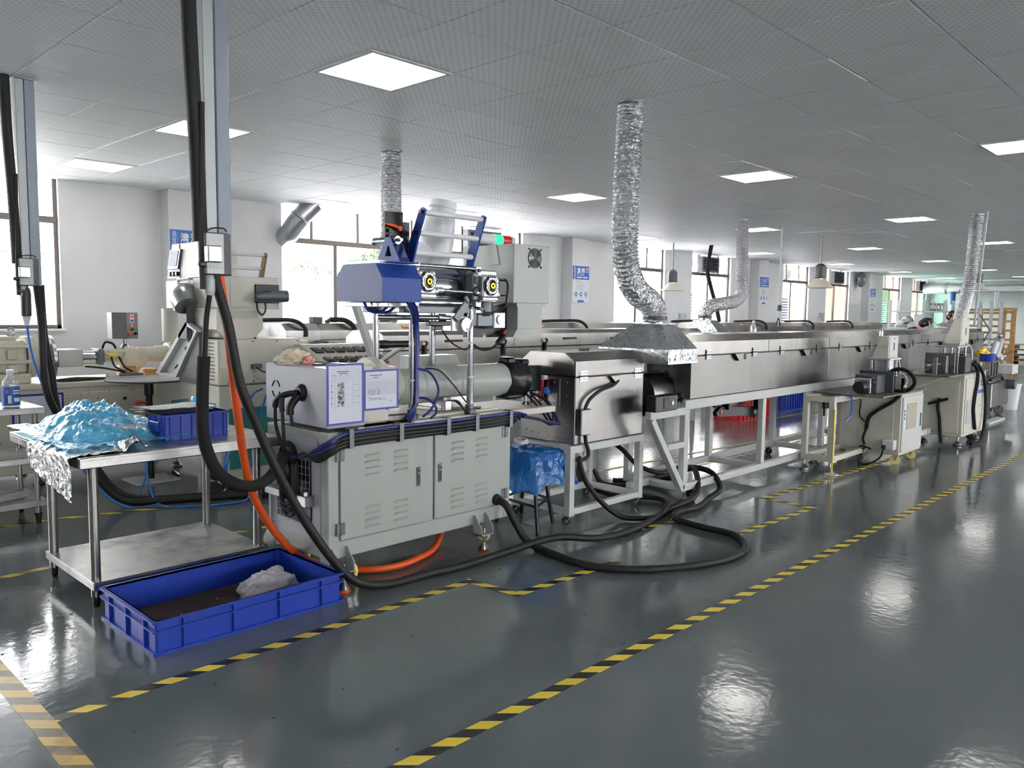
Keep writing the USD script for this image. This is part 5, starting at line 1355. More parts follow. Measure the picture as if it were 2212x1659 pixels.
t = thing('blue_bin', 'small blue plastic bin on the steel table filled with silvery film sheets', 'bin', (1.62, 3.91, .75))
tray(t, 1.625, 3.915, 1.955, 4.125, .751, .127, 'blue_plastic', .009, (6, 3), .004, False)
part(t, 'grip_plate', MB().box(1.612, 3.96, .79, 1.626, 4.08, .84, .004), 'blue_plastic')
def sheetmesh(x0, y0, x1, y1, z, rot, seed, amp=.012, n=20):
    P = np.zeros((n, n, 3))
    for i in range(n):
        for k in range(n):
            x, y = x0 + (x1 - x0) * i / (n - 1), y0 + (y1 - y0) * k / (n - 1)
            cx, cy = (x0 + x1) / 2, (y0 + y1) / 2
            xr, yr = cx + (x - cx) * math.cos(rot) - (y - cy) * math.sin(rot), cy + (x - cx) * math.sin(rot) + (y - cy) * math.cos(rot)
            P[i, k] = (xr, yr, z + amp * (meshkit.fbm(np.array([x * 9, y * 9, seed]), 3) - .4) + .25 * (x - cx) ** 2)
    return MB().grid(P, .0006)
for k, (rot, dx, mm) in enumerate(((.05, -.03, 'foil'), (-.12, .0, 'paper'), (.1, -.05, 'foil'), (-.04, .01, 'paper'), (.14, -.04, 'foil'))):
    solo('film_sheet', ['lowest silvery film sheet in the blue bin', 'lowest white paper sheet in the blue bin', 'middle silvery film sheet in the blue bin', 'upper white paper sheet in the blue bin', 'topmost silvery film sheet lying over the blue bin'][k], 'sheet', sheetmesh(1.59 + dx, 3.93, 1.89 + dx, 4.12, .882 + .006 * k, rot, k * 3.1), mm, 40, group='sheets heaped in the blue bin')
solo('blue_cover', 'small pale blue plastic piece behind the blue bin', 'plastic part', MB().box(1.90, 4.20, .751, 1.99, 4.23, .93, .006), 'blue_film', 30)
# crinkled foil over the left end of the table
n, m_ = 60, 70
P = np.zeros((n, m_, 3))
for i in range(n):
    for k in range(m_):
        u, v = i / (n - 1), k / (m_ - 1)
        y = 3.735 + u * .62
        s = v * (.52 - .12 * u) - .20 * (1 - .45 * u) * (1 if u < .9 else .8)
        w = meshkit.fbm(np.array([u * 9, v * 9, 2.0]), 4) - .5
        w2 = meshkit.noise(np.array([u * 26, v * 30, 5.0])) - .5
        if s > 0:
            x, z = 1.160 + s, .7535 + .028 * max(0, w + .12) + .008 * abs(w2) + (.03 * v if v > .8 else 0) * (1 + 3 * w)
        else:
            x, z = 1.157 - .012 - .03 * abs(w) - .012 * abs(w2), .752 + s
        P[i, k] = (x + .02 * w * (s > 0), y + .02 * w2, z)
solo('foil_sheet', 'crinkled silver foil spread on the table and hanging over its left edge', 'foil', MB().grid(P), 'foil', 40)
# light blue film bag piled on it
n = 70
P = np.zeros((n, n, 3))
for i in range(n):
    for k in range(n):
        u, v = 2 * i / (n - 1) - 1, 2 * k / (n - 1) - 1
        rr = math.hypot(u, v * .95)
        ang = math.atan2(v, u)
        edge = .86 + .22 * (meshkit.fbm(np.array([math.cos(ang) * 2.3 + 7, math.sin(ang) * 2.3, .5]), 3) - .5)
        w = meshkit.fbm(np.array([u * 2.6 + 3, v * 2.6, 1.0]), 4) - .5
        w2 = abs(meshkit.fbm(np.array([u * 6.5, v * 6.5, 8.0]), 3) - .5)
        h = max(0, 1 - (rr / edge) ** 2) ** .7
        x = 1.455 + .34 * u * edge + .03 * w
        y = 4.33 + .54 * v * edge + .03 * w
        z = .772 + (.115 + .05 * v) * h * (1 + 1.3 * w) + .07 * w2 * (.3 + h) + (.03 if rr > .9 else 0) * max(0, w)
        P[i, k] = (x, y, max(z, .768))
solo('blue_film_bag', 'translucent light blue plastic bag heaped on the foil on the steel table', 'plastic bag', MB().grid(P), 'blue_film', 60)
solo('bag_contents', 'small grey block showing through the light blue bag', 'block', MB().box(1.44, 4.02, .775, 1.53, 4.10, .83, .004), 'grey_paint')

# ================================================================ SECOND TABLE far left
t2 = thing('tiered_cart', 'three-tier stainless steel cart at the left edge of the picture', 'cart', (1.0, 5.70, 0))
for z, nm in ((.76, 'top'), (.44, 'middle_shelf'), (.155, 'bottom_shelf')):
    part(t2, nm, MB().box(.55, 5.69, z - .012, 1.60, 6.16, z, .003).box(.55, 5.69, z - .04, 1.60, 5.705, z - .008, .003).box(1.585, 5.70, z - .04, 1.60, 6.15, z - .008, .003), 'stainless_table')
for x in (.60, 1.55):
    for y in (5.73, 6.11):
        lg = part(t2, 'leg', MB().cyl((x, y, .06), (x, y, .75), .016, n=16), 'stainless')
        part(lg, 'foot', MB().lathe([(0, 0), (.014, 0), (.018, .7), (.022, .8), (.022, 1), (0, 1)], (x, y, 0), (x, y, .07), 14), 'black_rubber')
bt = thing('jug', 'translucent bottle with a blue and white label on the steel cart', 'bottle', (1.44, 5.80, .76))
part(bt, 'body', MB().lathe([(0, 0), (.046, 0), (.05, .03), (.05, .62), (.046, .72), (.028, .84), (.02, .88), (.02, .95), (0, .95)], (1.44, 5.80, .762), (1.44, 5.80, .985), 28), 'clear_plastic', smooth=50)
part(bt, 'label', MB().lathe([(.0505, 0), (.0505, 1)], (1.44, 5.80, .775), (1.44, 5.80, .895), 28), 'sign_blue')
part(bt, 'label_print', MB().box(1.41, 5.7475, .79, 1.43, 5.7495, .84).box(1.445, 5.748, .80, 1.475, 5.7505, .825).box(1.44, 5.7478, .85, 1.475, 5.7498, .858).box(1.44, 5.7478, .865, 1.475, 5.7498, .873), 'white_plastic')
part(bt, 'red_mark', MB().box(1.402, 5.7555, .855, 1.422, 5.7575, .873), 'red_plastic')
part(bt, 'cap', MB().cyl((1.44, 5.80, .975), (1.44, 5.80, 1.0), .021, n=20), 'white_plastic')
t = thing('plastic_cup', 'clear plastic cup beside the labelled bottle', 'cup', (1.34, 5.78, .76))
part(t, 'cup', MB().lathe([(.026, 0), (.036, 1), (.034, 1), (.024, .03), (0, .03)], (1.34, 5.78, .762), (1.33, 5.775, .86), 20), 'clear_plastic', smooth=50)
solo('white_bag', 'small white plastic bag at the left edge on the steel cart', 'plastic bag', crumple(1.22, 5.78, .76, .08, .07, .07, 31), 'clear_plastic', 60)
t = thing('blue_bin', 'small blue bin on the middle shelf of the steel cart', 'bin', (1.15, 5.72, .44))
tray(t, 1.10, 5.73, 1.35, 5.95, .441, .105, 'blue_plastic', .008, (4, 3), .004, False)
solo('scrap_film', 'crumpled clear film in the bin on the cart shelf', 'film', crumple(1.25, 5.84, .50, .08, .08, .06, 33), 'clear_plastic', 60)
solo('scrap_film', 'crumpled clear film lying on the bottom cart shelf', 'film', crumple(1.40, 5.90, .156, .12, .10, .03, 35), 'clear_plastic', 60)

# ================================================================ OLD EXTRUDER in the background left
oe = thing('old_extruder', 'worn cream extruder with long chipped cabinet in the left background', 'extruder', (1.9, 6.9, 0))
part(oe, 'cabinet', MB().box(.5, 6.90, .11, 3.15, 7.55, .79, .006).box(.5, 6.885, .76, 3.15, 7.56, .805, .006), 'cream_worn')
for x in (1.35, 2.2):
    d = part(oe, 'door', MB().box(x, 6.885, .20, x + .78, 6.90, .72, .004), 'cream_worn')
    for cx in (x + .14, x + .48):
        for k in range(3):
            part(d, 'louvre', louver_slot(cx, cx + .14, .52 - k * .05, 6.886, .022, .016), 'cream_worn', 40)
sp = MB()
for _ in range(40):
    x, z = rng.uniform(1.9, 2.9), rng.uniform(.45, .74)
    r = rng.uniform(.002, .009)
    sp.box(x, 6.8835, z, x + r * 1.6, 6.8855, z + r)
part(oe, 'chipped_paint', sp, 'iron_grey', smooth=False, kind='stuff')
part(oe, 'black_switch', MB().box(2.52, 6.865, .64, 2.545, 6.885, .665, .003), 'black_plastic')
for x in (.8, 1.9, 3.0):
    for y in (6.98, 7.46):
        leveler(oe, x, y, .11, 'black_rubber', .04)
part(oe, 'work_sheet', MB().xz([(1.72, .50), (2.06, .50), (2.06, .72), (1.72, .72)], 6.878, 6.884), 'paper')
part(oe, 'sheet_frame', MB().xz([(1.71, .49), (2.07, .49), (2.07, .73), (1.71, .73)], 6.877, 6.8835, [[(1.725, .505), (2.055, .505), (2.055, .715), (1.725, .715)]]).xz([(1.28, .49), (1.62, .49), (1.62, .73), (1.28, .73)], 6.877, 6.8835, [[(1.295, .505), (1.605, .505), (1.605, .715), (1.295, .715)]]), 'frame_blue')
gx = part(oe, 'gearbox', MB().box(1.25, 6.98, .805, 1.88, 7.42, .88, .01).box(1.27, 7.0, .88, 1.86, 7.40, 1.14, .02).box(1.24, 6.97, .96, 1.89, 7.43, .985, .006).box(1.24, 6.97, 1.08, 1.89, 7.43, 1.10, .006).box(1.35, 7.02, 1.13, 1.80, 7.38, 1.17, .012), 'cream_worn')
for x in (1.40, 1.72):
    for z in (.92, 1.03):
        part(gx, 'casting_rib', MB().box(x, 6.975, z - .035, x + .07, 7.0, z + .035, .005), 'cream_worn')
part(gx, 'lifting_eye', MB().tube([(1.78 + .025 * math.cos(a), 7.1, 1.20 + .03 * math.sin(a)) for a in np.linspace(0, 2 * PI, 16)], .008, 8, 1), 'satin_steel')
part(gx, 'green_motor', MB().cyl((1.25, 7.15, 1.20), (1.66, 7.15, 1.20), .045, n=20), 'teal_paint')
part(gx, 'fan_cover', MB().ball((1.64, 7.13, 1.205), .055, 2, (1, .8, .7)), 'black_plastic')
part(oe, 'bell', MB().lathe([(0, 0), (.17, 0), (.17, .3), (.10, 1), (0, 1)], (1.88, 7.2, 1.0), (2.05, 7.2, 1.0), 28), 'cream_worn')
part(oe, 'gear_flange', MB().lathe([(0, 0), (.19, 0), (.19, 1), (0, 1)], (2.055, 7.2, .98), (2.08, 7.2, .98), 36), 'satin_steel')
part(oe, 'coupling_box', MB().box(2.10, 7.08, .915, 2.29, 7.32, 1.055, .006), 'stainless')
part(oe, 'feed_throat', MB().cyl((2.29, 7.2, .985), (2.42, 7.2, .985), .055, n=24).cyl((2.30, 7.2, .93), (2.42, 7.2, .93), .012, n=8), 'chrome')
part(oe, 'clamp', MB().box(2.42, 7.11, .92, 2.46, 7.29, 1.055, .006).box(2.455, 7.13, .94, 2.475, 7.27, 1.04, .004), 'iron_grey')
part(oe, 'yellow_fitting', MB().box(2.48, 7.06, .99, 2.56, 7.12, 1.015, .004), 'yellow_plastic')
part(oe, 'barrel', MB().lathe([(0, 0), (.062, 0), (.066, .02), (.066, .70), (.075, .72), (.075, 1), (0, 1)], (2.475, 7.2, .995), (3.10, 7.2, .995), 30), 'cream_worn', smooth=40)
part(oe, 'end_flange', MB().lathe([(0, 0), (.10, 0), (.10, 1), (0, 1)], (3.02, 7.2, .995), (3.05, 7.2, .995), 24).box(3.0, 7.12, .80, 3.08, 7.28, .95, .004), 'cream_worn')
part(oe, 'die_clamp', MB().box(3.12, 7.12, 1.0, 3.20, 7.28, 1.12, .01).lathe([(0, 0), (.06, 0), (.065, .5), (.05, 1), (0, 1)], (3.10, 7.2, .99), (3.30, 7.2, .99), 22).box(3.06, 7.14, 1.08, 3.09, 7.26, 1.13, .004), 'chrome')
part(oe, 'cloth', MB().grid(np.array([[(2.62 + .20 * u + .02 * math.sin(6 * v + 3 * u), 7.2 - .078 * math.cos((v - .25) * 2.0) * (1 if v < .8 else 1) - .005, 1.062 - .0 - max(0, v - .15) * .27 * (1 + .25 * math.sin(5 * u)) + .005 * math.sin(20 * u)) for v in np.linspace(0, 1, 18)] for u in np.linspace(0, 1, 16)])), 'oil_cloth', 60)
part(oe, 'support_block', MB().box(2.62, 7.1, .805, 2.72, 7.3, .90, .004).box(2.80, 7.12, .805, 2.92, 7.28, .87, .004), 'wood_pallet')
part(oe, 'heater_lead', MB().tube([(2.30, 7.08, .915), (2.42, 7.05, .90), (2.55, 7.03, .87), (2.62, 7.05, .84)], .008, 8).tube([(2.50, 7.06, .99), (2.52, 7.04, .91), (2.60, 7.03, .86)], .008, 8).tube([(2.56, 7.06, .99), (2.60, 7.04, .90), (2.66, 7.03, .86)], .008, 8).tube([(2.46, 7.14, 1.06), (2.47, 7.1, 1.11), (2.52, 7.08, 1.10), (2.55, 7.09, 1.06)], .01, 8), 'black_rubber', kind='stuff')
part(oe, 'tool_tray', MB().box(2.52, 6.95, .805, 2.72, 7.05, .85, .006), 'dark_grey')
part(oe, 'flat_tool', MB().tube([(2.06, 7.0, .815), (2.2, 6.98, .82), (2.45, 7.02, .815)], [.012, .02, .008], 8), 'black_plastic')
solo('crumpled_tissue', 'small crumpled tissue on the old extruder cabinet', 'tissue', crumple(2.47, 6.97, .806, .045, .04, .04, 41), 'tissue', 60)
cb = thing('gauge_box', 'stainless control box with a red digital display standing above the old extruder', 'control box', (2.68, 7.22, 1.08))
part(cb, 'housing', MB().prism([(-.10, -.06), (.0, -.12), (.11, -.075), (.11, .05), (-.10, .05)], (2.66, 7.25, 1.135), (1, 0, 0), (0, 1, 0), (0, 0, .225)), 'stainless_dark', smooth=False)
u_ = np.array([.11, .045, 0.]) / math.hypot(.11, .045)
nn = np.array([u_[1], -u_[0], 0])
o_ = np.array([2.66, 7.13, 0])
def onface(a0, a1, z0, z1, d=.004):
    return MB().obox(o_ + u_ * (a0 + a1) / 2 + nn * d / 2 + [0, 0, (z0 + z1) / 2], (a1 - a0, d, z1 - z0), (u_, -nn, (0, 0, 1)), .001)
part(cb, 'controller', onface(.03, .075, 1.27, 1.345), 'white_plastic')
part(cb, 'display', onface(.036, .069, 1.315, 1.335, .006), 'red_digits', label='red lit display')
part(cb, 'buttons', onface(.038, .067, 1.278, 1.30, .006), 'sign_blue')
part(cb, 'amber_label', onface(.038, .066, 1.235, 1.26, .003), 'ink_orange')
part(cb, 'switches', MB().cyl(tuple(o_ + u_ * .02 + [0, 0, 1.17]), tuple(o_ + u_ * .02 + nn * .02 + [0, 0, 1.17]), .011, n=14), 'red_plastic')
part(cb, 'knob', MB().cyl(tuple(o_ + u_ * .085 + [0, 0, 1.18]), tuple(o_ + u_ * .085 + nn * .02 + [0, 0, 1.18]), .011, n=14).cyl(tuple(o_ + u_ * .05 + [0, 0, 1.215]), tuple(o_ + u_ * .05 + nn * .02 + [0, 0, 1.215]), .009, n=14), 'black_plastic')
part(cb, 'stem', MB().cyl((2.665, 7.2, 1.058), (2.665, 7.2, 1.14), .016, n=12).lathe([(.035, 0), (.016, 1)], (2.665, 7.2, 1.06), (2.665, 7.2, 1.09), 16), 'chrome')
gd = thing('turntable', 'round smoked glass disc on a dark stem in front of the old extruder', 'turntable', (2.60, 6.55, 0))
part(gd, 'disc', MB().lathe([(0, 0), (.315, 0), (.32, .5), (.315, 1), (0, 1)], (2.60, 6.55, .822), (2.60, 6.55, .84), 56), 'clear_plastic')
part(gd, 'disc_rim', MB().lathe([(.312, 0), (.322, .2), (.322, .8), (.312, 1)], (2.60, 6.55, .82), (2.60, 6.55, .834), 56), 'black_plastic')
part(gd, 'stem', MB().cyl((2.60, 6.55, .70), (2.60, 6.55, .822), .035, n=18).cyl((2.60, 6.55, .02), (2.60, 6.55, .70), .025, n=16), 'black_steel')
part(gd, 'red_handle', MB().cyl((2.57, 6.53, .64), (2.50, 6.50, .655), .013, n=10).ball((2.49, 6.50, .655), .022, 1), 'red_cover')
part(gd, 'base_plate', MB().box(2.42, 6.40, 0, 2.78, 6.70, .02, .004), 'white_paint')

# ================================================================ TEAL-PANELLED COATING MACHINE
cm = thing('teal_panel_machine', 'cream machine with teal lower panels and a slotted upper box, behind the table', 'machine', (2.73, 5.6, 0))
part(cm, 'base', MB().box(2.73, 5.60, .30, 3.70, 6.72, .83, .006).box(2.73, 5.60, .10, 3.70, 5.66, .30, .004).box(2.73, 6.1, .24, 3.7, 6.72, .3, .004), 'cream_paint')
part(cm, 'panel', MB().yz([(6.12, .33), (6.42, .36), (6.42, .66), (6.12, .70)], 2.724, 2.731), 'teal_paint')
part(cm, 'panel', MB().yz([(5.66, .33), (6.02, .34), (6.02, .69), (5.66, .70)], 2.724, 2.731), 'teal_paint')
part(cm, 'panel', MB().box(2.80, 5.594, .20, 3.62, 5.601, .66, .002), 'teal_paint')
bx = part(cm, 'slotted_box', MB().box(2.725, 5.59, .835, 3.42, 6.12, 1.178, .012), 'cream_paint')
sl = MB()
for c in (5.66, 5.89):
    for k in range(11):
        sl.box(2.722, c, .875 + k * .027, 2.727, c + .17, .881 + k * .027)
part(bx, 'vent_slots', sl, 'black_plastic', kind='stuff')
bo = MB()
for x in (2.80, 3.0, 3.2, 3.38):
    bo.bolt((x, 5.59, 1.16), (0, -1, 0), .007, .004)
    bo.bolt((x, 5.59, .86), (0, -1, 0), .007, .004)
part(bx, 'screws', bo, 'iron_grey', kind='stuff')
part(bx, 'socket_plate', MB().box(2.98, 5.582, .955, 3.07, 5.592, .99, .002).cyl((3.0, 5.59, .97), (3.0, 5.55, .97), .018, n=12), 'iron_grey')
part(bx, 'lead', MB().tube([(3.0, 5.55, .965), (3.06, 5.54, .93), (3.16, 5.54, .915), (3.3, 5.56, .93)], .005, 6), 'black_rubber')
part(cm, 'end_box', MB().box(3.42, 5.62, .835, 3.50, 6.05, 1.16, .012), 'cream_paint')
part(cm, 'trough', MB().xz([(2.80, 1.18), (3.02, 1.18), (3.10, 1.25), (3.10, 1.40), (2.73, 1.40), (2.73, 1.25)], 5.62, 6.0).yz([(5.60, 1.40), (6.02, 1.40), (5.96, 1.19), (5.66, 1.19)], 2.76, 3.06), 'cream_paint', smooth=False)
part(cm, 'black_seal', MB().box(2.80, 5.63, 1.175, 3.05, 6.0, 1.19), 'black_rubber')
ub = part(cm, 'upper_box', MB().box(2.74, 5.60, 1.405, 3.235, 6.02, 1.645, .006), 'cream_paint')
part(ub, 'cover_plate', MB().box(2.83, 5.594, 1.42, 3.225, 5.60, 1.63, .002), 'cream_paint')
part(ub, 'mount_plate', MB().box(3.02, 5.575, 1.45, 3.22, 5.595, 1.59, .004), 'black_steel')
mo = part(ub, 'gear_motor', MB().lathe([(0, 0), (.03, 0), (.04, .2), (.036, .5), (.045, .6), (.045, 1), (0, 1)], (3.0, 5.54, 1.49), (3.24, 5.50, 1.505), 18).box(3.10, 5.51, 1.46, 3.18, 5.58, 1.54, .006), 'iron_grey')
part(mo, 'lead', MB().tube([(3.01, 5.54, 1.47), (3.015, 5.54, 1.40), (3.05, 5.54, 1.36), (3.08, 5.54, 1.40), (3.075, 5.54, 1.47)], .006, 6), 'black_rubber')
part(cm, 'olive_arm', MB().yz([(5.66, 1.645), (5.76, 1.645), (5.74, 1.79), (5.68, 1.79)], 2.86, 2.875), 'olive_metal', smooth=False)
part(cm, 'olive_arm', MB().yz([(5.60, 1.645), (5.66, 1.645), (5.59, 1.81), (5.56, 1.83), (5.54, 1.81), (5.55, 1.79)], 3.09, 3.105), 'olive_metal', smooth=False)
part(cm, 'arm_knob', MB().cyl((2.84, 5.70, 1.76), (2.80, 5.70, 1.76), .022, n=14).box(2.81, 5.68, 1.79, 2.88, 5.72, 1.82, .006), 'iron_grey')
for y, z in ((5.57, 1.81), (5.62, 1.71)):
    part(cm, 'guide_rod', MB().cyl((2.87, y + .06, z), (3.10, y, z), .013, n=12), 'white_plastic')
part(cm, 'steel_elbow', MB().tube([(2.74, 6.15, 1.52), (2.70, 6.10, 1.51), (2.66, 6.02, 1.48), (2.66, 5.96, 1.42)], [.085, .09, .09, .085], 20), 'smooth_duct', 50)
part(cm, 'steel_box', MB().box(2.68, 6.05, 1.38, 2.80, 6.24, 1.575, .004), 'stainless')
part(cm, 'side_plate', MB().box(2.72, 6.24, 1.40, 2.76, 6.46, 1.62, .004).cyl((2.73, 6.40, 1.14), (2.73, 6.40, 1.40), .07, n=20), 'cream_paint')
part(cm, 'black_column', MB().box(2.66, 5.96, 1.17, 2.72, 6.12, 1.42, .003), 'dark_grey')
cp = part(cm, 'touch_console', MB().yz([(5.90, 1.635), (6.48, 1.635), (6.37, 1.905), (5.92, 1.905)], 2.74, 3.05), 'cream_paint', smooth=False)
def onc(y0, y1, z0, z1, d=.012):
    s = lambda z: (z - 1.635) * .4
    return MB().yz([(y0 - s(z0), z0), (y1 - s(z0), z0), (y1 - s(z1), z1), (y0 - s(z1), z1)], 2.74 - d, 2.741)
part(cp, 'screen_bezel', onc(6.27, 6.46, 1.71, 1.86, .018), 'iron_grey')
part(cp, 'screen', onc(6.30, 6.44, 1.735, 1.85, .021), 'paper')
kn = MB()
for y in (6.26, 6.32, 6.38):
    kn.cyl((2.74, y, 1.672), (2.715, y, 1.672), .017, n=12)
part(cp, 'knobs', kn, 'black_plastic')
part(cp, 'hinge_line', MB().box(2.735, 6.23, 1.64, 2.741, 6.235, 1.90), 'iron_grey')
part(cm, 'pull_handle', MB().cyl((2.70, 6.14, 1.60), (2.70, 5.98, 1.60), .01, n=10).cyl((2.70, 6.20, 1.625), (2.70, 5.99, 1.63), .008, n=8), 'white_plastic')
tr = part(cm, 'tilted_tray', MB().yz([(6.56, .875), (6.18, .865), (5.80, 1.235), (5.98, 1.30)], 2.66, 2.70, [[(6.48, .885), (6.19, .89), (5.83, 1.235), (5.97, 1.27)]]).yz([(6.56, .875), (6.18, .865), (5.80, 1.235), (5.98, 1.30)], 2.70, 2.706), 'white_paint', smooth=False)
part(tr, 'slots', MB().cyl((2.698, 6.07, 1.09), (2.70, 6.07, 1.09), .022, n=14).bar((2.697, 6.22, .96), (2.697, 6.27, .93), .014, .004).bar((2.697, 5.97, 1.18), (2.697, 6.02, 1.15), .014, .004), 'black_plastic')
part(tr, 'support', MB().yz([(6.18, .835), (5.82, .835), (5.80, 1.22)], 2.68, 2.70), 'dark_grey', smooth=False)
for x in (2.80, 3.6):
    for y in (5.66, 6.6):
        leveler(cm, x, y, .105, 'black_rubber', .05)
part(cm, 'black_plinth', MB().box(2.9, 5.65, .03, 3.68, 6.3, .1, .004), 'black_plastic')
for k in range(2):
    part(cm, 'air_line', MB().tube([(3.05, 5.55, .80), (2.97, 5.53, .77), (2.91, 5.53, .70 - .02 * k), (2.86, 5.54, .58), (2.83 - .03 * k, 5.54, .45), (2.75 - .03 * k, 5.52, .30), (2.72, 5.50, .18)], .007, 8), 'air_hose')

# ================================================================ SECOND-LINE OVEN and REAR OVENS
o2 = thing('second_oven', 'stainless tunnel oven of the second line with black toggle latches, behind the extruder', 'oven', (4.15, 5.5, 0))
q0, q1, qx0, qx1 = 5.50, 6.05, 4.15, 9.35
part(o2, 'body', MB().box(qx0, q0, .72, qx1, q1, 1.055, .005), 'stainless')
part(o2, 'gap', MB().box(qx0 + .01, q0 + .006, 1.05, qx1 - .01, q1 - .01, 1.066), 'black_steel')
edges = [4.15, 5.77, 7.5, 9.35]
for a, b2 in zip(edges[:-1], edges[1:]):
    ld = part(o2, 'lid', MB().yz([(q0, 1.064), (q1, 1.064), (q1, 1.16), (q1 - .1, 1.225), (q0 + .06, 1.225), (q0, 1.19)], a, b2 - .006), 'stainless', smooth=False)
    for x in (a + .45, b2 - .16):
        lt = part(ld, 'latch', MB().box(x - .02, q0 - .02, .99, x + .02, q0, 1.05, .003).box(x - .015, q0 - .03, 1.03, x + .015, q0 - .004, 1.10, .004).tube([(x, q0 - .03, 1.10), (x, q0 - .045, 1.125), (x, q0 - .02, 1.135)], .009, 8), 'black_plastic')
    part(ld, 'grip', MB().box((a + b2) / 2 - .1, q0 - .02, 1.125, (a + b2) / 2 + .1, q0 + .0, 1.145, .004), 'black_plastic')
f2 = o2
for x in (4.2, 6.0, 7.8, 9.25):
    for y in (5.52, 5.98):
        part(f2, 'leg', MB().box(x, y, 0, x + .05, y + .05, .66, .003), 'white_paint')
for y in (5.52, 5.98):
    part(f2, 'rail', MB().box(4.2, y, .66, 9.3, y + .05, .718, .003), 'white_paint')
# the rear (third) line, ovens in a row with cables over the lids
def rear(xa, xb, label, nseg, y=8.0, cable=True):
    t = thing('rear_oven', label, 'oven', (xa, y, 0), group='ovens of the rear line')
    part(t, 'body', MB().box(xa, y, .62, xb, y + .6, 1.055, .005), 'stainless')
    part(t, 'base', MB().box(xa + .1, y + .06, 0, xb - .1, y + .54, .62), 'grey_paint')
    w = (xb - xa) / nseg
    for k in range(nseg):
        ld = part(t, 'lid', MB().yz([(y, 1.065), (y + .6, 1.065), (y + .6, 1.18), (y + .5, 1.25), (y + .1, 1.25), (y, 1.17)], xa + w * k, xa + w * (k + 1) - .006), 'stainless', smooth=False)
        part(ld, 'sticker', MB().bar((xa + w * (k + .62), y + .045, 1.212), (xa + w * (k + .62) + .16, y + .045, 1.212), .05, .003, up=(0, -.62, .78)), 'ink_orange', label='orange warning sticker')
        if cable:
            x = xa + w * k + .12
            part(t, 'lid_cable', MB().tube([(x - .7, y + .35, 1.27), (x - .3, y + .2, 1.285), (x - .08, y + .05, 1.28), (x + .02, y - .02, 1.20), (x + .03, y - .03, 1.10)], .022, 8), 'black_rubber')
    return t
r1 = rear(4.72, 12.3, 'rear-line oven under the wide window, with louvred lower front', 3, 7.9)
part(r1, 'end_block', MB().yz([(7.88, .7), (8.5, .7), (8.5, 1.18), (8.4, 1.25), (7.98, 1.25), (7.88, 1.17)], 4.62, 5.06), 'stainless_table', smooth=False)
lw = part(r1, 'louvred_front', MB().box(5.0, 7.62, .6, 6.2, 7.9, 1.06, .004), 'stainless_table')
for k in range(6):
    for z in (1.0, .96):
        part(lw, 'louvre', louver_slot(5.1 + .18 * k, 5.2 + .18 * k, z, 7.621, .018, .014), 'stainless_table', 40)
part(r1, 'top_box', MB().box(5.05, 8.0, 1.25, 5.17, 8.1, 1.32, .005).cyl((5.25, 8.05, 1.26), (5.33, 8.05, 1.30), .025, n=10), 'dark_grey')
part(r1, 'lid_cable', MB().tube([(5.3, 8.05, 1.29), (5.45, 7.98, 1.285), (5.52, 7.9, 1.22), (5.56, 7.87, 1.08)], .03, 10), 'black_rubber')
rear(13.6, 23.2, 'rear-line oven to the right, with four cable loops over its lids', 4, 7.95)
# operator console with dark displays
oc = thing('operator_console', 'cream sloped console with two rows of dark temperature displays behind the extruder', 'console', (3.35, 5.15, 0))
part(oc, 'pedestal', MB().box(3.42, 5.2, 0, 3.9, 5.45, .97, .005), 'cream_paint')
part(oc, 'desk', MB().prism([(5.02, .985), (5.5, .985), (5.5, 1.135), (5.42, 1.135)], (3.30, 0, 0), (0, 1, 0), (0, 0, 1), (.62, 0, 0)), 'cream_paint', smooth=False)
sN = np.array([0, -.35, .937])
sU = np.array([0, .936, .351])
for r in range(2):
    for k in range(6):
        c = np.array([3.375 + .095 * k, 5.13 + .17 * r, 0])
        c[2] = .985 + (c[1] - 5.02) * .375
        dm = part(oc, 'display', MB().obox(c + sN * .006, (.075, .09, .014), ((1, 0, 0), sU, sN), .003), 'black_plastic')
        part(dm, 'screen', MB().obox(c + sN * .014 + sU * .01, (.058, .045, .003), ((1, 0, 0), sU, sN)), 'iron_grey')
for k in range(2):
    c = np.array([3.74 + .10 * k, 5.05, .998])
    part(oc, 'red_switch', MB().obox(c + sN * .006, (.04, .025, .016), ((1, 0, 0), sU, sN), .003), 'red_plastic', label='red switch')
part(oc, 'yellow_label', MB().obox(np.array([3.36, 5.44, 1.136]), (.10, .04, .004), ((1, 0, 0), (0, 1, 0), (0, 0, 1))), 'yellow_plastic')
t = thing('leaning_arm', 'slanted white support arm behind the extruder posts', 'arm', (3.6, 4.9, 0))
part(t, 'arm', MB().bar((3.66, 4.9, .90), (3.40, 4.86, 1.50), .05, .05, .004, up=(0, 1, 0)), 'white_paint')
part(t, 'grip', MB().cyl((3.35, 4.5, 1.17), (3.62, 4.5, 1.17), .025, n=16).cyl((3.37, 4.5, 1.17), (3.43, 4.5, 1.17), .03, n=16), 'black_plastic')
part(t, 'bracket', MB().bar((3.6, 4.5, 1.17), (3.62, 4.88, 1.0), .03, .03, .003).box(3.60, 4.83, 0, 3.70, 4.95, .92, .004), 'white_paint')

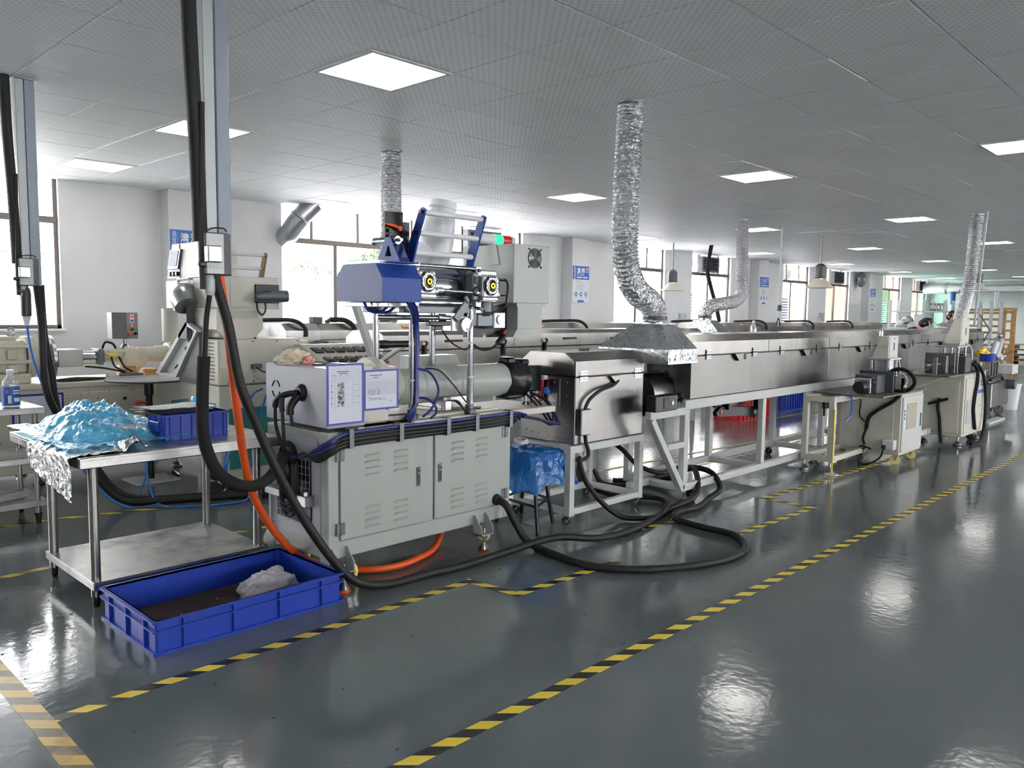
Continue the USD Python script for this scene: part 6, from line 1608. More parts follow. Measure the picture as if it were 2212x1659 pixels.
# crates on the floor under the ovens
t = thing('floor_crate', 'red plastic crate on the floor seen under the long oven', 'crate', (9.65, 5.25, 0))
tray(t, 9.62, 5.02, 10.42, 5.42, 0, .26, 'red_plastic', .018, (8, 4))
t = thing('floor_crate', 'blue plastic crate on the floor seen under the long oven', 'crate', (11.3, 5.2, 0))
tray(t, 11.28, 5.17, 11.85, 5.47, 0, .30, 'blue_plastic', .018, (7, 4))
t = thing('water_bottle', 'clear plastic water bottle standing behind the long oven lids', 'bottle', (11.0, 5.6, 1.06))
part(t, 'body', MB().lathe([(0, 0), (.045, 0), (.048, .05), (.048, .6), (.03, .82), (.018, .9), (.018, 1), (0, 1)], (11.0, 5.6, 1.066), (11.0, 5.6, 1.31), 22), 'clear_plastic', smooth=50)
part(t, 'cap', MB().cyl((11.0, 5.6, 1.31), (11.0, 5.6, 1.33), .02, n=14), 'white_plastic')
t = thing('side_bench', 'stainless bench beyond the long oven carrying the water bottle', 'bench', (10.4, 5.5, 0))
part(t, 'top', MB().box(10.55, 5.52, 1.03, 13.0, 6.1, 1.064, .004), 'stainless')
for x in (10.6, 12.9):
    for y in (5.56, 6.02):
        part(t, 'leg', MB().box(x, y, 0, x + .05, y + .05, 1.03, .003), 'white_paint')
GLYPH = {
    'qing': [[[[0,31],[3,37],[7,37],[15,32],[17,35],[20,35],[20,43],[14,40],[11,44],[3,48],[4,52],[7,55],[11,54],[18,49],[20,51],[35,51],[36,56],[43,56],[44,51],[59,51],[60,43],[59,42],[59,36],[63,34],[63,28],[57,27],[57,-5],[52,-8],[43,-8],[40,-1],[49,0],[49,2],[31,2],[30,-7],[22,-8],[21,-7],[20,14],[17,10],[17,7],[11,-3],[11,-6],[7,-7],[2,-3],[2,-1],[13,21],[21,17],[21,27],[17,27],[15,23],[11,23],[9,26]]]],
    'jie': [[[[1,30],[1,34],[4,37],[7,37],[13,34],[19,29],[21,32],[35,32],[35,37],[20,37],[19,39],[14,39],[3,49],[5,53],[8,55],[14,52],[19,46],[35,46],[36,56],[43,56],[44,46],[62,46],[61,37],[44,36],[44,32],[59,32],[60,24],[20,24],[19,28],[15,22],[13,22],[8,27]]],[[[2,-3],[2,-1],[4,0],[14,20],[17,20],[21,17],[23,20],[58,20],[58,-7],[57,-8],[50,-8],[48,-5],[32,-5],[30,-8],[23,-8],[22,-7],[21,14],[20,14],[19,9],[16,6],[10,-7],[7,-7]],[[31,4],[49,3],[49,12],[31,12]]]],
    'su': [[[[1,-3],[1,0],[13,5],[13,6],[6,6],[4,11],[5,14],[11,15],[9,24],[14,25],[14,26],[2,27],[1,29],[2,35],[8,35],[8,42],[5,44],[5,51],[27,51],[28,56],[35,56],[36,51],[59,51],[60,50],[60,44],[56,43],[56,36],[63,34],[63,28],[62,27],[49,27],[48,22],[61,11],[61,8],[56,5],[57,2],[62,0],[62,-3],[60,-5],[56,-7],[45,1],[39,3],[41,9],[37,8],[37,-4],[33,-7],[21,-7],[18,-1],[8,-7],[4,-6]],[[51,9],[49,7],[51,7]],[[37,17],[41,16],[41,18],[37,18]],[[22,2],[22,1],[29,1],[29,8],[25,8],[25,4]]]],
    'yang': [[[[0,14],[2,17],[8,18],[12,21],[2,22],[2,30],[22,30],[22,32],[8,32],[9,41],[5,41],[5,49],[16,49],[15,55],[22,56],[27,49],[37,49],[42,56],[47,56],[50,55],[49,49],[60,48],[60,42],[56,41],[57,38],[56,32],[33,32],[33,30],[61,30],[62,29],[61,22],[52,21],[58,17],[63,16],[62,11],[58,8],[50,11],[49,13],[46,13],[46,-7],[45,-8],[37,-7],[38,22],[28,22],[26,21],[25,4],[19,-4],[12,-8],[9,-8],[5,-4],[5,-1],[9,0],[16,6],[17,12],[5,8]]]],
}
def glyph(b, name, x, y, z, h):
    """a character drawn as flat polygons on a wall facing -y; z is its baseline."""
    s = h / 60
    for poly in GLYPH[name]:
        b.xz([(x + s * p, z + s * q) for p, q in poly[0]], y, y - .002, [[(x + s * p, z + s * q) for p, q in r] for r in poly[1:]])
def word(b, text, x, y, z, h, down=False):
    m = meshkit.text_mesh(text, h, .002, bold=True)
    v = m.vertices
    if down:                                             # reads from top to bottom, letters turned a quarter
        P = np.stack([x + v[:, 1], y - v[:, 2], z - v[:, 0]], 1)
    else:
        P = np.stack([x + v[:, 0], y - v[:, 2], z + v[:, 1]], 1)
    b.add(P, m.faces)

# ================================================================ POSTERS on the pilasters
def poster(x, label, chars=None, latin=None, w=.50, zt=2.345, h=.70):
    y = 9.795
    t = thing('wall_poster', label, 'poster', (x, y, zt - h), group='blue and white posters on the pilasters')
    part(t, 'backing', MB().box(x, y - .012, zt - h, x + w, y + .004, zt, .003), 'white_plastic')
    yb = y - .0125
    part(t, 'blue_header', MB().box(x + .004, yb - .002, zt - .26, x + w - .004, yb, zt - .004), 'sign_blue', smooth=False)
    k, g, o = MB(), MB(), MB()
    yy = yb - .002
    if chars:
        glyph(k, chars[0], x + .13, yy, zt - .135, .105)
        glyph(k, chars[1], x + .255, yy, zt - .135, .105)
    else:
        for q in range(2):
            for r in range(3):
                k.box(x + .14 + .12 * q, yy - .002, zt - .06 - .035 * r, x + .235 + .12 * q, yy, zt - .045 - .035 * r)
            k.box(x + .18 + .12 * q, yy - .002, zt - .14, x + .195 + .12 * q, yy, zt - .045)
    if latin:
        word(k, latin, x + .035, yy, zt - .02, .038 if len(latin) > 9 else .042, True)
    else:
        for r in range(6):
            k.box(x + .035, yy - .002, zt - .05 - .035 * r, x + .06, yy, zt - .03 - .035 * r)
    k.box(x + .095, yy - .002, zt - .25, x + .098, yy, zt - .03)
    for r in range(10):
        if r % 4 != 3 or r > 5:
            k.box(x + .13 + .022 * r, yy - .002, zt - .18, x + .147 + .022 * r, yy, zt - .163)
    for r in range(8):
        k.box(x + .13 + .038 * r + (.02 if r > 3 else 0), yy - .002, zt - .235, x + .160 + .038 * r + (.02 if r > 3 else 0), yy, zt - .205)
    part(t, 'white_lettering', k, 'trim_white', smooth=False)
    sh = part(t, 'shield_emblem', MB().xz([(x + .40, zt - .045), (x + .44, zt - .035), (x + .48, zt - .045), (x + .478, zt - .10), (x + .44, zt - .135), (x + .402, zt - .10)], yy, yy - .002), 'trim_white', smooth=False)
    part(sh, 'shield_core', MB().xz([(x + .412, zt - .06), (x + .468, zt - .06), (x + .466, zt - .095), (x + .44, zt - .118), (x + .414, zt - .095)], yy - .002, yy - .0035), 'red_cover', smooth=False)
    o.box(x + .10, yb - .001, zt - .305, x + .22, yb, zt - .29)
    part(t, 'orange_heading', o, 'ink_orange', smooth=False)
    g.box(x + .06, yb - .001, zt - .322, x + w - .05, yb, zt - .319).box(x + .06, yb - .001, zt - .47, x + w - .05, yb, zt - .467)
    for r in range(5):
        g.box(x + .11, yb - .001, zt - .35 - .025 * r, x + .30 + .04 * (r % 3), yb, zt - .343 - .025 * r)
    part(t, 'text_lines', g, 'ink_grey', smooth=False)
    for q in range(3):
        cx = x + .11 + .15 * q
        ic = part(t, 'round_icon', MB().cyl((cx, yb, zt - .54), (cx, yb - .002, zt - .54), .042, n=24), 'sign_blue')
        i2 = MB()
        if q == 0:
            for r in range(4):
                i2.box(cx - .022, yb - .003, zt - .565 + .014 * r, cx + .022, yb - .002, zt - .558 + .014 * r)
        elif q == 1:
            i2.cyl((cx + .008, yb - .002, zt - .54), (cx + .008, yb - .003, zt - .54), .022, n=16)
        else:
            i2.lathe([(.014, 0), (.026, 0), (.026, 1), (.014, 1), (.014, 0)], (cx, yb - .002, zt - .54), (cx, yb - .003, zt - .54), 18)
        part(ic, 'pictogram', i2, 'trim_white', smooth=False)
        g2 = part(t, 'icon_caption', MB().box(cx - .025, yb - .001, zt - .605, cx + .025, yb, zt - .595), 'ink_grey', smooth=False)
    part(t, 'blue_tab', MB().xz([(x + .14, zt - h + .004), (x + .36, zt - h + .004), (x + .33, zt - h + .045), (x + .17, zt - h + .045)], yb, yb - .001), 'sign_blue', smooth=False)
poster(4.18, 'blue and white wall poster half hidden behind the front cable post', ('qing', 'jie'), 'SEIKETSU', zt=2.36)
poster(11.86, 'blue and white poster on the pilaster right of the fan cabinet', ('su', 'yang'), 'SHITSUKE', zt=2.31)
poster(19.47, 'blue and white poster between the far foil duct and the thin rod', None, None, zt=2.40)
poster(27.23, 'smallest and farthest blue and white poster, left of the green window', None, None, zt=2.33)

# ================================================================ PENDANT LAMPS
pl = None
def pendant(x, y, zb, label):
    global pl
    t = thing('pendant_lamp', label, 'pendant lamp', (x, y, zb), group='bell-shaped pendant lamps')
    sh = part(t, 'shade', MB().lathe([(.075, 1), (.10, .92), (.16, .5), (.225, .08), (.235, 0), (.228, 0), (.155, .48), (.095, .88), (.07, .95)], (x, y, zb), (x, y, zb + .15), 36), 'lamp_shade', smooth=50)
    part(t, 'ballast_housing', MB().lathe([(0, 0), (.088, 0), (.095, .06), (.095, .75), (.085, .86), (.04, 1), (0, 1)], (x, y, zb + .165), (x, y, zb + .42), 28), 'dark_grey')
    part(t, 'lamp_bulb', MB().ball((x, y, zb + .13), .055, 2), 'lamp_glow')
    part(t, 'bracket', MB().cyl((x - .06, y, zb + .14), (x - .06, y, zb + .18), .012, n=8).cyl((x + .06, y, zb + .14), (x + .06, y, zb + .18), .012, n=8), 'zinc')
    part(t, 'pipe', MB().cyl((x, y, zb + .41), (x, y, ZC + .02), .014, n=10), 'pale_channel')
    ch = MB()
    n = int((ZC - zb - .42) / .05)
    for k in range(n):
        z = zb + .44 + .05 * k
        ch.tube([(x - .03 + .012 * math.cos(a) * (k % 2), y - .02 + .012 * math.cos(a) * (1 - k % 2), z + .03 * math.sin(a)) for a in np.linspace(0, 2 * PI, 9)], .004, 5, 1)
    part(t, 'chain', ch, 'iron_grey', kind='stuff')
pendant(13.95, 8.9, 1.88, 'bell-shaped pendant lamp left of the window with the air cooler')
pendant(13.93, 5.87, 1.90, 'bell-shaped pendant lamp in front of the wall between two windows, centre of three')
pendant(22.1, 5.38, 2.10, 'bell-shaped pendant lamp half hidden behind the far foil duct')

# ================================================================ TWO CUTTING / HAUL-OFF MACHINES
c1 = thing('cutter_cabinet', 'cream cutting machine cabinet with open side frame and coiled black hose, nearer of two', 'cutting machine', (7.9, 2.5, 0))
part(c1, 'cabinet', MB().box(7.9, 2.5, .10, 8.52, 3.10, .685, .005), 'cream_paint')
part(c1, 'front_door', MB().box(7.925, 2.488, .13, 8.50, 2.5, .655, .003), 'white_paint')
part(c1, 'side_panel', MB().box(7.89, 2.56, .14, 7.9, 3.06, .64, .003), 'cream_paint')
part(c1, 'clear_window', MB().box(8.02, 2.482, .34, 8.30, 2.489, .585, .003), 'beige_glass', label='beige tinted inspection window')
part(c1, 'notice', MB().box(7.935, 2.484, .34, 8.01, 2.489, .60), 'paper', smooth=False)
nt = MB()
for k in range(3):
    nt.box(7.955, 2.4825, .44 + .035 * k, 7.975, 2.4845, .465 + .035 * k)
part(c1, 'notice_print', nt, 'ink', smooth=False, kind='stuff')
part(c1, 'lock_handle', MB().box(8.43, 2.478, .34, 8.45, 2.489, .47, .003), 'iron_grey')
part(c1, 'table_plate', MB().box(7.33, 2.47, .688, 8.54, 3.11, .703, .003), 'rough_steel')
fr = MB()
for y in (2.80, 3.04):
    part(c1, 'frame_leg', MB().box(7.08, y, .10, 7.13, y + .05, .69, .003), 'cream_paint')
    part(c1, 'frame_rail', MB().box(7.13, y, .635, 7.9, y + .05, .686, .003), 'cream_paint')
    part(c1, 'lower_frame_rail', MB().box(7.13, y, .10, 7.9, y + .05, .15, .003), 'cream_paint')
    leveler(c1, 7.105, y + .025, .105, 'rough_steel', .04)
for za in (.635, .10):
    part(c1, 'frame_cross', MB().box(7.08, 2.85, za, 7.13, 3.04, za + .05, .003), 'cream_paint')
for x, y in ((7.99, 2.54), (8.44, 2.54), (7.99, 3.04), (8.44, 3.04)):
    caster(c1, x, y, .10, .045, 'cream_wheel', ang=.4)
tw = part(c1, 'tower_hood', MB().yz([(2.66, 1.015), (2.80, 1.015), (2.80, 1.05), (2.725, 1.225), (2.66, 1.225)], 7.95, 8.21), 'cream_paint', smooth=False)
part(tw, 'door', MB().box(7.97, 2.655, 1.025, 8.19, 2.661, 1.215, .002), 'white_paint')
part(tw, 'slot', MB().box(8.075, 2.652, 1.09, 8.095, 2.656, 1.16).box(8.07, 2.652, 1.195, 8.11, 2.656, 1.203), 'black_plastic')
part(tw, 'air_valve', MB().cyl((8.0, 2.75, 1.22), (8.0, 2.75, 1.27), .018, n=12).box(7.99, 2.74, 1.27, 8.01, 2.76, 1.30), 'satin_steel')
part(c1, 'tower_plate', MB().box(7.92, 2.63, .995, 8.23, 2.84, 1.013, .002), 'cast_alu')
for x in (7.96, 8.19):
    for y in (2.66, 2.81):
        part(c1, 'tower_post', MB().cyl((x, y, .703), (x, y, .997), .013, n=12), 'chrome')
part(c1, 'slide_block', MB().box(8.0, 2.67, .86, 8.15, 2.80, .995, .006), 'cast_alu')
mt = part(c1, 'round_motor', MB().lathe([(0, 0), (.05, 0), (.055, .1), (.055, .9), (.05, 1), (0, 1)], (7.40, 2.72, .765), (7.53, 2.72, .765), 26), 'black_plastic')
part(mt, 'flange', MB().box(7.53, 2.66, .705, 7.56, 2.80, .84, .003), 'cast_alu')
part(c1, 'guide_box', MB().box(7.58, 2.62, .703, 7.80, 2.82, .87, .004), 'dark_grey')
part(c1, 'guide_rails', MB().box(7.55, 2.63, .80, 7.83, 2.645, .815).box(7.55, 2.80, .80, 7.83, 2.815, .815).cyl((7.50, 2.64, .85), (7.7, 2.64, .85), .008, n=8), 'satin_steel', kind='stuff')
part(c1, 'cutter_plate', MB().box(7.80, 2.55, .703, 7.825, 2.86, .90, .003), 'dark_grey')
part(c1, 'drive_unit', MB().box(7.95, 2.58, .703, 8.12, 2.80, .85, .006).box(8.16, 2.56, .703, 8.30, 2.74, .82, .006), 'black_steel')
part(c1, 'connector', MB().box(8.32, 2.56, .72, 8.44, 2.66, .80, .006).cyl((8.3, 2.6, .76), (8.34, 2.6, .76), .03, n=14), 'black_plastic')
part(c1, 'yellow_tag', MB().box(8.10, 2.548, .735, 8.17, 2.556, .755), 'yellow_plastic')
rr = [(7.93 + .02 * math.sin(2 * a), 2.535 + .13 * math.cos(a), .815 + .105 * math.sin(a)) for a in np.linspace(-PI / 2 - .4, 1.5 * PI - .2, 18)]
part(c1, 'coiled_hose', MB().tube(rr + [(7.90, 2.49, .72), (7.87, 2.56, .62), (7.87, 2.70, .52), (7.872, 2.78, .44), (7.875, 2.80, .33)], .017, 10, 4), 'foam_rubber')
part(c1, 'coiled_hose', MB().tube([(q[0] + .03, q[1] * .97 + .08, q[2] * .96 + .03) for q in rr], .013, 8, 4), 'black_rubber')
part(c1, 'white_lead', MB().tube([(8.21, 2.68, 1.03), (8.27, 2.67, 1.0), (8.30, 2.66, .92), (8.29, 2.65, .83)], .007, 8).tube([(7.95, 2.54, .88), (8.0, 2.52, .86), (8.05, 2.51, .80), (8.0, 2.52, .74)], .006, 8), 'white_plastic', kind='stuff')
part(c1, 'loose_wires', MB().tube([(7.87, 2.80, .33), (7.86, 2.82, .24), (7.85, 2.80, .18)], .012, 8).tube([(7.84 + .05 * math.cos(a), 2.79 + .05 * math.sin(a), .15 + .012 * math.sin(2 * a)) for a in np.linspace(0, 4 * PI, 24)], .007, 6, 2).tube([(7.80, 2.85, .64), (7.87, 2.86, .58), (7.88, 2.87, .46), (7.875, 2.82, .40)], .005, 6), 'black_rubber', kind='stuff')
ps = part(c1, 'power_socket', MB().box(7.80, 2.52, .16, 7.89, 2.62, .25, .004), 'white_plastic')
part(ps, 'plug', MB().box(7.77, 2.58, .17, 7.80, 2.62, .205, .006), 'black_plastic')
part(c1, 'plug_lead', MB().tube([(7.78, 2.60, .17), (7.78, 2.63, .08), (7.75, 2.72, .015), (7.78, 2.82, .012), (7.83, 2.80, .13)], .008, 8), 'black_rubber')
part(c1, 'cyan_line', MB().tube([(7.30, 2.79, .72), (7.38, 2.77, .67), (7.40, 2.77, .58), (7.40, 2.78, .50), (7.34, 2.80, .45)], .008, 8), 'air_hose')
part(c1, 'air_regulator', MB().box(7.48, 3.04, .53, 7.58, 3.08, .60, .006).cyl((7.50, 3.06, .46), (7.50, 3.06, .53), .012, n=10), 'black_plastic')
t = thing('marker_pole', 'thin yellow pole leaning by the frame leg of the nearer cutting machine', 'pole', (7.03, 2.79, 0))
part(t, 'pole', MB().cyl((7.02, 2.775, .008), (7.07, 2.79, .58), .008, n=8), 'yellow_plastic')
part(t, 'base', MB().cyl((7.02, 2.775, 0), (7.02, 2.775, .01), .06, n=20), 'white_plastic')

c2 = thing('cutter_cabinet', 'larger cream cutting machine cabinet with a paper notice, farther from the camera', 'cutting machine', (9.65, 2.42, 0))
part(c2, 'cabinet', MB().box(9.65, 2.42, .10, 10.52, 2.87, .79, .005), 'cream_paint')
part(c2, 'front_door', MB().box(9.70, 2.41, .13, 10.48, 2.42, .74, .003), 'cream_paint')
part(c2, 'side_panel', MB().box(9.64, 2.46, .14, 9.65, 2.84, .73, .003), 'cream_paint')
part(c2, 'clear_window', MB().box(9.75, 2.402, .24, 9.92, 2.411, .50, .003), 'pale_channel')
part(c2, 'lock_handle', MB().box(10.02, 2.400, .43, 10.04, 2.411, .55, .003).box(10.07, 2.400, .43, 10.09, 2.411, .55, .003), 'iron_grey')
part(c2, 'notice', MB().box(10.18, 2.406, .555, 10.48, 2.411, .72), 'paper', smooth=False)
nt = MB()
for r in range(3):
    nt.box(10.22, 2.4045, .64 + .024 * r, 10.36 + .05 * (r % 2), 2.4065, .652 + .024 * r)
part(c2, 'notice_print', nt, 'ink', smooth=False, kind='stuff')
part(c2, 'notice_band', MB().box(10.18, 2.4045, .555, 10.48, 2.4065, .595), 'sign_blue', smooth=False)
part(c2, 'table_plate', MB().box(9.0, 2.40, .792, 10.54, 2.89, .808, .003), 'rough_steel')
part(c2, 'side_bracket', MB().yz([(2.5, .79), (2.86, .79), (2.86, .62)], 9.2, 9.65), 'cream_paint', smooth=False)
tw = part(c2, 'tower_hood', MB().yz([(2.50, 1.125), (2.66, 1.125), (2.65, 1.18), (2.57, 1.395), (2.50, 1.395)], 9.70, 10.02), 'cream_paint', smooth=False)
part(tw, 'door', MB().box(9.72, 2.495, 1.14, 10.0, 2.501, 1.385, .002), 'cream_paint')
part(tw, 'slot', MB().box(9.86, 2.492, 1.22, 9.885, 2.496, 1.30), 'black_plastic')
part(c2, 'tower_plate', MB().box(9.55, 2.48, 1.085, 10.05, 2.72, 1.10, .002).box(9.75, 2.52, 1.1, 9.98, 2.65, 1.125), 'cast_alu')
for x in (9.72, 10.0):
    for y in (2.52, 2.66):
        part(c2, 'tower_post', MB().cyl((x, y, .808), (x, y, 1.086), .012, n=10), 'chrome')
part(c2, 'guide_block', MB().box(9.42, 2.55, .808, 9.52, 2.75, 1.0, .004).box(9.54, 2.5, .808, 9.57, 2.8, 1.02, .003), 'rough_steel')
part(c2, 'guide_arms', MB().box(8.95, 2.6, .90, 9.42, 2.63, .92).box(8.85, 2.7, .84, 9.42, 2.72, .855).box(9.12, 2.56, .808, 9.15, 2.60, .99), 'satin_steel', kind='stuff')
part(c2, 'motor_block', MB().box(9.72, 2.44, .808, 9.93, 2.56, .985, .005).box(10.08, 2.55, .808, 10.32, 2.75, 1.0, .005), 'dark_grey')
part(c2, 'servo', MB().box(9.94, 2.44, .808, 10.14, 2.54, .92, .01).box(10.32, 2.48, .808, 10.5, 2.62, .92, .008), 'black_plastic')
part(c2, 'white_lead', MB().tube([(9.90, 2.50, 1.13), (9.98, 2.46, 1.08), (10.0, 2.45, .98), (9.99, 2.45, .93)], .008, 8), 'white_plastic')
part(c2, 'outer_hose', MB().tube([(10.06, 2.43, .91), (10.14, 2.40, .86), (10.28, 2.385, .74), (10.36, 2.38, .58), (10.42, 2.38, .40), (10.38, 2.37, .22), (10.25, 2.35, .10), (10.05, 2.33, .03), (9.80, 2.36, .022)], .018, 10), 'foam_rubber')
part(c2, 'outer_hose', MB().tube([(9.98, 2.43, .90), (10.03, 2.395, .84), (10.05, 2.39, .70), (9.98, 2.39, .55), (9.95, 2.39, .40), (10.02, 2.39, .24), (10.06, 2.39, .16)], .018, 10), 'foam_rubber')
part(c2, 'side_hose', MB().tube([(9.62, 2.66, .52), (9.61, 2.66, .42), (9.615, 2.64, .30), (9.60, 2.62, .14), (9.58, 2.60, .03)], .018, 10).tube([(9.61, 2.76, .45), (9.60, 2.67, .48), (9.60, 2.56, .52)], .016, 10), 'foam_rubber', kind='stuff')
part(c2, 'cross_tube', MB().box(9.2, 2.72, .12, 9.62, 2.76, .18).box(9.5, 2.715, .12, 9.54, 2.765, .182), 'cream_paint')
for x, y in ((9.72, 2.47), (10.44, 2.47), (9.72, 2.82), (10.44, 2.82)):
    leveler(c2, x, y, .105, 'black_rubber', .045)
caster(c2, 10.3, 2.47, .10, .04, ang=.3)

c3 = thing('winding_stand', 'small stainless winding machine on casters beyond the cutting machines', 'winding machine', (13.0, 2.85, 0))
part(c3, 'cabinet', MB().box(12.55, 2.80, .16, 13.5, 3.08, .50, .01), 'stainless')
part(c3, 'upper_frame', MB().box(12.6, 2.84, .50, 13.3, 3.06, .60, .01).box(12.5, 2.80, .80, 13.2, 3.08, .815), 'stainless')
for x in (12.7, 12.85, 13.0, 13.15):
    part(c3, 'upright', MB().box(x, 2.88, .60, x + .04, 2.94, .80), 'satin_steel')
part(c3, 'motor', MB().cyl((13.42, 2.84, .45), (13.42, 2.70, .45), .07, n=20), 'iron_grey')
part(c3, 'curved_cable', MB().tube([(12.5, 2.82, .55), (12.7, 2.78, .60), (12.95, 2.78, .59), (13.1, 2.8, .54)], .02, 8), 'black_rubber')
part(c3, 'angled_roll', MB().cyl((12.80, 2.85, .85), (13.05, 2.85, 1.10), .05, n=18), 'pale_channel')
part(c3, 'paper_roll', MB().cyl((12.70, 2.87, .85), (12.92, 2.87, 1.06), .04, n=18), 'paper')
part(c3, 'chrome_arm', MB().bar((12.5, 2.85, 1.12), (13.0, 2.85, 1.14), .02, .02).ball((12.98, 2.85, 1.16), .04, 1), 'chrome')
part(c3, 'yellow_bag', crumple(12.55, 2.95, .88, .16, .08, .08, 51), 'yellow_plastic', 60)
part(c3, 'blue_bucket', MB().lathe([(0, 0), (.09, 0), (.11, 1), (.10, 1), (.08, .05)], (12.45, 2.86, .815), (12.45, 2.86, .92), 20), 'blue_plastic')
part(c3, 'rag', crumple(12.98, 2.86, .816, .12, .07, .07, 53), 'tissue', 60)
part(c3, 'white_box', MB().box(13.30, 2.72, .60, 13.62, 2.95, .74, .01), 'white_plastic')
for x in (12.65, 13.4):
    caster(c3, x, 2.87, .165, .07, 'dark_grey', ang=.5)
    caster(c3, x, 3.02, .165, .07, 'dark_grey', ang=.5)
t = thing('floor_plate', 'flat white base plate on the floor in front of the winding machine', 'plate', (12.4, 2.7, 0))
part(t, 'plate', MB().box(11.9, 2.66, 0, 12.75, 2.78, .03, .004), 'white_paint')
t = thing('waste_bin', 'white plastic waste bin at the right behind the winding machine', 'bin', (14.27, 2.95, 0))
part(t, 'bucket', MB().lathe([(0, 0), (.12, 0), (.16, 1), (.15, 1), (.11, .03), (0, .03)], (14.27, 2.95, 0), (14.27, 2.95, .40), 24), 'white_plastic')
part(t, 'rim', MB().lathe([(.155, 0), (.17, .2), (.17, .8), (.155, 1)], (14.27, 2.95, .385), (14.27, 2.95, .405), 24), 'white_plastic')

# ================================================================ FAR END: racks, duct, people
rk = thing('storage_rack', 'white steel storage rack with boxes and film rolls at the far end', 'rack', (26, 7.4, 0))
for x in (25.6, 26.4):
    for y in (8.6, 7.63, 7.06):
        part(rk, 'post', MB().box(x, y - .04, 0, x + .06, y + .04, 1.92), 'white_paint')
for z in (.55, 1.10, 1.60):
    part(rk, 'shelf', MB().box(25.58, 7.02, z - .04, 26.5, 8.65, z), 'white_paint')
part(rk, 'diagonal', MB().bar((25.58, 7.6, 1.5), (25.58, 7.0, 1.0), .03, .03), 'white_paint')
for k in range(4):
    solo('stored_frame', ['light metal frame on the rack top nearest the window', 'second light metal frame on the rack top', 'third light metal frame on the rack top', 'rightmost light metal frame on the rack top'][k], 'frame', MB().xz([(25.62, 1.601), (26.3, 1.601), (26.3, 1.83), (25.62, 1.83)], 7.18 + .1 * k, 7.2 + .1 * k, [[(25.7, 1.66), (26.22, 1.66), (26.22, 1.77), (25.7, 1.77)]]), 'pale_channel', group='frames on the storage rack')
for k, (y, z) in enumerate(((8.32, 1.105), (8.0, 1.105), (8.16, 1.25))):
    solo('film_bundle', ['white film bundle on the middle rack shelf, left', 'white film bundle on the middle rack shelf, right', 'white film bundle stacked on top of the others on the rack'][k], 'bundle', crumple(25.9, y, z, .22, .15, .13, 60 + k), 'white_plastic', 60, group='white film bundles on the rack')
solo('white_carton', 'tall white carton on the rack beside the film bundles', 'box', MB().box(25.7, 7.68, 1.105, 26.1, 7.92, 1.5, .01), 'white_plastic')

def pallet_ladder(name, label, x, y0, y1, z1, n, posts=2):
    t = thing(name, label, 'wooden rack', (x, y0, 0))
    for y in np.linspace(y0, y1, posts):
        part(t, 'post', MB().box(x, y - .05, 0, x + .1, y + .05, z1), 'wood_pallet')
    for k in range(n):
        z = .15 + (z1 - .2) * k / (n - 1)
        part(t, 'slat', MB().box(x - .02, y0, z - .03, x + .0, y1, z + .03), 'wood_pallet')
    part(t, 'top_rail', MB().box(x - .03, y0 - .06, z1, x + .12, y1 + .06, z1 + .06), 'wood_pallet')
pallet_ladder('wooden_rack', 'tall brown wooden slatted frame at the far right', 23.6, 4.9, 5.18, 1.62, 7)
pallet_ladder('wooden_rack', 'wide wooden slatted frame with light top beam behind the far foil duct', 24.2, 5.25, 6.36, 1.60, 9, 3)
rk2 = thing('grey_rack', 'grey steel posts of a rack between the wooden frames', 'rack', (23, 5.2, 0))
for y in (5.52, 5.27, 5.05):
    part(rk2, 'post', MB().box(23.0, y - .035, 0, 23.06, y + .035, 1.84), 'pale_channel')
part(rk2, 'brace', MB().bar((23.0, 5.52, 1.5), (23.0, 5.27, 1.1), .03, .03).bar((23.0, 5.27, 1.1), (23.0, 5.5, .6), .03, .03), 'iron_grey')
for k, (y, z, c) in enumerate(((5.9, .0, 'wood_pallet'), (5.9, .16, 'wood_pallet'), (5.95, .32, 'wood_pallet'), (5.9, .48, 'cardboard'))):
    t = thing('pallet', ['lowest wooden pallet in the stack by the end wall', 'second pallet from the floor by the end wall', 'third pallet from the floor by the end wall', 'top pallet with cardboard in the stack by the end wall'][k], 'pallet', (28.5, y, z), group='pallets stacked at the far right')
    for q in range(6):
        part(t, 'slat', MB().box(28.2 + .18 * q, y - .7, z + .12, 28.33 + .18 * q, y + .7, z + .14), c)
    for q in range(3):
        part(t, 'bearer', MB().box(28.2, y - .7 + .64 * q, z + .001, 29.23, y - .58 + .64 * q, z + .12), c)
dd = thing('overhead_duct', 'big silver air duct running along the top of the end wall', 'duct', (33.4, 7, 2.4))
part(dd, 'duct', MB().cyl((33.3, 9.95, 2.52), (33.3, 8.6, 2.50), .20, n=28).lathe([(.2, 0), (.18, 1)], (33.3, 8.6, 2.50), (33.3, 8.2, 2.50), 24).box(33.1, 2.0, 2.36, 33.5, 8.2, 2.60, .03), 'duct_foil')
part(dd, 'bands', MB().lathe([(.2, 0), (.215, .2), (.215, .8), (.2, 1)], (33.3, 9.2, 2.512), (33.3, 9.12, 2.511), 24).lathe([(.2, 0), (.215, .2), (.215, .8), (.2, 1)], (33.3, 8.7, 2.502), (33.3, 8.62, 2.501), 24), 'zinc', kind='stuff')
part(dd, 'blue_drop', MB().cyl((33.2, 8.9, 1.9), (33.2, 8.9, 2.35), .09, n=16), 'blue_paint')
part(dd, 'grey_drop', MB().cyl((32.5, 7.3, 1.75), (32.5, 7.3, 2.36), .08, n=16), 'pale_channel')
t = thing('wall_fan', 'round dark fan mounted high on the wall right of the middle pendant lamp', 'fan', (26.7, 9.95, 2.6))
part(t, 'guard', MB().lathe([(0, 0), (.2, .1), (.24, .5), (.24, .8), (.1, 1), (0, 1)], (26.65, 9.78, 2.60), (26.65, 9.93, 2.60), 28), 'iron_grey')
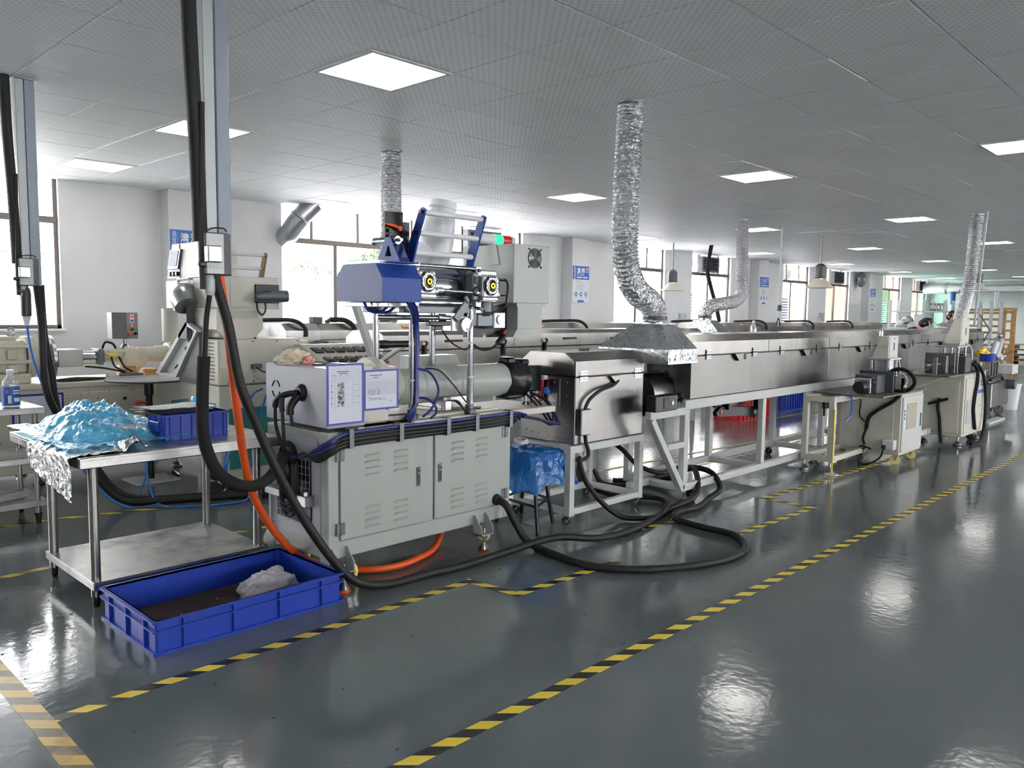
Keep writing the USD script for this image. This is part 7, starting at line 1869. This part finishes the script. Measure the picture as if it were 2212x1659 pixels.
part(t, 'hub', MB().cyl((26.65, 9.77, 2.60), (26.65, 9.80, 2.60), .06, n=14), 'pale_channel')
part(t, 'wall_bracket', MB().box(26.62, 9.92, 2.55, 26.68, 10.06, 2.65), 'iron_grey')
for k, (x, z, lab) in enumerate(((16.05, 1.29, 'grey electrical box with cable on the wall left of the louvred cooler'), (23.9, 1.36, 'small grey electrical box on the wall between the far windows'))):
    t = thing('electrical_box', lab, 'electrical box', (x, 10.0, z))
    part(t, 'box', MB().box(x, 9.98, z - .1, x + .24, 10.05, z + .14, .006), 'pale_channel')
    part(t, 'socket', MB().box(x - .12, 9.99, z - .16, x - .02, 10.05, z + .0, .006), 'white_plastic')
    part(t, 'conduit', MB().cyl((x - .05, 10.03, .1), (x - .05, 10.03, z - .15), .015, n=8), 'trim_white')

# people: one continuous body each (hull chain), clothes and hair as children
def hull_chain(bones, ref, smooth_it=6):
    parts_ = []
    for (a, ra), (b2, rb) in bones:
        s1 = m3.Manifold.sphere(ra, 14).translate(tuple(map(float, a)))
        s2 = m3.Manifold.sphere(rb, 14).translate(tuple(map(float, b2)))
        parts_.append(m3.Manifold.batch_hull([s1, s2]))
    m = m3.Manifold.batch_boolean(parts_, m3.OpType.Add).refine_to_length(ref)
    q = m.to_mesh()
    tm_ = trimesh.Trimesh(q.vert_properties[:, :3], q.tri_verts, process=True)
    trimesh.smoothing.filter_taubin(tm_, iterations=smooth_it)
    return MB().add(tm_.vertices, tm_.faces)
def person(x, y, label, lean, hgt, shirt, face, arms_z, name='person'):
    t = thing(name, label, 'person', (x, y, 0))
    fx = np.array([math.cos(face), math.sin(face), 0])
    sx = np.array([-fx[1], fx[0], 0])
    o = np.array([x, y, 0.0])
    s = hgt / 1.7
    up = _unit(np.array([0, 0, 1.0]) * math.cos(lean) + fx * math.sin(lean))
    hip = o + [0, 0, .88 * s] - fx * .10 * math.sin(lean)
    chest = hip + up * .36 * s
    neck = hip + up * .52 * s
    hd = _unit(up * .75 + fx * .5 + np.array([0, 0, .25]))
    head = neck + hd * .17 * s
    bones = []
    for e in (-1, 1):
        h = hip + sx * e * .09 * s
        k = o + sx * e * .10 * s + fx * .04 + [0, 0, .48 * s]
        a = o + sx * e * .10 * s + [0, 0, .09 * s]
        bones += [((h, .085 * s), (k, .06 * s)), ((k, .058 * s), (a, .042 * s)), ((a - [0, 0, .045 * s], .04 * s), (a + fx * .14 * s - [0, 0, .05 * s], .032 * s))]
    bones += [((hip, .12 * s), (hip + up * .18 * s, .115 * s))]
    for e in (-1, 1):
        bones += [((hip + up * .15 * s + sx * e * .05, .10 * s), (chest + sx * e * .09 * s, .10 * s)), ((chest + sx * e * .08 * s, .09 * s), (neck + sx * e * .12 * s - up * .06 * s, .06 * s))]
    bones += [((neck - up * .05 * s, .06 * s), (neck + hd * .05 * s, .05 * s)), ((head - hd * .03 * s, .075 * s), (head + hd * .05 * s, .085 * s)), ((head - hd * .06 * s + fx * .03, .05 * s), (head + fx * .045 * s, .055 * s))]
    arms = []
    for e in (-1, 1):
        sh = neck + sx * e * .17 * s - up * .07 * s
        el = sh + fx * .13 * s + sx * e * .05 * s - np.array([0, 0, .25 * s])
        wr = el + fx * .22 * s - sx * e * .06 * s + [0, 0, .04 * s]
        arms += [((sh, .052 * s), (el, .042 * s))]
        bones += [((sh, .05 * s), (el, .04 * s)), ((el, .038 * s), (wr, .027 * s)), ((wr, .026 * s), (wr + fx * .06 * s, .030 * s))]
        for f_ in range(4):
            b0 = wr + fx * .075 * s + sx * (f_ - 1.5) * .017 * s
            bones += [((b0, .0095), (b0 + fx * (.045 - .006 * abs(f_ - 1.5)) * s - [0, 0, .018], .0085))]
        bones += [((wr + fx * .03 * s - sx * e * .02, .011), (wr + fx * .07 * s - sx * e * .045 * s, .009))]
    ears = [((head + sx * e * .075 * s - hd * .005, .016), (head + sx * e * .078 * s - hd * .025, .012)) for e in (-1, 1)]
    nose = [((head + fx * .092 * s - hd * .005, .012), (head + fx * .108 * s - hd * .03 * s, .014))]
    body = part(t, 'body', hull_chain(bones + ears + nose, .03, 5), 'skin', 60)
    ey = MB()
    for e in (-1, 1):
        ey.ball(head + fx * .088 * s + sx * e * .03 * s + hd * .012 * s, .010, 1)
    part(body, 'eyes', ey, 'black_plastic')
    part(body, 'mouth', MB().ball(head + fx * .082 * s - hd * .06 * s, .012, 1, (.5, 1.4, .4)), 'red_cover')
    part(body, 'hair', hull_chain([((head + hd * .045 * s - fx * .015, .094 * s), (head - hd * .02 * s - fx * .035 * s, .088 * s)), ((head + hd * .075 * s + fx * .02 * s, .07 * s), (head + hd * .06 * s - fx * .03, .085 * s))], .03, 3), 'hair_black', 60)
    sh_ = [((hip - up * .02 * s, .135 * s), (hip + up * .18 * s, .13 * s))]
    for e in (-1, 1):
        sh_ += [((hip + up * .13 * s + sx * e * .05, .115 * s), (chest + sx * e * .10 * s, .113 * s)), ((chest + sx * e * .09 * s, .102 * s), (neck + sx * e * .13 * s - up * .07 * s, .072 * s))]
    sh_ += [((a, ra + .014 * s), (b2, rb + .014 * s)) for (a, ra), (b2, rb) in arms]
    part(body, 'shirt', hull_chain(sh_, .035, 5), shirt, 60)
    tr_ = []
    for e in (-1, 1):
        h = hip + sx * e * .085 * s
        k = o + sx * e * .10 * s + fx * .04 + [0, 0, .48 * s]
        a = o + sx * e * .10 * s + [0, 0, .10 * s]
        tr_ += [((h, .10 * s), (k, .076 * s)), ((k, .076 * s), (a, .062 * s))]
    part(body, 'trousers', hull_chain(tr_, .04, 4), 'trousers', 60)
    shoes = MB()
    for e in (-1, 1):
        a = o + sx * e * .10 * s
        shoes.obox(a + fx * .05 * s + [0, 0, .035], (.26 * s, .09 * s, .07), (fx, sx, (0, 0, 1)), .02)
    part(body, 'shoes', shoes, 'black_plastic')
person(18.6, 5.12, 'person with short dark hair in a light grey shirt standing beyond the long oven', .22, 1.60, 'grey_cloth', -2.0, 1.0)
person(17.9, 5.75, 'person in a dark navy jacket bending forward beyond the long oven', .85, 1.66, 'navy_cloth', -1.35, 1.0)
wb = thing('work_bench', 'low white bench between the two people and the long oven', 'bench', (18.5, 4.7, 0))
part(wb, 'top', MB().box(17.6, 4.40, .78, 19.6, 4.86, .81), 'white_paint')
for x in (17.65, 19.5):
    for y in (4.44, 4.80):
        part(wb, 'leg', MB().box(x, y, 0, x + .05, y + .05, .78), 'white_paint')
